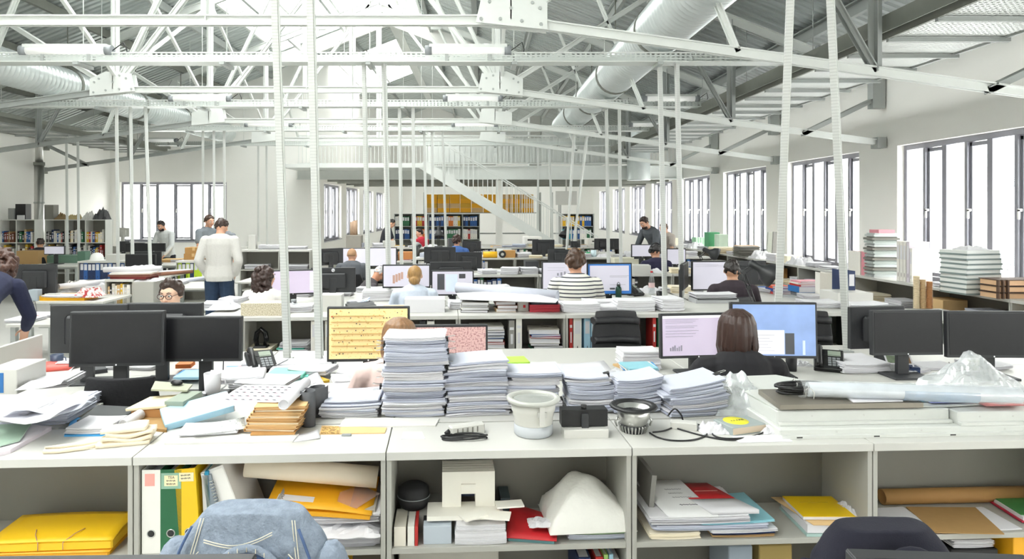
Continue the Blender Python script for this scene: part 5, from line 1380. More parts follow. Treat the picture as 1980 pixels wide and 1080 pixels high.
r = thing('box_file', 'wide pale grey box file leaning right behind the denim jacket', 'box file', sh(444, .03), TH, None, (0, -.36))
MB().bx(0, .09, 0, .26, 0, .315).build('body', mat('pale box file', '#dedcd8', .5), r, bevel=.002); MB().bx(.004, .086, -.001, .0, .01, .305).build('spine', mat('pale box spine', '#eceae6', .5), r)
roll(sh(476, .11, ZS1+.29), sh(730, .13, ZS1+.226), .042, 'long pale paper roll lying slanted behind the yellow folders', m=mat('pale kraft roll', '#e8dcc8', .8))
tag(MB(rot(ry=.42)).bx(-.006, .006, -.1, .12, 0, .2).build('board', mat('grey board', '#a3a49f', .7), loc=sh(512, .15), rz=TH), 'grey board leaning behind the orange folder', 'board')
# papers and orange folder pile at the right of U1
pz = ZS1
def cp(px, back, w, d, h, label, z, **k): return pile(sh(px, back, z), w, d, h, label, **k)
cp(660, .17, .32, .27, .05, 'crumpled white documents lowest in the compartment behind the denim jacket', pz, bend=.004, rag=.012)
crumple(sh(665, .1, pz+.053), .3, .22, .035, 'white paper hanging over the shelf edge behind the denim jacket', seed=31)
cp(668, .17, .3, .27, .032, 'white documents with manila tabs below the orange folder', pz+.09, bend=.004, rag=.01)
tag(MB().bx(-.155, .16, -.13, .14, 0, .012).build('folder', mat('grey card folder', '#b9b4aa', .7), loc=sh(655, .17, pz+.125), rz=TH), 'grey folder right beneath the orange folder', 'folder')
r = thing('folder', 'orange yellow folder with a white label on top of the paper pile', 'folder', sh(632, .15, pz+.14), TH, None, (.16, .09))
MB().bx(-.21, .19, -.13, .13, 0, .02).build('body', yellow_o, r, bevel=.004); MB().grid(lambda a, c: (-.215+.41*a, -.135+.27*c, .026+.012*math.sin(a*PI)), 8, 6, thick=.003).build('cover', yellow_o, r)
lb = MB(rot(loc=(-.105, -.075, .036), rz=-.04)).bx(-.075, .075, -.018, .018, 0, .0015).build('label', paper, r)
text('label_text', '040', .022, ui_ink, lb, rot(rz=PI/2-.04, loc=(-.163, -.072, .0378)), .0002)
MB(rot(loc=(.11, -.03, .0335), rz=-.35)).prism([(-.09, -.06), (.05, -.07), (.085, .06), (-.01, .08)], 0, .003).build('plastic_sleeve', glass('orange tinted film', (.95, .85, .75), .1, .2, .15), r)
# U2: model, case, bag
r = thing('headphone_case', 'round black zipped case in the middle compartment', 'case', sh(800, .2, ZS1+.075), TH)
MB().lathe([(.001, 0), (.05, .002), (.062, .02), (.066, .045), (.064, .048), (.066, .052), (.062, .08), (.045, .092), (.001, .094)], n=28).build('shell', mat('black nylon', '#232325', .7, 0, .15, 60.), r); MB().tube([(.066*math.cos(2*PI*i/28), .066*math.sin(2*PI*i/28), .048) for i in range(28)], .002, 5, closed=True).build('zip', grey_pl, r)
tag(MB().bx(-.09, .09, -.1, .1, 0, .073).build('box', mat('grey document box', '#9a9a96', .6), loc=sh(818, .22, ZS1), rz=TH), 'grey box under the black zipped case', 'box')
r = thing('card_model', 'white layered card model of a building front with a stepped opening', 'model', sh(906, .13, ZS1+.0988), TH)
for k in range(5):
    y = k*.026; wht = mat('white model card', '#efece2', .7)
    MB().bx(-.107, -.03, y, y+.022, 0, .142).bx(.028, .107, y, y+.022, 0, .142).bx(-.03, .028, y, y+.022, .052, .142).build('layer', wht, r)
MB().bx(-.03, .028, -.012, .0, .066, .094).build('lintel', mat('white model card', '#efece2', .7), r); MB().bx(-.03, .028, .1, .13, .0, .05).build('inner_wall', mat('blue grey card', '#5f6a86', .7), r)
tag(MB().bx(-.02, .02, -.06, .06, 0, .1).build('book', cmat('#3a4a4d'), loc=sh(975, .26, ZS1), rz=TH), 'dark teal book standing behind the card model', 'book')
# strips and boards carrying it
tag(MB().bx(-.145, .145, -.05, .08, 0, .018).build('model_board', mat('white model card', '#efece2', .7), loc=sh(896, .1, ZS1+.0805), rz=TH), 'long white card strip under the card model', 'board')
for i, (px, bk, w, d, z, rz, l) in enumerate(((955, .04, .13, .07, .1, -.2, 'white card piece jutting out at the right of the card model'), (915, .03, .1, .06, .0995, .5, 'tilted white card piece in front of the card model'), (985, .09, .11, .06, .108, .1, 'white card strip beside the red folder'))):
    tag(MB().bx(-w/2, w/2, -d/2, d/2, 0, .006).build('model_piece', mat('white model card', '#efece2', .7), loc=sh(px, bk, ZS1+z+.006*i), rz=TH+rz), l, 'card piece')
for i, (px, w, c, l) in enumerate(((762, .045, '#e3ddd0', 'cream paperback standing at the left under the white strip'), (788, .026, '#e9e6df', 'white paperback standing second from the left under the white strip'), (802, .012, '#b8322f', 'thin red book standing under the white strip'))):
    tag(MB().bx(0, w, 0, .16, 0, .075).build('book', cmat(c), loc=sh(px, .02), rz=TH), l, 'book')
tag(MB().rbox(-.055, .055, -.03, .08, 0, .07, .002).build('box', mat('blue grey box', '#b9c2cc', .6), loc=sh(846, .06), rz=TH), 'blue grey box under the white strip', 'box')
tag(MB().bx(-.015, .015, 0, .15, 0, .072).build('book', cmat('#262629'), loc=sh(826, .08), rz=TH), 'black book end beside the blue grey box', 'book')
cp(928, .09, .2, .15, .045, 'block of white paper under the card model, lower half', ZS1, rag=.0015)
cp(928, .09, .19, .15, .03, 'block of white paper under the card model, upper half', ZS1+.046, rag=.003)
r = thing('folder', 'red folder lying between the paper block and the white plastic bag', 'folder', sh(1030, .11), TH-.2)
MB().grid(lambda a, c: ((a-.5)*.2, (c-.5)*.2, .02+.05*(1-a)*c), 6, 4, thick=.004).build('cover', red, r); MB().bx(-.09, .09, -.09, .09, 0, .012).build('papers', mat('teal edge', '#5f8f93', .6), r)
crumple(sh(1045, .08, ZS1+.05), .1, .08, .02, 'white scrap of paper on the red folder', seed=41)
def bag(p, w, d, h, label, m, rz=0.):
    def f(a, c):
        x = (a-.5)*2; y = (c-.5)*2
        rr = max(abs(x), abs(y)); e = max(0, 1-rr**2.2)
        pk = math.exp(-((x+.12)**2*2.2+(y-.1)**2*1.2))
        z = h*(.5*e**.5+.5*pk*e**.3)+.02*noise.noise(V(a*4, c*4, 3))*e
        return (x*w/2*(1+.06*noise.noise(V(a*4, c*4, 9))), y*d/2, max(.001, z))
    return tag(MB().grid(f, 22, 18, thick=.001).build('plastic_bag', m, loc=p, rz=TH+rz), label, 'plastic bag')
bag(sh(1132, .15, ZS1+.035), .35, .28, .18, 'bulging white plastic bag in the middle compartment', mat('white plastic bag', '#e6e5df', .45, 0, .05, 10., bump=.4, bscale=30.), .04)
cp(1150, .14, .23, .22, .012, 'pale green folder under the white plastic bag', ZS1+.0205, m=mat('pale green folder', '#b9cfae', .6))
cp(1146, .14, .24, .22, .018, 'white papers lowest under the white plastic bag', ZS1+.001, m=paper2)
# lower compartments
ZS2 = .1705
tag(MB().rbox(-.2, .2, 0, .2, 0, .32, .004).build('storage_box', mat('grey storage box', '#b8b5ac', .6), loc=sh(868, .1, ZS2), rz=TH), 'large grey box in the lower compartment, below the card model', 'box')
for i, (px, w, h, c, l) in enumerate(((1118, .05, .3, '#1f3158', 'navy file in the lower compartment'), (1152, .03, .3, '#b8322f', 'red edged book in the lower compartment'), (1168, .016, .31, '#9cc06a', 'light green booklet in the lower compartment'), (1178, .016, .31, '#a8cfe3', 'pale blue booklet in the lower compartment'), (1188, .02, .29, '#e9e6df', 'white booklet in the lower compartment, near its right side'))):
    piece(BOOK, 'book', c, frame(sh(px, .04, ZS2), TH), (w, .22, h), l, 'book', None)
tag(MB().rbox(-.07, .07, 0, .2, 0, .3, .004).build('storage_box', mat('brown storage box', '#a08a50', .7), loc=sh(1500, .1, ZS2), rz=TH), 'olive brown box in the lower compartment below the paper pile', 'box')
tag(MB().rbox(-.05, .05, 0, .2, 0, .32, .004).build('storage_box', mat('blue grey storage box', '#8d98a3', .7), loc=sh(1432, .06, ZS2), rz=TH), 'blue grey box in the lower compartment below the paper pile', 'box')
carton(sh(1962, .16, ZS2), .24, .26, .345, 'yellow box with a clip in the lower right compartment', m=yellow_o)
tag(MB().rbox(-.1, .1, -.1, .1, 0, .28, .004).build('storage_box', black_pl, loc=sh(1850, .16, ZS2), rz=TH), 'black box in the lower right compartment', 'box')
cp(1850, .16, .17, .18, .03, 'white papers on the black box in the lower right compartment', ZS2+.2825)
tag(MB().rbox(-.1, .1, 0, .2, 0, .3, .004).build('storage_box', yellow, loc=sh(620, .1, ZS2), rz=TH), 'yellow box in the lower compartment behind the denim jacket', 'box')
# U3: paper pile with red booklet
z = ZS1
def layer(px, bk, w, d, h, label, m, rz=0., **k):
    global z
    o = cp(px, bk, w, d, h, label, z, m=m, rz=rz, **k); z += h+.0006; return o
layer(1285, .15, .2, .26, .024, 'manila edged documents lowest at the left of the paper pile', paper_c)
z = ZS1; layer(1412, .15, .25, .26, .008, 'brown folder lowest at the right of the paper pile', kraft_l); layer(1412, .15, .25, .26, .01, 'navy blue folder near the bottom of the paper pile', cmat('#1f3158')); layer(1410, .15, .27, .27, .014, 'white documents above the navy folder in the paper pile', paper, .02)
z = ZS1+.034
layer(1350, .15, .45, .27, .018, 'wide white documents in the middle of the paper pile', paper2, -.02, rag=.01)
layer(1400, .15, .3, .26, .007, 'pale blue folder in the middle of the paper pile', mat('aqua folder', '#8fc6d3', .5), .04, bend=.004)
layer(1330, .15, .4, .27, .03, 'thick white documents below the red booklet', paper, 0, rag=.006)
r = thing('ring_binder', 'opened grey ring binder at the left of the paper pile', 'binder', sh(1250, .2, z), TH, None, (0, .1))
MB().bx(-.02, .0, -.1, .1, 0, .13).build('cover', mat('ring binder grey', '#8b8984', .6), r)
for k in range(2): MB().tube([(.001+.015*math.sin(PI*i/6), -.04, .05+.04*k+.02*math.cos(PI*i/6)) for i in range(7)], .002, 5).build('ring', chrome, r)
r = thing('document', 'white document with small print lying on the paper pile, left of the red booklet', 'document', sh(1318, .15, z+.002), TH, None, (.1, 0))
MB().grid(lambda a, c: ((a-.5)*.2-.06*c, (c-.5)*.27, .012+.01*c), 6, 5, thick=.006).build('pages', mat('greyish white paper', '#e2e2e2', .7), r)
for k, (y, w) in enumerate(((.06, .07), (.03, .06), (0, .08), (-.055, .09))): stroke(r, rot(loc=(-.03-.06*(y/.27+.5)+.02, y, .0128+.01*(y/.27+.5))), w, ink_m, .0006 if k < 3 else .0014)
r = thing('booklet', 'red and white booklet on the paper pile', 'booklet', sh(1397, .15, z+.002), TH)
MB().grid(lambda a, c: ((a-.5)*.19-.05*c, -.13+.11*c, .016), 4, 3, thick=.016).build('white_band', paper, r)
MB().grid(lambda a, c: ((a-.5)*.19-.05-.06*c, -.019+.15*c, .016+.004*c), 4, 3, thick=.016).build('red_cover', mat('booklet red', '#b01f24', .45), r)
MB().tube([(-.1+.011*i, .05, .0192) for i in range(10)], .0009, 4).build('title_line', mat('pale pink print', '#e7b9ae', .6), r)
# tan folders with yellow booklet
r = thing('folder', 'tan folder of papers beside the right panel of the compartment', 'folder', sh(1588, .13, ZS1), TH-.06)
MB().grid(lambda a, c: ((a-.5)*.25-.06*(c-.5), (c-.5)*.26, .05), 5, 4, thick=.003).build('cover', kraft_l, r); MB().bx(-.115, .115, -.12, .12, .012, .046).build('papers', paper, r); MB().bx(-.12, .12, -.125, .125, 0, .01).build('back_cover', mat('pale teal folder', '#a9c4bf', .6), r)
r = thing('booklet', 'yellow booklet on the tan folder', 'booklet', sh(1580, .14, ZS1+.052), TH-.06)
MB().bx(-.105, .105, -.1, .09, 0, .012).build('pages', paper, r); MB().bx(-.106, .106, -.101, .091, .0122, .014).build('cover', mat('booklet yellow', '#e8c010', .45), r); MB().tube([(-.06+.012*i, .03, .0144) for i in range(11)], .0008, 4).build('title_line', mat('dark gold print', '#a88712', .6), r)
crumple(sh(1640, .12, ZS1+.05), .07, .1, .03, 'white torn slip beside the yellow booklet', seed=51)
# U4: brown roll and boards
roll(sh(1705, .28, ZS1+.034), sh(1985, .28, ZS1+.034), .033, 'long brown cardboard tube in the right compartment', m=mat('brown tube', '#a87f4c', .7))
cp(1735, .13, .2, .22, .004, 'white sheets left of the kraft board in the right compartment', ZS1+.001)
plate('kraft_board', [(1752, 979), (1808, 1028), (1942, 1031), (1886, 980)], ZS1+.0055, .004, mdf, 'brown kraft board in the right compartment', 'board')
cp(1905, .12, .14, .2, .004, 'white sheets right of the kraft board', ZS1+.0005)
r = thing('book', 'green book with red back cover at the right edge', 'book', sh(1990, .16, ZS1+.005), TH-.12)
MB().bx(-.1, .14, -.1, .1, 0, .006).build('back_cover', mat('crimson cover', '#b3203a', .5), r); MB().bx(-.09, .14, -.095, .1, .006, .02).build('pages', paper, r); MB().bx(-.085, .14, -.075, .1, .0202, .024).build('cover', mat('leaf green cover', '#3f7f43', .5), r)
# ---- chairs in front with jackets, and monitors at the bottom edge
def jacket(p, w, top, m, m_in, stitch, label, rz, dark=False, name='denim_jacket', up=0.):
    """a jacket hung over a chair back, seen from its inside collar: back panel, yoke seams, collar"""
    r = thing(name, label, 'jacket', p, rz)
    n = 44; rings = []
    def half(z):   # half width of the draped shoulders at drop z below the top
        return w/2*min(1, (.64+.5*(z/.13)**.8)) if z < .13 else w/2*(1.02+.35*(z-.13))
    rows_ = [0, .004, .012, .024, .04, .055, .07, .085, .1, .12, .14, .16, .18, .21, .24, .28, .32]
    for z in rows_:
        hw = half(z); dp = .05+.03*min(1, z/.1); ring = []
        for i in range(n):
            a = 2*PI*i/n; ca, sa = math.cos(a), math.sin(a)
            x = hw*abs(ca)**.55*(1 if ca > 0 else -1); y = dp*abs(sa)**.75*(1 if sa > 0 else -1)
            zz_ = top-z-.03*(abs(x)/(w/2))**2.4*min(1, 1)*(1 if z < .05 else .6)+.006*noise.noise(V(x*9, y*9, z*9))
            if dark: zz_ = top-z-.012*(abs(x)/(w/2))**5
            y += .014*noise.noise(V(x*11, z*14, 4))+(.016*noise.noise(V(x*24+z*20, z*9, 7)) if z > .05 else 0)
            ring.append((x, y, zz_))
        rings.append(ring)
    body = MB().loft(rings[::-1], True, 0, True).build('jacket_body', m, r, sub=1)
    # sleeves hanging at both sides
    for s in (-1, 1):
        pts = [(s*w*.47, 0, top-.1), (s*w*.55, -.01, top-.17), (s*w*.6, -.02, top-.28), (s*w*.6, -.02, top-.42)]
        MB().tube(pts, [.05, .058, .058, .055], 12).build('sleeve', m, r, sub=1)
    # inside of the collar: an arch-shaped opening facing the camera with lining
    cw = w*.27; arch = [(cw*math.cos(PI*i/14)*1.0+.02, -.112+.02*math.sin(PI*i/14), top-.245+up+.165*math.sin(PI*i/14)**.8) for i in range(15)]
    b = MB(); o2 = [(x, y-.012, z_) for x, y, z_ in arch]
    vs = arch+[(.02, -.09, top-.3+up)]; fs = [(i, i+1, 15) for i in range(14)]
    b.add(vs, fs, 0, True); b.build('collar_lining', m_in, r, solid=.002)
    MB().tube([(x, y-.004, z_) for x, y, z_ in arch], .011, 8).build('collar', m, r)
    if stitch:
        for s in (-1, 1):   # armhole seams and side panels
            MB().tube([(s*(w*.36+.055*math.sin(PI*.5*i/8)), -.07-.012*math.sin(PI*i/8), top-.035-.022*i) for i in range(9)], .0042, 6).build('armhole_seam', m_in, r)
            MB().tube([(s*(w*.31-.004*i), -.09-.003*i, top-.105-.02*i) for i in range(8)], .003, 6).build('panel_seam', m_in, r)
        def seam(pts, nm='stitching'):
            MB().tube([(x, y, z_) for x, y, z_ in pts], .0016, 4).build(nm, stitch, r)
        for dz in (0, .007): seam([(-.27*w+.46*w*i/14, -.079-.004*math.sin(PI*i/14), top-.075-.014*math.sin(PI*i/14)+.05*max(0, i/14-.35)**1.5+dz) for i in range(15)])
        for s in (-1, 1):
            for dx in (0, .008): seam([(s*(w*.3+.02*i/6*1)+dx*s, -.05-.035*i/8, top-.02-.016*i) for i in range(9)])
            seam([(s*(w*.3+.012*i), -.083, top-.1-.012*i) for i in range(6)])
        for k in range(17):
            x, y, z_ = arch[min(14, k*14//16)]; MB().bar((x, y-.016, z_-.004), (x, y-.016, z_+.008), .002, .002).build('stitch', stitch, r)
    MB().bx(.0, .016, -.1, -.094, top-.165, top-.135).build('size_tag', mat('red tag', '#8e1c2a', .6) if not dark else m_in, r)
    return r
denim = mat('faded denim', '#848f9e', .92, 0, .42, 34., bump=.5, bscale=120.); denim_in = mat('denim inside', '#4c6289', .9, 0, .15, 30.)
navy = mat('navy wool', '#1d1d2a', .95, 0, .12, 60., bump=.15, bscale=200.); navy_in = mat('navy lining', '#1d1c26', .7)
stitch_m = mat('pale stitching', '#dcd6c4', .8)
YJ = 1.98
pass
def chair_for(px, Y, rz, label, top):
    c = at(px, 1000, Y); q = V(c.x, Y, 0)+Matrix.Rotation(rz, 3, 'Z') @ V(0, .29, 0)
    return office_chair(q, rz, label, back=(.52, top), arms=False, w=.4)
tj = H-(975-CY)*YJ/F
chair_for(492, YJ, PI, 'office chair under the faded denim jacket', tj-.05)
jacket(V((492-CX)*YJ/F, YJ, 0), .43, tj, denim, denim_in, stitch_m, 'faded denim jacket hung over a chair back in the foreground', -.05)
YJ2 = 1.95; tj2 = H-(1011-CY)*YJ2/F
chair_for(1705, YJ2, PI, 'office chair under the navy jacket', tj2-.05)
jacket(V((1705-CX)*YJ2/F, YJ2, 0), .4, tj2, navy, navy_in, None, 'dark navy jacket hung over a chair back in the foreground right', .03, True, 'navy_jacket', .05)
# near desk with the two monitors whose tops show
desk(V(-1.35, .78, 0), 3.2, .72, 'white desk closest to the camera, mostly below the picture', rz=0)
def near_monitor(px0, px1, pyt, Y, label, rz=0.):
    y = Y; w = (px1-px0)*y/F; zt = H-(pyt-CY)*y/F; p = V(((px0+px1)/2-CX)*y/F, Y, .731)
    return monitor(p, w, .33, zt-.165-.731, label, rz, deskz=.731, group='monitors')
near_monitor(-40, 490, 1081, 1.2, 'monitor in the bottom left corner, only its top edge showing', .02)
near_monitor(1648, 1985, 1074, 1.25, 'monitor at the bottom right, only its top edge showing', -.07)
# ---- from here on a thing put down at a pixel looks for the desk or shelf top that is really there
on_raw = on
RECTS = []
for o in bpy.data.objects:
    if o.type == 'EMPTY' and o.name in SIZES:
        (w_, d_), h_ = SIZES[o.name]; RECTS.append((o.location.copy(), Matrix.Rotation(-o.rotation_euler[2], 3, 'Z'), w_, d_, h_))
def rect_at(p, m=.0):
    best = None
    for loc, Rm, w, d, h in RECTS:
        q = Rm @ V(p.x-loc.x, p.y-loc.y, 0)
        if -.01-m < q.x < w+.01+m and -.01-m < q.y < d+.01+m and (best is None or h > best): best = h
    return best
LEV = (.73, .76, .92, .93, .94, .95, 1.13)
def on(px, py, z):
    p = on_raw(px, py, z); base = max([l for l in LEV if l <= z+.0002], default=None)
    if base is None or z > 1.6: return p
    ex = z-base; h = rect_at(p)
    if h is not None and abs(h-base) < .006: return V(p.x, p.y, h+ex)
    best = None
    for k in range(0, 30):
        for s in ((0,) if k == 0 else (1, -1)):
            for h in LEV:
                if py+s*k-CY < 8: continue
                q = on_raw(px, py+s*k, h+ex); g = rect_at(q, -.06)
                if g is not None and abs(g-h) < .003:
                    c = abs(q.y-p.y)+k*.25
                    if best is None or c < best[0]: best = (c, V(q.x, q.y, g+ex))
    return best[1] if best else p
# ================================================================== CLUTTER ON THE DESKS AND SHELVES
ZB, ZD, ZR, ZC2 = .9405, .7305, .7605, .9305
def place(px0, px1, pyb, zb, d=.0):
    p = on((px0+px1)/2, pyb, zb); w = (px1-px0)*p.y/F
    return p+V(-ST, CT, 0)*d/2, w, p.y/F
def P(px0, px1, pyb, hpx, d, zb, label, **k):
    p, w, s = place(px0, px1, pyb, zb, d); return pile(p, w, d, max(.004, hpx*s), label, **k)
def BXK(px0, px1, pyb, hpx, d, zb, label, m, rz=0., **k):
    p, w, s = place(px0, px1, pyb, zb, d); return carton(p, w, d, hpx*s, label, m=m, rz=rz, **k)
def FB(px0, px1, pyb, hpx, d, zb, label, c, cat='book', rz=0., group=None, name=None):
    p, w, s = place(px0, px1, pyb, zb, d); return flat_book(frame(p, TH+rz), w, d, hpx*s, c, label, cat, group, name)
def CR(px0, px1, pyb, hpx, d, zb, label, seed, m=paper, rz=0., **k):
    p, w, s = place(px0, px1, pyb, zb, d); return crumple(p, w, d, hpx*s, label, m=m, seed=seed, rz=rz, **k)
def RL(a, c, r, zb, label, m=paper):
    mid = on_raw((a[0]+c[0])/2, (a[1]+c[1])/2, zb); sn = on((a[0]+c[0])/2, (a[1]+c[1])/2, zb); dl = sn-mid+V(0, 0, r)
    return roll(on_raw(a[0], a[1], zb)+dl, on_raw(c[0], c[1], zb)+dl, r, label, m=m)
teal = mat('mint green card', '#6fc9b6', .5)
# ---- front desks, left half
folder_soft(on(86, 716, ZD)+V(0, .05, 0), .3, .2, .03, 'red folder of papers at the left behind the white documents', mat('coral red folder', '#e0665c', .5), .35, bow=.02)
P(100, 140, 712, 10, .18, ZD+.036, 'white papers sliding out of the red folder at the left', rz=.4, bend=.006)
cup(on(110, 692, ZD), 'dark blue grey mug under the left dark monitor', .09, .038, .042, mat('slate blue mug', '#48536a', .4), 'mug', True, name='mug')
P(160, 212, 716, 5, .2, ZD, 'pale papers under the left dark monitor', rz=.2); P(250, 300, 716, 7, .2, ZD, 'white papers between the left dark monitors', rz=-.2)
FB(150, 182, 724, 8, .25, ZD, 'dark grey booklet pointing from under the left dark monitor', '#4a4b4f', 'booklet', .6)
for i, (c, hp, l) in enumerate((('#b8322f', 2, 'thin red folder lowest in the pile under the small dark monitor'), ('#3f9ad6', 6, 'bright blue folders in the pile under the small dark monitor'), ('#a8cfe3', 5, 'pale blue folders in the pile under the small dark monitor'), ('#e9e6df', 5, 'white booklets on top of the pile under the small dark monitor'))):
    FB(333+i, 388-i*2, 734, hp, .2, ZD+.002+[0, .006, .026, .042][i], l, c, 'folder', .1-.05*i)
FB(338, 366, 712, 8, .12, ZD+.06, 'orange box corner on the blue folders', '#d9772f', 'box', .1)
cable([(303, 705, .06), (318, 722), (338, 735), (352, 738)], 'grey lead trailing below the small dark monitor', zb=ZD)
for i, (a, b2, y, h, zo, rz, l) in enumerate(((420, 492, 735, 14, 0, .3, 'white papers right of the small dark monitor'), (470, 540, 716, 10, 0, -.2, 'white papers beside the desk phone'), (440, 520, 752, 12, 0, .15, 'curling white documents in front of the desk phone'),
        (535, 640, 712, 8, 0, .1, 'white papers around the feet of the slanting poles'), (560, 640, 726, 10, .02, -.25, 'white documents above the mint green folders'), (640, 705, 745, 9, 0, .3, 'loose white papers under the yellow drawing screen'), (655, 735, 730, 6, 0, -.3, 'white papers right of the yellow drawing screen foot'), (620, 690, 764, 8, 0, .2, 'white sheets behind the dark curled cylinders'), (700, 745, 757, 8, .0, .1, 'white papers left of the person in pale pink'))):
    P(a, b2, y, h, .2, ZD+zo, l, rz=rz, bend=.008, rag=.006)
sheet(on(575, 745, ZD+.03), .3, .22, 'large curled white sheet in front of the mint green folders', curl=.05, rz=.4)
sheet(on(668, 760, ZD+.03), .28, .2, 'curling white sheet left of the tallest paper stack', curl=.05, rz=-.4)
FB(522, 592, 737, 9, .2, ZD, 'mint green folder lying below the slanting poles, lower one', '#6fc9b6', 'folder', .08)
FB(516, 586, 730, 6, .2, ZD+.029, 'mint green folder lying below the slanting poles, upper one', '#8fd8c6', 'folder', -.06)
P(518, 596, 722, 4, .18, ZD+.05, 'white sheets on the mint green folders', rz=.1)
FB(602, 626, 742, 5, .12, ZD, 'yellow card strip right of the mint green folders', '#d8b23a', 'card', .7)
phone(on(508, 722, ZD)+V(0, .02, 0), .5, 'black desk phone turned sideways below the slanting poles')
for i, (x, y, c, l) in enumerate(((428, 714, '#3f9ad6', 'blue'), (448, 716, '#a8cfe3', 'pale blue'), (462, 710, '#d98f9a', 'pink'), (452, 728, '#d8b23a', 'yellow'))):
    FB(x, x+26, y+6, 4, .12, ZD+.034, '%s leaflet on the papers right of the small dark monitor' % l, c, 'leaflet', .4*i)
tag(MB().tube([(0, 0, 0), (.004, 0, .13)], .004, 6).build('pen', ui_ink, loc=on(431, 732, ZD)), 'dark pen standing up beside the white mug', 'pen')
r = thing('webcam', 'small grey webcam under the yellow drawing screen', 'camera', on(645, 709, ZD), TH)
MB().cyl((0, 0, 0), (0, 0, .012), .025).build('foot', grey_pl, r); MB().ball((0, 0, .035), .022, 12).build('body', grey_pl, r); MB().cyl((0, -.018, .036), (0, -.024, .036), .008).build('lens', black_pl, r)
# ---- front desks, right half
FB(978, 1022, 706, 6, .2, ZD+.03, 'lime green sheet behind the broad paper stack', '#b9e45a', 'sheet', .1, name='green_sheet')
P(1205, 1278, 716, 36, .2, ZD, 'tall pile of documents left of the lilac screen', rag=.012)
for i, (c, l) in enumerate((('#3f9ad6', 'bright blue folder on the tall pile left of the lilac screen'), ('#e9e6df', 'white documents with a red edge on the tall pile left of the lilac screen'), ('#8fc6d3', 'aqua folder topmost on the tall pile left of the lilac screen'))):
    FB(1208+3*i, 1276-2*i, 716, 4, .19, ZD+.131+.0145*i, l, c, 'folder', .08*i-.08)
P(1010, 1090, 722, 3, .3, ZD, 'white sheets behind the low middle stack', rz=.05); sheet(on(1120, 712, ZD), .42, .3, 'large white sheet spread on the desk behind the middle stacks', curl=.02)
sheet(on(1170, 735, ZD), .3, .22, 'curling white sheet left of the tall document pile', curl=.05, rz=.3)
FB(1195, 1206, 712, 4, .1, ZD, 'brown card beside the tall document pile', '#c9a878', 'card', .3)
cup(on(1530, 716, ZD), 'black mesh pen cup under the blue landscape screen', .1, .035, .038, mat('black mesh', '#2b2c30', .6), 'pen cup', name='pen_cup')
for i, c in enumerate(('#2a5a9c', '#b8322f', '#262629')): tag(MB().tube([(0, 0, 0), (.01*(i-1), .006*i, .15)], .0035, 6).build('pen', cmat(c), loc=on(1530, 716, ZD+.004)+V(.008*(i-1), 0, 0)), '%s pen in the black mesh pen cup' % ('blue', 'red', 'black')[i], 'pen')
FB(1510, 1530, 704, 2, .1, ZD, 'red edged note pad under the blue landscape screen', '#e9e6df', 'note pad')
phone(on(1606, 720, ZD)+V(0, .02, 0), -.5, 'black desk phone right of the blue landscape screen')
for i, (a, b2, y, h, rz, l) in enumerate(((1628, 1722, 722, 18, .05, 'pile of white papers under the front right dark monitors'), (1640, 1700, 704, 8, -.1, 'white papers behind the pile under the right dark monitors'), (1740, 1800, 722, 5, .2, 'white sheets beside the photo leaflet'), (1790, 1860, 715, 3, -.1, 'white sheet under the right dark monitors'), (1890, 1960, 716, 8, .1, 'white papers at the right end of the front desk'), (1360, 1405, 728, 6, -.3, 'white sheets beside the person in black, left'))):
    P(a, b2, y, h, .22, ZD, l, rz=rz, bend=.008, rag=.008)
r = thing('photo_leaflet', 'leaflet printed with four small photographs, leaning under the right dark monitors', 'leaflet', on(1747, 722, ZD), TH-.2, None, (.8, 0))
MB().bx(-.085, .085, 0, .15, 0, .004).build('sheet', paper, r); 
for i, (x, y) in enumerate(((-.075, .08), (.005, .08), (-.075, .01), (.005, .01))): MB().bx(x, x+.07, y, y+.058, .0042, .0052).build('photograph', [mat('photo green grey', '#7d8a72', .5, 0, .5, 40.), mat('photo brown', '#8a6a4a', .5, 0, .6, 40.), mat('photo grey', '#9a9a9a', .5, 0, .5, 60.), mat('photo dark blue', '#39435c', .5, 0, .5, 50.)][i], r)
FB(1766, 1782, 722, 12, .08, ZD, 'navy booklet behind the photo leaflet', '#1f3158', 'booklet', -.3)
FB(1880, 1914, 716, 18, .05, ZD, 'olive green box under the right edge monitor', '#7d8a3a', 'box', -.1)
cable([(1905, 708, .03), (1860, 715), (1820, 722), (1792, 726)], 'black lead curling across the desk under the right dark monitors', zb=ZD)
cable([(1835, 700, .03), (1838, 715), (1826, 726)], 'short black lead below the right dark monitors', zb=ZD)
CR(1540, 1575, 708, 10, .1, ZD, 'crumpled white tissue under the blue landscape screen', 61)
# ---- second shelf row: compartments
ZI = .6005
def ib(px, back=.02, z=ZI): return onv(px, VB+back, z)
r = thing('headphone_stand', 'glossy black loop shaped headphone stand in the left shelf compartment', 'stand', ib(505, .1, ZI+.07), TH)
MB().rbox(-.06, .06, -.05, .06, 0, .012, .01).build('foot', black_pl, r); 
MB().tube([(-.035, 0, .012), (-.045, 0, .06), (-.035, 0, .12), (0, 0, .15), (.035, 0, .12), (.045, 0, .06), (.035, 0, .012)], [.02, .022, .022, .024, .022, .022, .02], 10).build('loop', mat('glossy black', '#0e0e10', .12), r)
pile(ib(500, .14), .26, .24, .065, 'pile of journals under the black headphone stand', rag=.008, m=paper_c)
pile(ib(572, .16), .24, .22, .05, 'white documents in the left shelf compartment behind the poles', rag=.01); flat_book(frame(ib(566, .15, ZI+.051), TH), .23, .2, .012, '#6fc9b6', 'mint green folder on the white documents behind the poles', 'folder')
pile(ib(572, .15, ZI+.064), .23, .2, .04, 'upper white documents behind the poles', rag=.012)
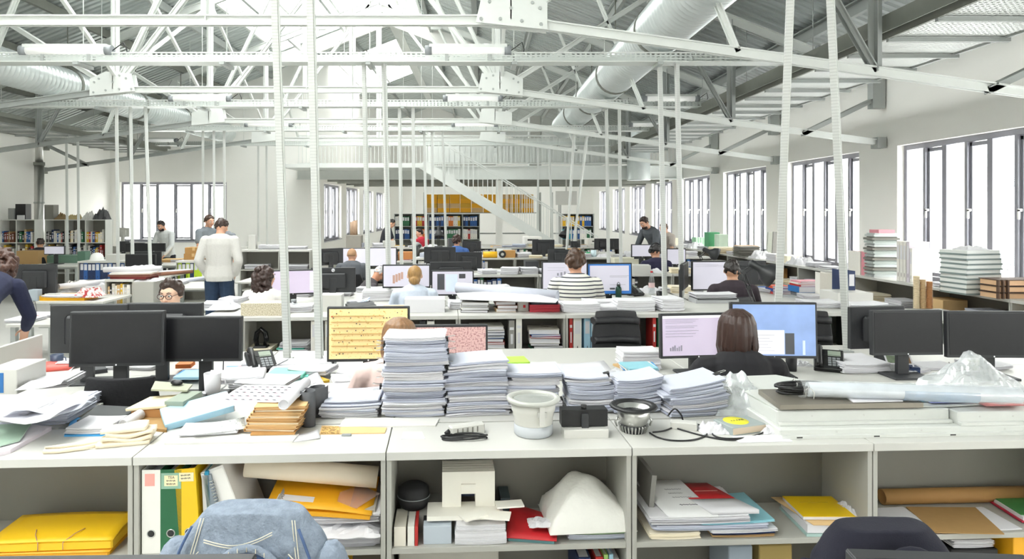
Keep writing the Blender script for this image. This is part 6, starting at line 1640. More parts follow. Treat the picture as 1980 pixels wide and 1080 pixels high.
def bb(px, w, h, c, label, back=.015, cat='binder'): return piece(BIND if cat == 'binder' else BOOK, cat, c, frame(ib(px, back), TH), (w, .26 if cat == 'binder' else .2, h), label, cat, None)
bb(601, .08, .3, '#e9e6df', 'white file in the left shelf compartment, left of the right pole'); bb(628, .07, .3, '#cfcac0', 'pale grey file in the left shelf compartment, right of the right pole')
for i, (px, c, w) in enumerate(((690, '#e9e6df', .06), (705, '#8f8d88', .05), (720, '#cfcac0', .06), (812, '#262629', .05), (826, '#e9e6df', .06))): bb(px, w, .29, c, '%s file in the compartment behind the yellow and pink screens, %s from the left' % (CN[c], ordw(i)))
# lying piles of books
FBK = lambda px, back, w, d, items, where: flat_pile(frame(ib(px, back), TH), [(w*R.uniform(.9, 1.02), d, h, c, wd) for h, c, wd in items], where)
FBK(942, .14, .3, .22, ((.05, '#cfcac0', 'grey paper block'), (.035, '#e9e6df', 'white box'), (.018, '#b8322f', 'red book'), (.03, '#262629', 'black book'), (.028, '#2a5a9c', 'blue book'), (.026, '#1f3158', 'navy book'), (.02, '#8f8d88', 'grey book'), (.028, '#e9e6df', 'white book')), 'in the compartment right of the pink map')
bb(984, .05, .29, '#8f8d88', 'grey marbled book standing beside the lying books', cat='book'); bb(998, .05, .31, '#e9e6df', 'white and purple book standing beside the lying books', cat='book')
FBK(1053, .14, .27, .22, ((.02, '#d98f9a', 'pink book'), (.022, '#2d6d49', 'green book'), (.024, '#262629', 'black book'), (.02, '#8f8d88', 'grey book'), (.045, '#e9e6df', 'white box'), (.016, '#b8322f', 'red book'), (.018, '#2a5a9c', 'blue book'), (.04, '#cfcac0', 'grey book')), 'in the pile left of the pale blue files')
for i, (px, w, c, k, l) in enumerate(((1101, .028, '#b8322f', 'book', 'orange red book first in the row with the pale blue files'), (1109, .07, '#e9e6df', 'binder', 'white file beside the orange red book'), (1130, .052, '#a8cfe3', 'binder', 'pale blue file, left of three'), (1143, .052, '#a8cfe3', 'binder', 'pale blue file, middle of three'), (1156, .05, '#a8cfe3', 'binder', 'pale blue file, right of three'), (1172, .04, '#d8b23a', 'book', 'yellow book behind the ribbed chair'), (1190, .06, '#262629', 'book', 'black book behind the ribbed chair'), (1262, .03, '#b8322f', 'book', 'red book right of the ribbed chair'), (1272, .04, '#2d6d49', 'book', 'green book right of the ribbed chair'))):
    bb(px, w, .31, c, l, cat=k)
for i, (px, w, c, l) in enumerate(((1578, .05, '#0f8a9a', 'teal file in the right end compartment'), (1592, .07, '#2d6d49', 'green file in the right end compartment'), (1650, .06, '#262629', 'black file at the right end of the second shelf row'), (1668, .05, '#b8322f', 'red file at the right end of the second shelf row'))): bb(px, w, .3, c, l)
# ---- on top of the second shelf row
for i, (a, b2, y, h, d, rz, l) in enumerate(((392, 440, 600, 14, .2, .2, 'white papers at the left end of the second shelf row'), (425, 466, 592, 14, .2, -.2, 'ragged white papers left of the beige textured box'), (548, 600, 604, 12, .2, .1, 'white papers right of the beige textured box'),
        (700, 775, 582, 20, .24, .05, 'pile of white and grey folders before the blonde person'), (868, 896, 598, 14, .2, .1, 'white papers left of the lying black files'), (1088, 1160, 604, 16, .24, .03, 'white documents right of the red box'), (1132, 1200, 592, 9, .22, -.06, 'white documents behind the chair of the person in stripes'), (1150, 1208, 602, 9, .22, .1, 'low white documents right of the red box'), (1195, 1268, 602, 20, .24, -.05, 'thick pile of white documents before the clear bottle'), (1250, 1290, 590, 10, .2, .1, 'white documents right of the thick pile'), (1278, 1322, 602, 24, .24, .1, 'white documents left of the black chair back'), (1500, 1560, 604, 10, .2, .1, 'white papers behind the blue landscape screen'), (1560, 1625, 596, 12, .22, -.1, 'white papers between the right slanting poles'), (1640, 1720, 600, 12, .22, .1, 'white papers at the right end of the second shelf row'))):
    P(a, b2, y, h, d, ZB, l, rz=rz, bend=.006, rag=.008)
CR(398, 452, 590, 14, .25, ZB+.03, 'creased white sheets on the left end of the second shelf row', 71)
BXK(466, 548, 610, 24, .2, ZB, 'beige textured long box on the second shelf row', speck('beige weave', '#d5cdb9', '#b3a98f', 120., .5), lid=False)
r = bottle(on(568, 600, ZB), 'small clear jar right of the beige textured box', [(.03, 0), (.032, .01), (.032, .07), (.02, .085)], bottle_pl, grey_pl)
BXK(620, 660, 602, 32, .16, ZB, 'white box right of the slanting poles', lam_white, lid=False)
FB(668, 722, 596, 5, .2, ZB, 'black book on the second shelf row, lower of two', '#262629', 'book', .3); FB(672, 718, 592, 5, .2, ZB+.024, 'dark grey book on the second shelf row, upper of two', '#4a4b4f', 'book', .4)
sheet(on(694, 582, ZB+.05), .24, .18, 'sheet with blue print leaning on the dark books', curl=.04, m=speck('blue print', '#e9ecf2', '#5d86c4', 30., .58))
BXK(782, 860, 604, 26, .22, ZB, 'white block of paper before the blonde person', paper, lid=False); BXK(846, 862, 592, 12, .1, ZB, 'small white box behind the white paper block', lam_white, lid=False)
FB(740, 780, 604, 8, .2, ZB, 'manila folder left of the white paper block', '#d9b683', 'folder', .1)
roll(on_raw(884, 556, ZB+.125), on_raw(1078, 572, ZB+.1), .055, 'long thick white paper roll lying across the second shelf row', m=paper2)
plate('paper_sheet', [(882, 566), (1000, 560), (1080, 578), (1074, 584), (890, 578)], ZB+.105, .006, paper, 'white wrapping sheets under the long thick paper roll', 'sheet of paper')
flat_pile(frame(place(895, 945, 604, ZB, .22)[0], TH), [(.24, .22, .022, c, w_) for c, w_ in (('#262629', 'black file'), ('#e9e6df', 'white file'), ('#262629', 'black file'), ('#8f8d88', 'grey file'))], 'under the long paper roll, left pile', cat='binder')
flat_pile(frame(place(960, 1000, 603, ZB, .2)[0], TH), [(.18, .2, .03, c, w_) for c, w_ in (('#c9a878', 'tan book'), ('#7a4a33', 'brown book'), ('#7a4a33', 'dark brown book'))], 'under the long paper roll, right pile')
r = thing('switch_box', 'grey metal box with a red square under the right end of the paper roll', 'box', place(1001, 1022, 601, ZB, .14)[0], TH)
MB().rbox(-.05, .05, -.07, .07, 0, .1, .003).build('case', mat('pale grey metal', '#c6c4bf', .4, .3), r); MB().bx(.0, .022, -.0715, -.07, .03, .055).build('red_square', red, r)
p = place(1023, 1084, 603, ZB, .22)[0]
flat_book(frame(p, TH), .27, .22, .065, '#c23a48', 'red box lying at the middle of the second shelf row', 'box'); flat_book(frame(p+V(0, 0, .0655), TH), .24, .2, .03, '#3a3d45', 'dark box on the red box', 'box')
prof = [(.001, 0), (.034, 0), (.036, .004), (.036, .15), (.03, .168), (.018, .178), (.018, .185)]
r = bottle(on(1196, 582, ZB), 'dark green metal flask with a loop cap right of the person in stripes', prof, mat('dark green metal', '#24463a', .35, .4), mat('flask cap', '#25302c', .4))
MB().tube([(-.012, 0, .195), (-.014, 0, .215), (0, 0, .226), (.014, 0, .215), (.012, 0, .195)], .004, 6).build('cap_loop', mat('flask cap', '#25302c', .4), r)
prof = [(.001, 0), (.036, 0), (.039, .01), (.037, .04), (.039, .07), (.036, .11), (.039, .14), (.036, .2), (.014, .27), (.013, .285)]
r = bottle(on(1260, 569, .76), 'clear water bottle with a red cap on the second row desk', prof, bottle_pl, red, lab=(.09, .15, mat('pale red bottle label', '#e9c9c9', .6)))
cup(on(1275, 577, ZB), 'black cup right of the clear water bottle', .09, .034, .038, black_pl)
phone(on(1236, 572, .76), .6, 'black desk phone left of the clear water bottle')
office_chair(V((1385-CX)*6.95/F, 6.95, 0), TH+.0, 'black leather office chair right of centre behind the second shelf row', back=(.55, .985), m=black_leather, w=.6, arms=False)
FB(1348, 1426, 577, 4, .22, ZB+.04, 'black board carrying papers before the person with dark hair', '#262629', 'board', .0); P(1345, 1424, 575, 8, .2, ZB+.055, 'papers on the black board before the person with dark hair', rag=.012, bend=.006)
BXK(1345, 1430, 582, 8, .2, ZB, 'flat grey box under the black board', mat('flat grey box', '#a9aaac', .6), lid=False)
lp = on(1462, 598, ZB)
desk_lamp(lp, 0, 'large black desk lamp with a wide shade, right of the person with short dark hair', m=mat('lamp black', '#2b2c2e', .4), s=1.0, arm=((0, 0, 0), (-.07, 0, .2), (-.12, .0, .34), (-.01, 0, .40)), shade_dir=(.75, -.25, -.5))
# ---- second desk row and things behind it
for i, (a, b2, y, h, d, z, l) in enumerate(((690, 740, 565, 8, .2, .76, 'white papers left of the plan drawing screen'), (560, 600, 574, 8, .2, .76, 'white papers under the lilac screen of the curly-haired person'), (610, 680, 572, 5, .2, .76, 'white papers under the monitor with the white logo'), (920, 985, 552, 10, .2, .76, 'white papers behind the long paper roll'), (985, 1045, 568, 6, .2, .76, 'white papers left of the person in stripes'), (1280, 1330, 566, 8, .2, .76, 'white papers right of the clear water bottle'), (1480, 1560, 566, 6, .3, .76, 'white papers on the right end of the second desks'), (1560, 1640, 560, 8, .25, .76, 'white papers between the right poles on the second desk row'), (1640, 1700, 572, 4, .25, .76, 'white sheets right of the right pole on the second desk row'))):
    P(a, b2, y, h, d, z, l, bend=.006, rag=.008, rz=R.uniform(-.2, .2))
BXK(1228, 1288, 572, 44, .3, .76-.0, 'pale grey cabinet box behind the clear water bottle', lam_grey, lid=False, cat='cabinet', name='cabinet_box') if False else None
# right end of the second desk row: files and trays
flat_pile(frame(place(1542, 1600, 570, .76, .25)[0], TH), [(.3, .24, .05, '#6a6d72', 'grey file'), (.34, .27, .075, '#2b74b8', 'blue file'), (.34, .25, .025, '#b8322f', 'red folder'), (.34, .25, .02, '#e9e6df', 'white folder'), (.3, .22, .02, '#d98f9a', 'pink folder')], 'on the right end of the second desks', cat='binder')
flat_pile(frame(place(1494, 1530, 568, .76, .22)[0], TH), [(.24, .22, .03, '#b8322f', 'red file'), (.24, .22, .04, '#2b4fa0', 'royal blue file'), (.22, .2, .03, '#d9572f', 'orange red file')], 'left of the blue lever arch file', cat='binder')
BXK(1618, 1690, 580, 28, .3, .76, 'open white box on the desk right of the right pole', lam_white, lid=False)
for i, (px, h, c) in enumerate(((1600, 50, '#e9e6df'), (1610, 48, '#cfcac0'), (1640, 42, '#1f3158'), (1663, 40, '#e9e6df'), (1672, 36, '#d98f9a'))):
    p = on(px, 560, .76); piece(BIND, 'binder', c, frame(p, TH), (.07, .27, .32), '%s file standing on the right end of the second desks, %s from the left' % (CN[c], ordw(i)), 'binder', None)
office_items = [0]
# ---- window wall shelves: things on top and inside
def wpt(v, off, z=.951): return fr(5.66+off, v, z)
vv = 11.5; i = 0
wl2 = [(4.9, 'nearest the right edge'), (5.6, 'second from the right edge')]
def pallet(p, rz, label):
    r = thing('wooden_model', label, 'model', p, rz); wm = mat('pale model wood', '#dcb58e', .7); dk = mat('dark model wood', '#5a4436', .7)
    for k in range(3):
        MB().bx(-.16, .34, -.12, .12, k*.066, k*.066+.05).build('tray', wm, r); MB().bx(-.17, .35, -.13, .13, k*.066+.05, k*.066+.058).build('lip', dk, r)
        for q in range(3): MB().bx(-.19+.05*q, -.175+.05*q, -.15, -.12, k*.066, k*.066+.06).build('dark_strip', dk, r)
    return r
pallet(on(1942, 578, .951), TH, 'stacked pale wooden model trays with dark strips at the right edge')
def stackbox(px, py, n, w, d, h, label, grp, m1, m2, rz=0.):
    p = on(px, py, .951)
    for i in range(n):
        o = MB().bx(-w/2, w/2, -d/2, d/2, 0, h*.35, 1).bx(-w/2+.006, w/2-.006, -d/2+.006, d/2-.006, h*.35, h-.001, 0) if True else None
        ob = o.build('plan_album', [m1, m2], loc=p+V(R.uniform(-.01, .01), R.uniform(-.01, .01), i*h), rz=rz+R.uniform(-.05, .05))
        tag(ob, '%s, %s' % (label, 'topmost' if i == n-1 else 'lowest' if i == 0 else '%s from the bottom' % ordw(i)), 'album', grp)
stackbox(1876, 566, 9, .44, .34, .052, 'grey bound album in the tall stack on the window shelf', 'bound albums on the window shelf', mat('pale album pages', '#dfe2e0', .6), mat('grey green album', '#7d8a8a', .5), .2)
crumple(on(1876, 566, .951)+V(0, 0, .47), .26, .24, .05, 'white paper on top of the grey bound albums', seed=83)
cp_ = on(1736, 543, .951)
for i, w_ in enumerate((.05, .05, .045, .05, .04)):
    piece(BIND, 'binder', '#e9e6df' if i != 3 else '#d8d0d8', frame(fr(5.72, 8.25-.06*i, .9515), TH-PI/2), (w_, .26, .5 if i < 4 else .42), 'tall white file standing on the window shelf, %s from the far end' % ordw(i), 'binder', None)
# tower of silver cans / models beside the white files
r = thing('layered_model', 'tall layered grey model tower leaning beside the white files', 'model', fr(5.85, 8.75, .951), TH-.1)
for k in range(13): MB().rbox(-.16-.01*(k % 3), .17+.012*(k % 2), -.12, .12, k*.045, k*.045+.03, .006).bx(-.14, .15, -.1, .1, k*.045+.03, k*.045+.045).build('layer', [galv, mat('pale grey foam', '#aab2ae', .7), lam_back][k % 3], r)
tag(MB().bx(-.1, .12, -.1, .1, .586, .63).build('block', cmat('#d98f9a'), loc=fr(5.85, 8.75, .951), rz=TH), 'pink and grey block on top of the layered model tower', 'block')
# spiral / ribbed rolls
for i, (px, h, c) in enumerate(((1772, .36, '#d9c7a8'), (1784, .32, '#c9ac84'), (1797, .3, '#c08a5c'))):
    p = on(px, 596, .76); r = thing('ribbed_column', 'ribbed beige column model, %s of three behind the front right monitors' % ('left', 'middle', 'right')[i], 'model', p, 0)
    rings = []
    for k in range(24):
        for rr_, dz in ((.026, 0), (.034, .3), (.034, .55), (.026, .85)): rings.append([(rr_*math.cos(2*PI*j/14), rr_*math.sin(2*PI*j/14), (k+dz)*h/24) for j in range(14)])
    MB().loft(rings).build('column', cmat(c), r)
desk(fr(4.25, 6.35, 0), 1.2, .8, 'white desk behind the front right monitors', group='white desks further back', h=.76)
# inside the window shelves: boards seen from the room
for i in range(10):
    v1 = 17.34-1.36*i
    for k, z in enumerate((.602, .252)):
        n = R.randint(2, 4)
        for q in range(n):
            M = Matrix.Translation(fr(5.69, v1-.1-1.2*q/n, z)) @ Matrix.Rotation(TH-PI/2, 4, 'Z')
            kind = R.choice(['pile', 'box', 'rolls', 'pile'])
            where = 'in the window shelf unit %s from the far end, %s board, %s' % (ordw(i), ('upper', 'lower')[k], ordw(q))
            if kind == 'box': 
                o = MB().rbox(0, .3, 0, .3, 0, R.uniform(.1, .22), .004).build('box', R.choice([kraft, lam_white, lam_back, kraft_l])); o.matrix_world = M; tag(o, 'box '+where, 'box')
            else:
                o = MB(); sheets_block(o, .32, .28, R.uniform(.04, .2), rag=.012); ob = o.build('paper_pile', R.choice([paper, paper2, paper_c])); ob.matrix_world = M @ Matrix.Translation((.17, .16, 0)); tag(ob, 'pile of papers '+where, 'paper pile')
# on top of the window shelves further back
tops = [(16.9, 'box'), (16.2, 'pile'), (15.5, 'white'), (14.9, 'pile'), (14.2, 'pile'), (13.3, 'pile'), (12.2, 'white'), (11.6, 'pile'), (11.2, 'box'), (10.8, 'white'), (10.3, 'pile'), (9.9, 'pile'), (9.4, 'white'), (7.5, 'pile'), (7.0, 'pile'), (6.2, 'pile'), (5.5, 'pile'), (5.0, 'box'), (4.6, 'pile')]
for i, (v, k) in enumerate(tops):
    p = wpt(v, .2); w_ = R.uniform(.25, .34); lab = 'on top of the window shelves, %s from the far end' % ordw(i)
    if k == 'pile': pile(p, w_, .26, R.uniform(.03, .12), 'paper pile '+lab, rag=.012, rz=PI/2)
    elif k == 'box': carton(p, .3, .28, R.uniform(.1, .2), 'pale box '+lab, m=paper_c, rz=.2)
    else: crumple(p, .4, .36, .16, 'heap of white models '+lab, seed=90+i)
# silver screens/boards leaning at the far window pier
for i, (px, h, c, l) in enumerate(((1492, .42, '#a9ac9f', 'grey green board leaning on the window pier, left one'), (1502, .44, '#8f8d88', 'grey board leaning on the window pier, right one'))):
    p = on(px, 489, .951); tag(MB(rot(ry=.06)).bx(-.09, .07, 0, .03, 0, h+.06).build('board', cmat(c), loc=p, rz=TH), l, 'board')
# green striped models by the far windows
gm = stripes('green striped card', '#9fd0ab', '#dcebdc', .06, 0, .5)
for i, (px0, px1, y, h, l) in enumerate(((1345, 1372, 478, 20, 'low green striped card model by the windows'), (1370, 1392, 474, 34, 'tall dark green striped card model by the windows'), (1390, 1408, 474, 32, 'pale green card model by the windows'))):
    BXK(px0, px1, y, h, .25, .951, l, [gm, mat('mid green card', '#4f9a6c', .6), mat('pale mint card', '#cfe3cf', .6)][i], lid=False, cat='model', name='card_model')
BXK(1432, 1468, 478, 18, .3, .951, 'peach coloured cardboard wedge by the windows', mat('peach card', '#e3b992', .7), lid=False)
# ---- left side of the hall
def FX(px, py, z): return on(px, py, z)
# monitor desk, far left
FB(72, 164, 585, 9, .3, .73, 'big yellow folder on the left desk, under papers', '#e9b21c', 'folder', -.05); P(80, 160, 577, 3, .25, .80, 'papers on the big yellow folder', rz=-.1, bend=.006)
CR(138, 182, 580, 20, .3, .80, 'crumpled red and white cloth on the yellow folder', 101, m=speck('red print', '#e9dcd6', '#a8323a', 24., .52), cat='cloth', name='cloth')
BXK(55, 72, 582, 22, .1, .73, 'small grey box under the left monitor back', mat('grey blue box', '#a4adb5', .6), lid=False); BXK(86, 108, 580, 12, .1, .73, 'small white box under the left monitor back', lam_white, lid=False)
P(10, 60, 615, 6, .25, .73, 'white papers on the leftmost desk', rag=.012); P(50, 105, 605, 5, .25, .73, 'white sheets on the leftmost desk, right part', rag=.012, rz=.2); FB(44, 60, 596, 6, .15, .73, 'red notebook on the leftmost desk', '#b8322f', 'notebook', .2)
cable([(50, 612), (62, 606), (72, 600), (66, 596), (56, 602)], 'black lead curled on the leftmost desk', zb=.73)
# shelf with brown folders and books
M = frame(V((203-CX)*8.87/F, 8.87, 0), 0)
u = [o for o in ALL if o['label'].startswith('small shelf unit topped')][0]; M = Matrix.Translation(u.location) @ Matrix.Rotation(0, 4, 'Z')
book_row(M, .03, .34, .6005, 'in the small shelf unit under the brown folders', hr=(.22, .28), tr=(.018, .045))
b_ = u.location
for i, (w, h, c, l) in enumerate(((.5, .03, '#7c2d2b', 'maroon folder lowest on the small left shelf unit'), (.56, .03, '#8a5a4a', 'brown folder on the small left shelf unit'), (.52, .02, '#e9e6df', 'white folder on the small left shelf unit'))):
    flat_book(frame(V(b_.x+.3, b_.y+.18, .9305+.0305*i), .1*i-.1), w, .3, h, c, l, 'folder')
CR(215, 285, 527, 14, .5, .93+.09, 'white rolled drawings heaped on the small left shelf unit', 103)
r = BXK(256, 294, 590, 50, .36, .44, 'grey tall panel cupboard beside the small left shelf unit', lam_grey, lid=False, cat='cabinet', name='cabinet') if False else None
o = tag(MB().rbox(0, .27, 0, .4, 0, .9, .004).build('cabinet', lam_grey, loc=V((258.5-CX)*8.87/F+.0, 8.85, 0)), 'grey closed cabinet right of the small left shelf unit', 'cabinet')
crumple(V((278-CX)*8.87/F, 9.05, .901), .3, .34, .05, 'white papers on the grey closed cabinet', seed=104)
# plan rolls, hanging drawings
CR(112, 205, 556, 26, .5, .731, 'heap of large white plans on the left desk behind the monitor', 105, n=18)
tag(MB().grid(lambda a, c: ((a-.5)*.62, .05*c+.02*math.sin(a*9), -.42*c*(1-.25*a)+.02*math.sin(a*7)), 14, 8, thick=.002).build('plan_sheet', paper, loc=on(165, 548, .735)+V(0, 0, .12)), 'white plan sheet hanging over the front of the left desk', 'plan')
roll(V(b_.x-.06, b_.y+.08, 1.05), V(b_.x+.66, b_.y+.2, 1.06), .035, 'long white plan roll across the small left shelf unit')
for i, (a, c, l) in enumerate((((118, 538), (200, 530), 'long white plan roll on the left desk, rear one'),)): RL(a, c, .035, .86 if i == 0 else 1.0, l)
CR(112, 150, 528, 12, .3, .86, 'striped dark cloth on the left desk', 106, m=stripes('grey striped cloth', '#d9d6d0', '#6a665f', .03, 0), cat='cloth', name='cloth')
# long table with rolled drawings left of the sweater person
for i, (a, c, m_, l) in enumerate((((300, 528), (392, 522), paper, 'white plan roll on the table left of the sweater person'), ((298, 534), (372, 528), mat('brown roll', '#8a5f4a', .7), 'brownish plan roll on the table left of the sweater person'), ((330, 540), (405, 532), paper2, 'front white plan roll on the table left of the sweater person'))): RL(a, c, .03, .735, l, m_)
P(300, 350, 548, 6, .3, .73, 'white sheets on the table left of the sweater person', rag=.015)
BXK(352, 380, 572, 0, .2, .3, '', kraft) if False else None
# hard hat shelf unit
r = thing('hard_hat', 'white hard hat on the left shelf unit', 'helmet', on(180, 506, .9305)+V(0, .12, 0), .3)
hm_ = mat('white helmet', '#efefec', .35)
MB().lathe([(.115, .0), (.117, .012), (.112, .05), (.095, .1), (.06, .13), (.001, .142)], n=24, caps=False).build('shell', hm_, r); MB().lathe([(.11, .006), (.145, .0), (.147, .004), (.112, .014)], n=24, caps=False).build('brim', hm_, r)
BXK(90, 160, 505, 14, .4, .9305, 'long green crate left of the white hard hat', mat('grey green crate', '#6a8a7a', .6), lid=True); BXK(150, 165, 503, 22, .2, .9305, 'green box end beside the long crate', mat('dark green crate', '#5b7d6c', .6), lid=False)
FB(165, 205, 492, 8, .3, .9305+.12, 'blue binder behind the hard hat', '#1f3f8c', 'binder') if False else None
for nm, px0 in (('hard hat', 150),):
    u = [o for o in ALL if o['label'].startswith('shelf unit under the white hard hat')][0]
    book_row(Matrix.Translation(u.location), .03, .82, .6005, 'in the shelf unit under the hard hat', binder=True, hr=(.3, .31), tr=(.07, .074), dr=(.26, .28), seq=['#1f3158', '#2a5a9c', '#1f3158'], group='blue files under the hard hat')
u = [o for o in ALL if o['label'].startswith('shelf unit holding lime green')][0]
book_row(Matrix.Translation(u.location), .03, .63, .6005, 'in the shelf unit behind the sweater person', binder=True, hr=(.3, .31), tr=(.07, .074), dr=(.26, .28), seq=['#b9d432', '#1f3158', '#b9d432', '#1f3158', '#b9d432', '#b9d432', '#e9e6df', '#1f3158'], group='lime and blue files')
p = place(354, 391, 502, .9305, .35)[0]
for i, l in enumerate(('lower brown cardboard box beside the sweater person', 'upper brown cardboard box beside the sweater person')):
    carton(p+V(.01*i, .0, .112*i), .34-.02*i, .3, .111, l, m=kraft, lid=False, tape=kraft_l)
for i, (a, b2, y, h, l) in enumerate(((310, 350, 503, 6, 'manila papers left of the cardboard boxes'), (330, 356, 498, 5, 'white papers behind the cardboard boxes'))): P(a, b2, y, h, .3, .9305, l, m=[kraft_l, paper][i], rag=.01)
BXK(205, 228, 505, 12, .3, .76-.0, 'white box at the foot of the left pole group', lam_white, lid=False)
# desk lamp and things at the far window
desk_lamp(on(360, 473, .73), 0, 'grey desk lamp beside the standing group at the far window', m=mat('grey lamp', '#8d9090', .4), s=.9, arm=((0, 0, 0), (0, 0, .34), (-.05, 0, .42)), shade_dir=(-.7, -.3, -.5))
P(335, 360, 474, 3, .3, .73, 'white papers on the desk under the far window', rag=.01); P(372, 396, 476, 4, .3, .73, 'white papers beside the person in the polo shirt', rag=.01)
monxy(228, 250, 440, 458, 17.05, 'white backed screen standing before the far window', PI, bez=lam_white, deskz=.931)
tag(MB().rbox(-.35, .35, 0, .3, 0, .93, .004).build('cabinet', lam_grey, loc=V((240-CX)*17/F, 16.9, 0)), 'low grey cabinet under the far window, left end', 'cabinet')
# things right of the sweater person
for i, (px0, px1, l) in enumerate(((464, 478, 'white paper bag standing on the tall shelf unit, left one'), (480, 494, 'white paper bag standing on the tall shelf unit, right one'))): BXK(px0, px1, 484, 28, .12, 1.1305, l, lam_white, lid=False, cat='bag', name='paper_bag')
tag(MB(rot(rx=-.1)).bx(0, .3, 0, .012, 0, .42).build('model_sheet', lam_white, loc=on(473, 484, 1.1305)+V(0, .1, 0)), 'white sheet leaning on the wall above the tall shelf unit', 'board')
prof = [(.001, 0), (.034, 0), (.036, .01), (.034, .1), (.02, .15), (.013, .18), (.013, .2)]
bottle(on(470, 513, .73)+V(0, .3, 0), 'green plastic bottle on the table right of the sweater person', prof, mat('green bottle', '#8fd07a', .3), lam_white)
P(490, 530, 516, 5, .3, .73, 'white papers on the table right of the sweater person', rag=.01)
for i, (a, b2, y, h, l) in enumerate(((500, 545, 484, 8, 'white magazines on the tall shelf unit by the column'), (552, 590, 484, 5, 'white papers on the shelf unit against the column'))): P(a, b2, y, h, .25, 1.1305, l, rag=.012)
for q, (u0, w) in enumerate((('tall grey shelf unit right of', 'left tall'), ('tall grey shelf unit against', 'right tall'))):
    u = [o for o in ALL if o['label'].startswith(u0)][0]
    book_row(Matrix.Translation(u.location), .2, .5, .4205, 'in the %s shelf unit near the column' % w, hr=(.2, .28), tr=(.02, .04))
    pile(u.location+V(.28, .15, .7805), .4, .25, .08, 'papers and folders on the upper board of the %s shelf unit' % w, rag=.015)
# seated person's box by the bookcase
BXK(43, 84, 512, 26, .4, .73-.25, 'brown cardboard box before the person at the bookcase', mat('brown box', '#9a7d57', .8), lid=False) if False else None
tag(MB().rbox(-.22, .22, -.17, .17, 0, .27, .004).build('cardboard_box', mat('brown carton', '#a68557', .8), loc=on(63, 487, .731)), 'brown cardboard box on the desk before the bookcase', 'box')
tag(MB().rbox(-.22, .22, -.17, .17, 0, .36, .004).build('cardboard_box', mat('tan carton', '#c2a377', .8), loc=V((62-CX)*12.4/F, 12.4, .73-.0)), 'tan cardboard box in front of the person at the bookcase', 'box') if False else None
# on top of the left bookcases
for i, (px0, px1, hh, m_, l) in enumerate(((12, 24, .26, mat('grey bin', '#8f9190', .5), 'grey bin on the left bookcase'), (26, 46, .36, black_pl, 'black triangular box on the left bookcase'), (32, 46, .1, paper, 'white papers on the left bookcase'), (82, 100, .34, lam_back, 'grey tall boxes on the right bookcase'), (103, 122, .16, mat('brown clutter', '#8a7350', .8), 'brown models on the right bookcase'), (124, 150, .14, mat('khaki model', '#b3a377', .8), 'khaki models on the right bookcase'), (155, 176, .2, lam_white, 'white models on the right bookcase'), (178, 204, .3, mat('dark papers', '#4a4a4c', .7), 'dark heap of papers on the right bookcase'))):
    xa, xb = kx(px0), kx(px1); y = YK+.05
    if 'heap' in l or 'models' in l: crumple(V((xa+xb)/2, YK+.15, 1.622), xb-xa, .26, hh, l, m=m_, seed=120+i, cat='models', name='model_heap')
    else: tag(MB().rbox(0, xb-xa, 0, .2 if i != 2 else .03, 0, hh, .004).build('box', m_, loc=V(xa, YK+(.06 if i != 2 else .01), 1.622)), l, 'box')
# ---- centre and right, third to fifth rows
yel = mat('yellow roll', '#f0b81f', .5)
p0 = on(934, 499, .9305)+V(0, 0, .06); p1 = p0+V(.27, .01, 0)
roll(p0, p1, .06, 'thick yellow roll on the third shelf row', m=yel); r = thing('tape_reel', 'black and white reel beside the thick yellow roll', 'reel', p1+V(.1, 0, .008), 0)
MB(rot(rx=PI/2)).lathe([(.03, -.03), (.068, -.03), (.068, .03), (.03, .03), (.03, -.03)], n=24, caps=False).build('rim', black_pl, r); MB(rot(rx=PI/2)).cyl((0, 0, -.02), (0, 0, .02), .031, n=20).build('hub', lam_white, r)
def lampx(px, py, z, Y=None, **k): return desk_lamp(on(px, py, z), k.pop('rz', 0), **k)
lampx(800, 513, .76, label='grey desk lamp with a wide shade right of the white screens', m=mat('grey lamp', '#8d9090', .4), s=1.0, arm=((0, 0, 0), (.1, 0, .25), (-.02, 0, .42)), shade_dir=(.5, -.4, -.7))
lampx(848, 473, .76, label='dark desk lamp pointing up in the fourth row', m=dark_pl, s=1.1, arm=((0, 0, 0), (0, 0, .3), (0, 0, .42)), shade_dir=(.1, -.2, -.9))
lampx(1094, 470, .76, label='dark desk lamp right of the stair foot', m=dark_pl, s=1.1, arm=((0, 0, 0), (0, 0, .3), (0, 0, .4)), shade_dir=(-.3, -.3, -.8))
lampx(1368, 520, .76, label='black desk lamp left of the window shelves, beside the grey-haired person', m=dark_pl, s=1.1, arm=((0, 0, 0), (-.12, 0, .25), (-.02, 0, .34)), shade_dir=(.8, -.2, -.35))
BXK(770, 797, 503, 16, .25, .93, 'orange brown cardboard box behind the grey desk lamp', mat('orange carton', '#c98a55', .8), lid=False)
BXK(1188, 1254, 519, 20, .3, .93, 'long pale beige box on the third shelf row', mat('pale beige box', '#d9d6c4', .7), lid=True)
BXK(1148, 1190, 495, 8, .3, .93, 'flat black and white box on the third shelf row', lam_white, lid=False)
cup(on(1137, 496, .93), 'green mug on the third shelf row', .09, .04, .045, mat('green mug', '#3fae77', .4), 'mug', True, name='mug'); cup(on(1148, 496, .93), 'clear plastic tub beside the green mug', .13, .05, .055, mat('pale blue tub', '#cfe3ea', .3), 'tub', name='tub')
BXK(1016, 1042, 524, 22, .25, .93, 'dark grey box with green lid on the third shelf row', dark_pl, lid=False); FB(1016, 1046, 526, 6, .25, .93, '', '#cfcac0') if False else None
tag(MB().rbox(-.3, .3, 0, .3, 0, .5, .004).build('cardboard_box', mat('rolled tan tube box', '#c8a889', .8), loc=on(657, 448, 1.4)+V(0, 0, 0)), 'tan rolled paper tubes by the rear columns', 'box') if False else None
r = thing('paper_tubes', 'tan paper tubes in a grey bundle at the left end of the fifth shelf row', 'tubes', on(684, 478, .9305), 0)
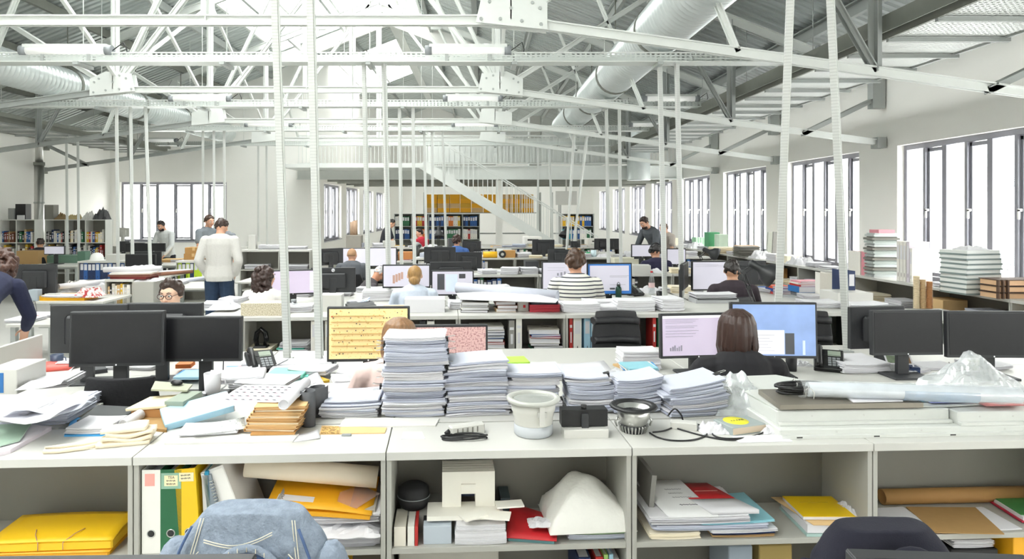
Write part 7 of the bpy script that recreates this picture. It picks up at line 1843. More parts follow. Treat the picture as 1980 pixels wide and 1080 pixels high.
for k in range(3): MB().cyl((-.05+.05*k, 0, .3), (-.05+.05*k, .0, .62+.02*k), .04, n=12).build('tube', mat('tan tube', '#b99c84', .8), r)
MB().rbox(-.16, .2, -.15, .15, 0, .3, .01).build('bundle', mat('grey bundle', '#9a958d', .8), r)
BXK(655, 705, 478, 8, .5, .76-.0, 'wooden topped low box under the paper tubes', mat('pale wood', '#d3b58c', .6), lid=False) if False else None
# printer and machine in the far row
for i, (px0, px1, y, h, c, l) in enumerate(((886, 918, 470, 14, '#8f9193', 'grey printer in the far row left of the stair'), (1013, 1048, 470, 20, '#e6e4df', 'white printer under the stair'), (962, 992, 472, 14, '#cfd2d2', 'clear plastic machine left of the stair foot'), (1136, 1180, 470, 16, '#d7d5cf', 'pale machine left of the leaning bearded person'))):
    p, w, s = place(px0, px1, y, .93, .4); r = thing('printer', l, 'printer', p, TH)
    MB().rbox(-w/2, w/2, -.2, .2, 0, h*s, .02).build('case', cmat(c), r); MB().bx(-w*.35, w*.35, -.26, -.2, h*s*.3, h*s*.4).build('paper_tray', lam_white, r); MB().bx(-w*.3, w*.3, -.203, -.2, h*s*.6, h*s*.75).build('control_panel', black_pl, r)
BXK(889, 907, 472, 14, .2, .76, 'royal blue box in the far row', cmat('#2b4fa0'), lid=False)
# white sign panel hanging by the stair
tag(MB().bx(-.32, .32, 0, .05, 0, .42).bx(-.02, .02, .0, .03, .42, .92).build('white_sign', lam_white, loc=at(1095, 396, 20.4)), 'white panel hanging at the right of the stair', 'panel')
# generated small clutter on the far desks and shelves: each a thing with its own place name
def far_clutter(v, u0, u1, z, n, where, kinds, depth=.3):
    for i in range(n):
        u = u0+(u1-u0)*(i+R.uniform(.2, .8))/n; p = fr(u, v+R.uniform(.05, depth), z); k = R.choice(kinds); l = '%s, %s from the left' % (where, ordw(i))
        if k == 'pile': pile(p, R.uniform(.2, .32), .24, R.uniform(.02, .12), 'white paper pile '+l, rag=.012, rz=R.uniform(-.3, .3), m=R.choice([paper, paper, paper2, paper_c]))
        elif k == 'book': flat_book(frame(p, TH+R.uniform(-.3, .3)), .24, .2, R.uniform(.02, .06), c := R.choice(BOOKPAL), '%s book lying %s' % (CN[c], l), 'book')
        elif k == 'box': carton(p, R.uniform(.2, .34), .25, R.uniform(.1, .22), 'box '+l, m=R.choice([kraft, lam_white, kraft_l, lam_back, mat('dark box', '#55585c', .6)]), rz=R.uniform(-.2, .2), lid=False)
        elif k == 'crumple': crumple(p, R.uniform(.25, .4), .25, R.uniform(.06, .12), 'heap of loose paper '+l, seed=R.randint(1, 400))
        elif k == 'cup': cup(p, 'cup '+l, .1, .035, .04, R.choice([paper, cmat('#2a5a9c'), black_pl]))
K1 = ['pile', 'pile', 'book', 'box', 'crumple', 'pile']
far_clutter(9.47, -.5, 4.1, .9305, 15, 'on the third shelf row', K1); far_clutter(12.77, -.5, 5.0, .9305, 18, 'on the fourth shelf row', K1); far_clutter(16.32, -2.2, 4.2, .9305, 20, 'on the fifth shelf row', K1)
far_clutter(10.95, -2.2, 4.5, .7605, 14, 'on the third desk row', ['pile', 'pile', 'cup', 'book']); far_clutter(14.25, -2.2, 4.5, .7605, 16, 'on the fourth desk row', ['pile', 'box', 'cup', 'book', 'pile', 'crumple']); far_clutter(15.1, -2.2, 4.5, .7605, 12, 'on the fourth desk row, far side', ['pile', 'box', 'book', 'crumple'])
far_clutter(8.4, 2.6, 4.5, .7605, 7, 'on the second desk row, right part', ['pile', 'pile', 'book', 'crumple'], .5)
for v, nm, n, u0 in ((9.45, 'third', 5, -.6), (12.75, 'fourth', 6, -.6), (16.3, 'fifth', 7, -2.4)):
    for i in range(n):
        M = frame(fr(u0+.96*i, v, 0), TH)
        if R.random() < .75: book_row(M, .03, R.uniform(.4, .9), .5805, 'in the %s shelf row, unit %s' % (nm, ordw(i)), binder=R.random() < .6 and nm != 'x', hr=(.27, .31), tr=(.04, .075), dr=(.2, .26), pal=['#e9e6df', '#2a5a9c', '#1f3158', '#262629', '#cfcac0', '#2d6d49', '#e9e6df'], group='files in the %s shelf row' % nm)
# pale plan boards and stacks on the far right desk
for i, (px0, px1, y, h, l) in enumerate(((1380, 1432, 492, 12, 'dark edged folders piled by the window shelves, left pile'), (1430, 1470, 500, 20, 'pale folders piled by the window shelves, right pile'))):
    P(px0, px1, y, h, .3, .9505, l, rag=.02, m=[paper_c, lam_back][i])
# ================================================================== PEOPLE
def skin_m(c): return mat('skin '+c, c, .55, 0, .06, 30.)
EYE_W = mat('eye white', '#f1efec', .3); EYE_B = mat('eye iris', '#2d1d14', .2); LIP = mat('lips', '#b5655c', .5)
def cap(mb, a, c, r0, r1, n=10):
    a, c = Vector(a), Vector(c)
    mb.ball(a, r0, n)
    if (c-a).length > 1e-4: mb.cyl(a, c, r0, r1, n)
    mb.ball(c, r1, n)
def chain(mb, pts, rs):
    for i in range(len(pts)-1): cap(mb, pts[i], pts[i+1], rs[i], rs[i+1])
def torso_loft(mb, J, infl=0., w=1., low=False):
    """elliptical rings from the hips up to the neck root"""
    pel, che, nk = Vector(J['pel']), Vector(J['chest']), Vector(J['neck'])
    spec = [(-.09, .165, .115), (-.02, .17, .12), (.22, .145, .1), (.5, .155, .11), (.75, .17, .115), (.92, .16, .1), (1.02, .105, .075), (1.07, .06, .055)]
    rings = []; n = 16
    shx = (Vector(J['shR'])-Vector(J['shL'])); shx.normalize()
    for t, rx, ry in spec:
        if t < 0: c = pel+(pel-che)*(-t)*.8*0+V(0, 0, t*.9); d = V(0, 0, 1)
        elif t < .5: k = t/.5; c = pel.lerp(che, k); d = (che-pel)
        else: k = (t-.5)/.5; c = che.lerp(nk, k) if k <= 1 else nk+(nk-che)*(k-1); d = (nk-che)
        d = d.normalized(); ax = (shx-d*shx.dot(d)).normalized(); ay = d.cross(ax)
        rings.append([c+ax*math.cos(2*PI*i/n)*(rx*w+infl)+ay*math.sin(2*PI*i/n)*(ry*w+infl) for i in range(n)])
    mb.loft(rings, True, 0, True)
def hand(mb, wr, d, up, s=1., curl=.6, side=1):
    """palm with five fingers; d = pointing direction, up = back of the hand, side = which side the thumb is on"""
    wr = Vector(wr); d = Vector(d).normalized(); up = Vector(up); up = (up-d*up.dot(d)).normalized(); x = d.cross(up)*side
    for k in range(4):
        o = (k-1.5)*.019*s
        cap(mb, wr+d*.015*s+x*o*.7, wr+d*.085*s+x*o, .014*s, .0105*s, 8)
        L = (.065, .075, .07, .055)[k]*s
        a = wr+d*.09*s+x*o; q = a
        dd = d.copy()
        for j in range(3):
            dd = (dd*math.cos(curl*.55)-up*math.sin(curl*.55)); up2 = up
            q2 = q+dd*L*(.42, .33, .25)[j]; cap(mb, q, q2, (.0095-.0008*j)*s, (.0087-.0008*j)*s, 7); q = q2
    a = wr+d*.02*s-x*.026*s; q = a+(d*.5-x*.75-up*.2)*.045*s; cap(mb, a, q, .013*s, .011*s, 7); cap(mb, q, q+(d*.85-x*.25-up*.25)*.04*s, .011*s, .009*s, 7)
def head_parts(r, J, skin, hair, hcol, face=True, glasses=False, beard=None, bits=0, seed=1):
    """hair, features as children; returns the transform of the head"""
    Hc = Vector(J['head']); M = Matrix.Translation(Hc) @ Matrix.Rotation(J.get('yaw', 0), 4, 'Z') @ Matrix.Rotation(J.get('pitch', 0), 4, 'X') @ Matrix.Rotation(J.get('roll', 0), 4, 'Y')
    hm = hair_mat(hcol)
    q = random.Random(seed)
    b = MB(M)
    if hair == 'bald':
        b.ball((0, -.014, .012), .0825, 18, sc=(.93, 1.08, 1.1))
        mm = mat('cropped hair '+hcol, hcol, .8, 0, .1, 60.)
        # cropped hair: a skull-tight shell open to the face
        shell(r, M, .0805, mm, .012)
    elif hair in ('short', 'wavy', 'curly', 'afro'):
        k = {'short': .012, 'wavy': .02, 'curly': .03, 'afro': .05}[hair]
        for i in range(90 if hair != 'short' else 70):
            a = q.uniform(0, 2*PI); zz = q.uniform(-.45, 1)
            x, y, z = math.cos(a)*math.sqrt(1-zz*zz) if abs(zz) < 1 else 0, math.sin(a)*math.sqrt(max(0, 1-zz*zz)), zz
            if y > .35 and z < .52: continue
            if z < -.1 and y > -.05: continue
            b.ball((x*.074, y*.088-.008, z*.098+.018), q.uniform(.4, 1)*k+.008, 7)
        b.ball((0, -.016, .03), .078, 16, sc=(.97, 1.12, 1.08))
    elif hair == 'big':      # long curly mass
        for i in range(190):
            a = q.uniform(0, 2*PI); zz = q.uniform(-2.1, 1); rr = (1-max(0, zz)**2)**.5 if zz > 0 else 1+.22*(-zz)-.12*zz*zz
            x, y = math.cos(a)*rr*.1, math.sin(a)*rr*.1-.03
            if y > .03 and zz < .5: continue
            b.ball((x, y, zz*.1+.02), q.uniform(.018, .034), 7)
        b.ball((0, -.025, 0), .095, 14, sc=(1, 1, 1.15)); b.ball((0, -.045, -.11), .09, 14, sc=(1.05, .8, 1.15))
    elif hair == 'bun':
        b.ball((0, -.012, .025), .0815, 18, sc=(.98, 1.14, 1.1)); b.ball((0, -.1, -.045), .045, 14, sc=(1.15, .9, 1.0)); b.ball((0, -.06, -.04), .06, 12, sc=(1.1, .7, .9))
        for i in range(12): a = 2*PI*i/12; b.ball((.026*math.cos(a), -.125, -.045+.026*math.sin(a)), .014, 7)
    elif hair in ('bob', 'long'):
        L = .13 if hair == 'bob' else .2
        b.ball((0, -.014, .03), .085, 18, sc=(1.02, 1.12, 1.08))
        for i in range(84):
            ang = -PI/2+(-1+2*q.random())*PI*.62; k = q.uniform(.88, 1.03)
            ca, sa = math.cos(ang), math.sin(ang); ln = L*(.72+.4*q.random()); fl = q.uniform(.96, 1.1)
            chain(b, [(ca*.03, sa*.03-.012, .108), (ca*.07*k, sa*.08*k-.012, .08), (ca*.085*k, sa*.094*k-.012, .045), (ca*.092*k, sa*.1*k-.012, -.01), (ca*.096*k*fl, sa*.1*k-.008, -.05-ln*.25), (ca*.086*fl, sa*.088-.01, -.06-ln*.62)], [.012, .013, .013, .012, .011, .005])
        b.ball((0, -.03, -.045), .078, 14, sc=(1.05, .92, 1.0))
    if b.v and hair != 'bald':
        b.build('hair', hm, r, remesh=.0045 if hair == 'bob' else .0065, smooth_it=1 if hair in ('curly', 'big', 'wavy', 'afro', 'bob') else 4)
    if face:
        for s in (-1, 1):
            e = MB(M).ball((s*.031, .083, .006), .0125, 10, sc=(1.15, .7, .75)).build('eye', EYE_W, r)
            MB(M).ball((s*.031, .0905, .006), .0062, 8, sc=(1, .5, 1)).build('iris', EYE_B, e)
            MB(M).tube([(s*.016, .094, .03), (s*.032, .095, .035), (s*.048, .084, .029)], [.003, .0042, .002], 6).build('eyebrow', hm, r)
        MB(M).tube([(-.023, .082, -.051), (-.008, .0925, -.05), (0, .093, -.0515), (.008, .0925, -.05), (.023, .082, -.051)], [.003, .0055, .005, .0055, .003], 6).build('mouth', LIP, r)
    if glasses:
        g = MB(M); gm = mat('dark glasses frame', '#3a1f1c', .4)
        for s in (-1, 1):
            g.tube([(s*.033+.026*math.cos(2*PI*i/16), .102-.004*abs(math.cos(2*PI*i/16)), .004+.019*math.sin(2*PI*i/16)) for i in range(16)], .0026, 6, closed=True)
            g.tube([(s*.058, .1, .008), (s*.078, .05, .012), (s*.08, -.005, .01)], .002, 6)
        g.tube([(-.008, .103, .008), (0, .105, .011), (.008, .103, .008)], .0024, 6)
        g.build('glasses', gm, r)
    if beard:
        bb = MB(M)
        for i in range(40):
            a = PI*(.04+.92*q.random()); x = math.cos(a)*.062; y = .03+math.sin(a)*.045; z = -.055-q.random()*.05
            if abs(x) < .02 and z > -.062: continue
            bb.ball((x, y, z), .014, 7)
        bb.ball((0, .045, -.095), .035, 10, sc=(1.2, .9, .6)); bb.build('beard', mat('hair '+beard, beard, .55, 0, .35, 70.), r, remesh=.008, smooth_it=3)
    return M
def hair_mat(c):
    k = 'hair '+c
    if k in MATS: return MATS[k]
    m = mat(k, c, .42, 0, .45, 1.); nt = m.node_tree
    mp = nt.nodes.new('ShaderNodeMapping'); mp.inputs['Scale'].default_value = (110, 110, 9)
    tc = [n for n in nt.nodes if n.type == 'TEX_COORD'][0]; nz = [n for n in nt.nodes if n.type == 'TEX_NOISE'][0]
    nt.links.new(tc.outputs['Object'], mp.inputs[0]); nt.links.new(mp.outputs[0], nz.inputs['Vector'])
    bp = nt.nodes.new('ShaderNodeBump'); bp.inputs['Strength'].default_value = .6; bp.inputs['Distance'].default_value = .006
    nt.links.new(nz.outputs['Fac'], bp.inputs['Height']); nt.links.new(bp.outputs[0], nt.nodes['Principled BSDF'].inputs['Normal'])
    return m
def shell(r, M, rad, m, lift):
    b = MB(M); n = 18; rings = []
    for j in range(9):
        t = -.35+(PI/2+.35)*j/8; ring = []
        for i in range(n):
            a = 2*PI*i/n; x, y, z = math.cos(t)*math.cos(a), math.cos(t)*math.sin(a), math.sin(t)
            zz = z
            if y > .25: zz = max(z, .45+.1*y)
            k = math.sqrt(max(1e-4, 1-zz*zz)/max(1e-4, x*x+y*y)) if zz != z else 1
            ring.append((x*k*rad*.94, y*k*rad*1.1-.013, zz*rad*1.12+.016))
        rings.append(ring)
    b.loft(rings, True, 0, True).build('hair', m, r)
def head_mesh(mb, M, hs=1.):
    m0 = mb.M; mb.M = m0 @ M
    mb.ball((0, -.012, .012), .08, 18, sc=(.93, 1.1, 1.14))       # skull
    mb.ball((0, .03, -.045), .056, 14, sc=(1.02, 1.0, 1.05)); mb.ball((0, .056, -.092), .022, 10, sc=(1.25, .9, .8))   # jaw, chin
    mb.ball((0, .048, .02), .058, 12, sc=(1.05, .75, .9))                    # brow and cheeks
    for s in (-1, 1): mb.ball((s*.036, .055, -.022), .028, 10)
    cap(mb, (0, .09, .008), (0, .104, -.022), .008, .0125, 8)                  # nose
    for s in (-1, 1): mb.ball((s*.011, .095, -.026), .008, 7)
    for s in (-1, 1): mb.ball((s*.0795, -.012, -.005), .021, 8, sc=(.4, .75, 1.25))
    mb.M = m0
def person(label, p, rz, J, skin='#d9a98c', hair='short', hcol='#2b1d16', top=None, sleeve='short', trousers=None, s=1., face=True, glasses=False, beard=None, w=1.,
           vox=.0085, shoes=True, collar=None, seed=1, extra=None, hands=True, legs=True, shape_hem=0.):
    r = thing('person', label, 'person', p, rz); r.scale = (s, s, s)
    Mh = Matrix.Translation(Vector(J['head'])) @ Matrix.Rotation(J.get('yaw', 0), 4, 'Z') @ Matrix.Rotation(J.get('pitch', 0), 4, 'X') @ Matrix.Rotation(J.get('roll', 0), 4, 'Y')
    b = MB()
    head_mesh(b, Mh)
    cap(b, J['neck'], Mh @ V(0, -.02, -.06), .056*min(1, w), .052*min(1, w))
    torso_loft(b, J, -.004, w)
    for S in 'LR':
        sh_, el, wr = J['sh'+S], J['el'+S], J['wr'+S]
        chain(b, [Vector(J['neck']).lerp(Vector(sh_), .5)-V(0, 0, .02), sh_], [.05, .052]); chain(b, [sh_, el], [.052*w, .041*w]); chain(b, [el, Vector(el).lerp(Vector(wr), .35), wr], [.04*w, .04*w, .027])
        if hands: hand(b, wr, J.get('hd'+S, Vector(wr)-Vector(el)), J.get('hu'+S, (0, 0, 1)), 1., J.get('curl', .5), 1 if S == 'R' else -1)
        if legs: chain(b, [J['hip'+S], J['kn'+S]], [.085*w, .058]); chain(b, [J['kn'+S], Vector(J['kn'+S]).lerp(Vector(J['an'+S]), .35), J['an'+S]], [.056, .056, .038])
    b.build('body', skin_m(skin), r, remesh=vox, smooth_it=3)
    if top:
        t = MB(); torso_loft(t, J, .012, w)
        for S in 'LR':
            sh_, el, wr = Vector(J['sh'+S]), Vector(J['el'+S]), Vector(J['wr'+S])
            chain(t, [Vector(J['neck']).lerp(sh_, .45)-V(0, 0, .022), sh_], [.062, .068])
            if sleeve == 'long': chain(t, [sh_, sh_.lerp(el, .5), el, el.lerp(wr, .5), el.lerp(wr, .93)], [.068*w, .062*w, .056*w, .052*w, .04*w])
            elif sleeve == 'rolled': chain(t, [sh_, sh_.lerp(el, .5), el, el.lerp(wr, .18)], [.068*w, .063*w, .058*w, .056*w])
            else: chain(t, [sh_, sh_.lerp(el, .62)], [.068*w, .07*w])
        t.build('shirt', top, r, remesh=vox, smooth_it=4)
    if collar:
        nk = Vector(J['neck']); d = (Vector(J['head'])-nk).normalized(); a = d.orthogonal().normalized(); c = d.cross(a)
        MB().tube([nk+d*.012+(a*math.cos(2*PI*i/18)+c*math.sin(2*PI*i/18))*.066 for i in range(18)], .014, 7, closed=True).build('collar', collar, r)
    if trousers and legs:
        t = MB(); pel = Vector(J['pel'])
        t.ball(pel, .15, 14, sc=(1.1*w, .82*w, .75))
        for S in 'LR':
            chain(t, [Vector(J['hip'+S])+V(0, 0, .02), J['hip'+S], Vector(J['hip'+S]).lerp(Vector(J['kn'+S]), .5), J['kn'+S]], [.085*w, .098*w, .086*w, .07*w])
            chain(t, [J['kn'+S], Vector(J['kn'+S]).lerp(Vector(J['an'+S]), .4), Vector(J['an'+S])+V(0, 0, .02)], [.07*w, .068*w, .055*w])
        t.build('trousers', trousers, r, remesh=vox, smooth_it=4)
    if shoes and legs:
        for S in 'LR':
            an = Vector(J['an'+S]); f = Vector(J.get('foot', (0, 1, 0)))
            MB().ball(an+f*.02+V(0, 0, -.035), .05, 10, sc=(.8, 1.1, .8)).ball(an+f*.11+V(0, 0, -.045), .048, 10, sc=(.85, 1.7, .65)).build('shoe', mat('dark shoe', '#2a2523', .6), r, remesh=.009)
    head_parts(r, J, skin, hair, hcol, face, glasses, beard, seed=seed)
    return r
def sit(lean=.06, yaw=0., pitch=0., roll=0., arms='desk', twist=0., sw=.185, seat=.5):
    J = {}
    J['pel'] = V(0, 0, seat+.03); J['chest'] = V(0, lean*.45, seat+.31); J['neck'] = V(0, lean, seat+.54); J['head'] = V(0, lean*1.25+.025, seat+.665)
    for S, sx in (('L', -1), ('R', 1)):
        J['sh'+S] = V(sx*sw, lean*.85, seat+.465)
        if arms == 'desk': J['el'+S] = V(sx*(sw+.07), lean+.08, seat+.22); J['wr'+S] = V(sx*.17, lean+.32, seat+.275); J['hu'+S] = (0, 0, 1)
        elif arms == 'wide': J['el'+S] = V(sx*(sw+.11), lean+.13, seat+.23); J['wr'+S] = V(sx*.14, lean+.33, seat+.275)
        J['hip'+S] = V(sx*.09, .02, seat+.0); J['kn'+S] = V(sx*.11, .43, seat-.005); J['an'+S] = V(sx*.11, .44, .09)
    J['yaw'] = yaw; J['pitch'] = pitch; J['roll'] = roll; J['curl'] = .4
    return J
def stand(lean=0., hl=0., yaw=0., pitch=0., arms='hang', sw=.19, step=.06, h=.93, bend=0.):
    """lean = forward shift of the shoulders; bend lowers them"""
    J = {}
    J['pel'] = V(0, -lean*.25, h); J['chest'] = V(0, lean*.35, h+.3-bend*.35); J['neck'] = V(0, lean, h+.53-bend); J['head'] = V(0, lean*1.12+.025+hl, h+.66-bend*1.05)
    for S, sx in (('L', -1), ('R', 1)):
        J['sh'+S] = V(sx*sw, lean*.88, h+.465-bend*.95)
        z = J['sh'+S].z
        if arms == 'hang': J['el'+S] = V(sx*(sw+.055), lean*.8-.03, z-.28); J['wr'+S] = V(sx*(sw+.05), lean*.8+.05, z-.52); J['hu'+S] = (sx, 0, 0)
        elif arms == 'pocket': J['el'+S] = V(sx*(sw+.075), lean*.8-.06, z-.27); J['wr'+S] = V(sx*(sw+.0), lean*.8+.06, z-.47); J['hu'+S] = (sx, 0, 0)
        elif arms == 'table': J['el'+S] = V(sx*(sw+.06), lean+.06, z-.27); J['wr'+S] = V(sx*.17, lean+.2, max(.8, z-.47)); J['hu'+S] = (0, 0, 1)
        elif arms == 'crossed': J['el'+S] = V(sx*(sw+.05), lean+.05, z-.26); J['wr'+S] = V(-sx*.06, lean+.16, z-.24); J['hu'+S] = (0, 1, 0)
        J['hip'+S] = V(sx*.09, -lean*.25, h-.04); J['kn'+S] = V(sx*.1, step*sx*.5+.01, .5*h/.93); J['an'+S] = V(sx*.1, step*sx-.02, .09)
    J['yaw'] = yaw; J['pitch'] = pitch; J['curl'] = .5
    return J
def tee(c, name=None): return mat('cloth '+c, c, .9, 0, .1, 40., bump=.15, bscale=25.)
jeans = mat('blue jeans', '#24364f', .9, 0, .25, 25., bump=.2, bscale=200.); dark_tr = tee('#2b2c33')
def seat_at(px, Y, top_y, J, rz, label, chair=None, cm=None, chair_label=None, ribs=0, desk_face=True, s=None, **k):
    """a seated person whose crown is at pixel (px, top_y)"""
    zt = H-(top_y-CY)*Y/F
    crown = J['head'].z+.105
    s = s or zt/crown
    hx = Matrix.Rotation(rz, 3, 'Z') @ V(J['head'].x, J['head'].y, 0)*s
    p = V((px-CX)*Y/F-hx.x, Y-hx.y, 0)
    r = person(label, p, rz, J, s=s, **k)
    if chair_label: office_chair(p+Matrix.Rotation(rz, 3, 'Z') @ V(0, -.02, 0), rz, chair_label, seat_h=J['hipL'].z*s-.085, back=chair or (.52, .86), m=cm or black_fab, arms=False)
    return r
def stand_at(px, Y, top_y, J, rz, label, **k):
    zt = H-(top_y-CY)*Y/F; crown = J['head'].z+.105
    s = k.pop('s', None) or zt/crown
    hx = Matrix.Rotation(rz, 3, 'Z') @ V(J['head'].x, J['head'].y, 0)*s
    return person(label, V((px-CX)*Y/F-hx.x, Y-hx.y, 0), rz, J, s=s, **k)
# 1 woman in black, back to us, front right
seat_at(1424, 3.72, 601, sit(.07, yaw=-.05, arms='wide', sw=.19), TH-.08, 'person with a brown bob in a black T-shirt, seated at the lit screens', hair='bob', hcol='#3a2620', top=tee('#232226'), skin='#e0b295', trousers=dark_tr, vox=.007, chair_label='office chair of the person in the black T-shirt', chair=(.5, .8), w=.98)
# 2 woman behind the tallest paper stack
seat_at(772, 3.78, 617, sit(.04, yaw=0.1, arms='wide'), TH, 'person in a pale pink top hidden behind the tallest paper stack', hair='bob', hcol='#8f6b4c', top=tee('#e9cfc9'), skin='#e3b8a0', trousers=dark_tr, vox=.009, chair_label='office chair behind the tallest paper stack', chair=(.5, .78))
# 3 woman with glasses, facing us
seat_at(331, 5.35, 543, sit(.05, yaw=-.12, pitch=-.12), PI+TH, 'person with short dark wavy hair and glasses looking out over the dark monitors', hair='wavy', hcol='#3a2a22', top=tee('#c9c6c4'), skin='#e6bfa6', glasses=True, trousers=dark_tr, vox=.0075, chair_label='office chair of the person with glasses', seed=4)
# 4 curly hair woman
seat_at(514, 7.15, 518, sit(.05, yaw=-.5), TH-.25, 'person with long curly dark hair in white, left of the slanting poles', hair='big', hcol='#3b2a25', top=tee('#eeeae6'), skin='#dcae93', trousers=dark_tr, chair_label='office chair of the curly-haired person', seed=7)
# 5 blonde bun
seat_at(802, 7.2, 514, sit(.07), TH, 'person with a blonde bun in a pale blue shirt, back to us', hair='bun', hcol='#a8824f', top=tee('#d3dcec'), skin='#e4b99f', trousers=dark_tr, chair_label='office chair of the blonde person', seed=2, collar=tee('#d3dcec'))
# 6 striped man
seat_at(1112, 7.1, 487, sit(.05, yaw=.1), TH, 'person in a striped T-shirt seated before two screens', hair='curly', hcol='#4a3324', top=stripes('striped jersey', '#f1eee6', '#4a4c55', .036, 2, .68, .9), skin='#d6a184', trousers=jeans, chair_label='black office chair of the person in stripes', chair=(.56, .93), w=1.08, seed=5)
# 7 dark haired man right
seat_at(1416, 7.2, 504, sit(.06, yaw=-.35), TH-.2, 'person in a dark T-shirt left of the large black desk lamp', hair='short', hcol='#241c1a', top=tee('#3a3138'), skin='#c99a7d', trousers=dark_tr, chair_label='office chair of the person left of the black desk lamp', w=1.05, seed=6)
# 8 bald man
seat_at(681, 10.7, 480, sit(.06, yaw=-.2), TH, 'person with cropped fair hair in a grey T-shirt before white screens', hair='bald', hcol='#b08a68', top=tee('#5d6066'), skin='#dca98c', trousers=dark_tr, chair_label='office chair of the person with cropped hair', w=1.1)
# 9 headset person
seat_at(1267, 10.7, 473, sit(.06, yaw=.2), TH, 'person in a navy sweater with a headset, back to us', hair='short', hcol='#1f1a1c', top=tee('#2c2a44'), sleeve='long', skin='#c9977c', trousers=dark_tr, chair_label='office chair of the headset wearer', seed=8)
hs = [o for o in ALL if o['label'].startswith('person in a navy sweater')][0]
Jh = sit(.06, yaw=.2); Mh_ = Matrix.Translation(Jh['head']) @ Matrix.Rotation(.2, 4, 'Z')
MB(Mh_).tube([(.1*math.cos(PI*i/12), -.01, .03+.105*math.sin(PI*i/12)) for i in range(13)], .009, 8).cyl((-.085, -.01, .01), (-.108, -.01, .01), .035).cyl((.085, -.01, .01), (.108, -.01, .01), .035).build('headset', black_pl, hs)
# 10 grey haired man facing us
seat_at(1318, 13.45, 479, sit(.05, yaw=.0, pitch=-.2, seat=.56), PI+TH, 'person with short grey hair facing us above a screen on the right', hair='short', hcol='#8d8781', top=tee('#6a707a'), skin='#dfae94', trousers=dark_tr, chair_label='office chair of the grey-haired person facing us', seed=9)
# 11 far people
seat_at(883, 13.9, 456, sit(.05), TH, 'dark-haired person in the far rows left of the stair foot, back to us', hair='curly', hcol='#3a2520', top=tee('#4b6fb0'), skin='#d4a288', trousers=dark_tr, chair_label='office chair left of the stair foot', seed=11)
seat_at(811, 17.3, 443, sit(.12, yaw=.9, seat=.58), .9, 'person in a red top with dark hair seated before the file bookcase', hair='short', hcol='#2a1a18', top=tee('#b52a3a'), skin='#d9a98f', trousers=dark_tr, chair_label='office chair of the person in red', seed=12)
seat_at(78, 14.3, 461, sit(.05, yaw=.5, seat=.55), .3, 'person with dark hair in a dark top seated before the left bookcase', hair='short', hcol='#2e1f1a', top=tee('#2a2833'), skin='#d3a184', trousers=dark_tr, chair_label='office chair before the left bookcase', seed=13)
# standing people
stand_at(428, 9.45, 423, stand(.02, .04, yaw=-.2, pitch=-.15, arms='pocket'), .1, 'person in a light grey sweater and blue jeans standing with back to us', hair='short', hcol='#3a2a24', top=mat('heather grey knit', '#c9c7c3', .95, 0, .06, 60., bump=.2, bscale=60.), sleeve='long', skin='#d9a78c', trousers=jeans, vox=.0085, w=1.12, seed=14)
stand_at(432, 12.2, 425, stand(.0, .02, yaw=.3, arms='hang'), PI-.5, 'dark-haired person whose face shows behind the one in the grey sweater', hair='short', hcol='#2b211d', top=tee('#7d8288'), skin='#dcab90', trousers=dark_tr, seed=15)
stand_at(405, 12.9, 417, stand(.03, .03, yaw=-.2, pitch=-.2, arms='table'), -2.0, 'person with brown hair in a grey polo shirt standing by the far window', hair='wavy', hcol='#4a3427', top=tee('#7f868d'), skin='#d9a68b', trousers=jeans, seed=16)
stand_at(312, 14.6, 427, stand(.1, .06, pitch=-.5, arms='table'), PI-.25, 'bearded person in a pale shirt bending over papers at the far window', hair='short', hcol='#2a2020', top=tee('#d3d6d6'), sleeve='long', beard='#2a2020', skin='#cf9d83', trousers=dark_tr, seed=17)
stand_at(1246, 13.75, 420, stand(.22, .06, pitch=-.55, arms='table', bend=.06), PI/2+.5, 'bearded person in dark grey leaning over a desk by the right windows', hair='short', hcol='#33241f', beard='#33241f', top=tee('#565a60'), sleeve='long', skin='#d3a187', trousers=dark_tr, seed=18, w=1.05)
stand_at(1283, 14.2, 447, stand(.1, .05, pitch=-.3, arms='table', bend=.02), PI/2+.4, 'brown-haired person half hidden behind the leaning one in dark grey', hair='wavy', hcol='#5a4030', top=tee('#b9b0a8'), skin='#dcb096', trousers=dark_tr, seed=19, s=.93)
stand_at(757, 17.0, 424, stand(.12, .05, pitch=-.5, arms='table'), -1.2, 'person with dark hair and glasses in a black shirt standing at the far files', hair='short', hcol='#1f1a18', top=tee('#2c2c33'), glasses=True, skin='#d6a58a', trousers=dark_tr, seed=20)
# leaning people
stand_at(6, 5.95, 489, stand(.42, .1, pitch=-.75, arms='table', bend=.2), .25, 'person in a navy top bending over a desk at the left edge', hair='big', hcol='#4a2f24', top=tee('#232741'), sleeve='long', skin='#d9a98e', trousers=mat('royal blue cloth', '#2b3f8c', .9, 0, .1, 30.), vox=.0085, seed=21, w=1.05)
seat_at(733, 9.3, 516, sit(.32, yaw=.4, pitch=-.8, seat=.46), -1.1, 'person with grey hair in a dark vest bending forward beside the plan drawing', hair='short', hcol='#c3c1c4', top=tee('#4a4549'), skin='#d79b7c', trousers=tee('#8a7f68'), chair_label='office chair of the grey-haired person bending forward', seed=22)
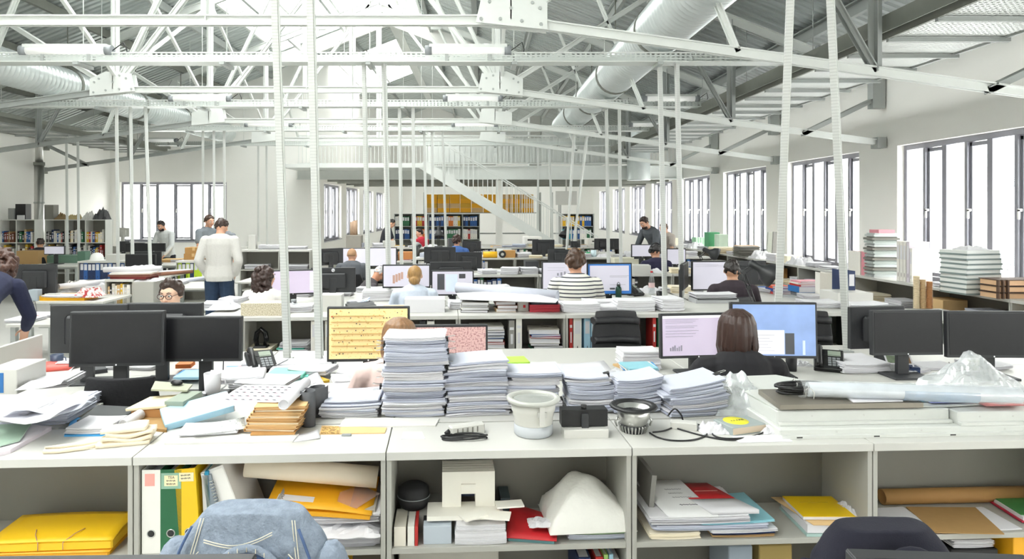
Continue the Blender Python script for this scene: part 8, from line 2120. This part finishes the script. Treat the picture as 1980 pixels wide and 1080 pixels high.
# ------------------------------------------------------------------ light, world, camera
w = bpy.data.worlds.new('sky'); bpy.context.scene.world = w; w.use_nodes = True
bg = w.node_tree.nodes['Background']; bg.inputs[0].default_value = (1, .992, .97, 1); bg.inputs[1].default_value = 2.6
def portal(name, loc, rotv, sx, sy):
    l = bpy.data.lights.new(name, 'AREA'); l.shape = 'RECTANGLE'; l.size = sx; l.size_y = sy; l.cycles.is_portal = True
    o = bpy.data.objects.new(name, l); col.objects.link(o); o.location = loc; o.rotation_euler = rotv
sl = math.atan(SL)
xm = (XS0+XS1)/2; portal('skylight_portal', (xm, (YN+YS1)/2, zroof(xm)+.2), (0, -sl, 0), 3.3, YS1-YN)
xm = XC+.56; portal('skylight_portal', (xm, (YN+YS1)/2, zroof(xm)+.2), (0, sl, 0), 1.0, YS1-YN)
xm = (XS0+XS1)/2; portal('skylight_portal', (xm, (21.5+27)/2, zroof(xm)+.2), (0, -sl, 0), 3.3, 5.5)
for a, c in wins:
    if c > -4: portal('window_portal', (XR+.3, (a+c)/2, (ZS+ZT)/2), (0, PI/2, 0), ZT-ZS, c-a)
for a, c in bw: portal('window_portal', (XB-.3, (a+c)/2, 1.8), (0, -PI/2, 0), 1.85, c-a)
portal('window_portal', ((wa+wb)/2, YB+.3, 1.8), (-PI/2, 0, 0), wb-wa, 1.8)
cam = bpy.data.cameras.new('camera'); co = bpy.data.objects.new('camera', cam); col.objects.link(co)
co.location = (0, 0, H); co.rotation_euler = (PI/2, 0, 0)
cam.sensor_width = 36; cam.lens = 36*F/1980; cam.shift_x = (990-CX)/1980; cam.shift_y = -(540-CY)/1980
cam.clip_start = .05; cam.clip_end = 200
sc = bpy.context.scene; sc.camera = co
sc.view_settings.view_transform = 'Standard'; sc.view_settings.look = 'None'; sc.view_settings.gamma = 1; sc.view_settings.use_curve_mapping = False
sc.view_settings.exposure = 2.2
sc.cycles.max_bounces = 10; sc.cycles.diffuse_bounces = 7; sc.cycles.transparent_max_bounces = 12
seen = {}
for o in ALL:
    seen.setdefault(o['label'], []).append(o)
for l, os_ in seen.items():
    n = len(l.split())
    if n < 4 or n > 16: print('LABELLEN', n, l)
    if len(os_) > 1: print('DUPLABEL', len(os_), l, [o.name for o in os_][:3])
print('THINGS', len(ALL), 'OBJECTS', len(bpy.data.objects))
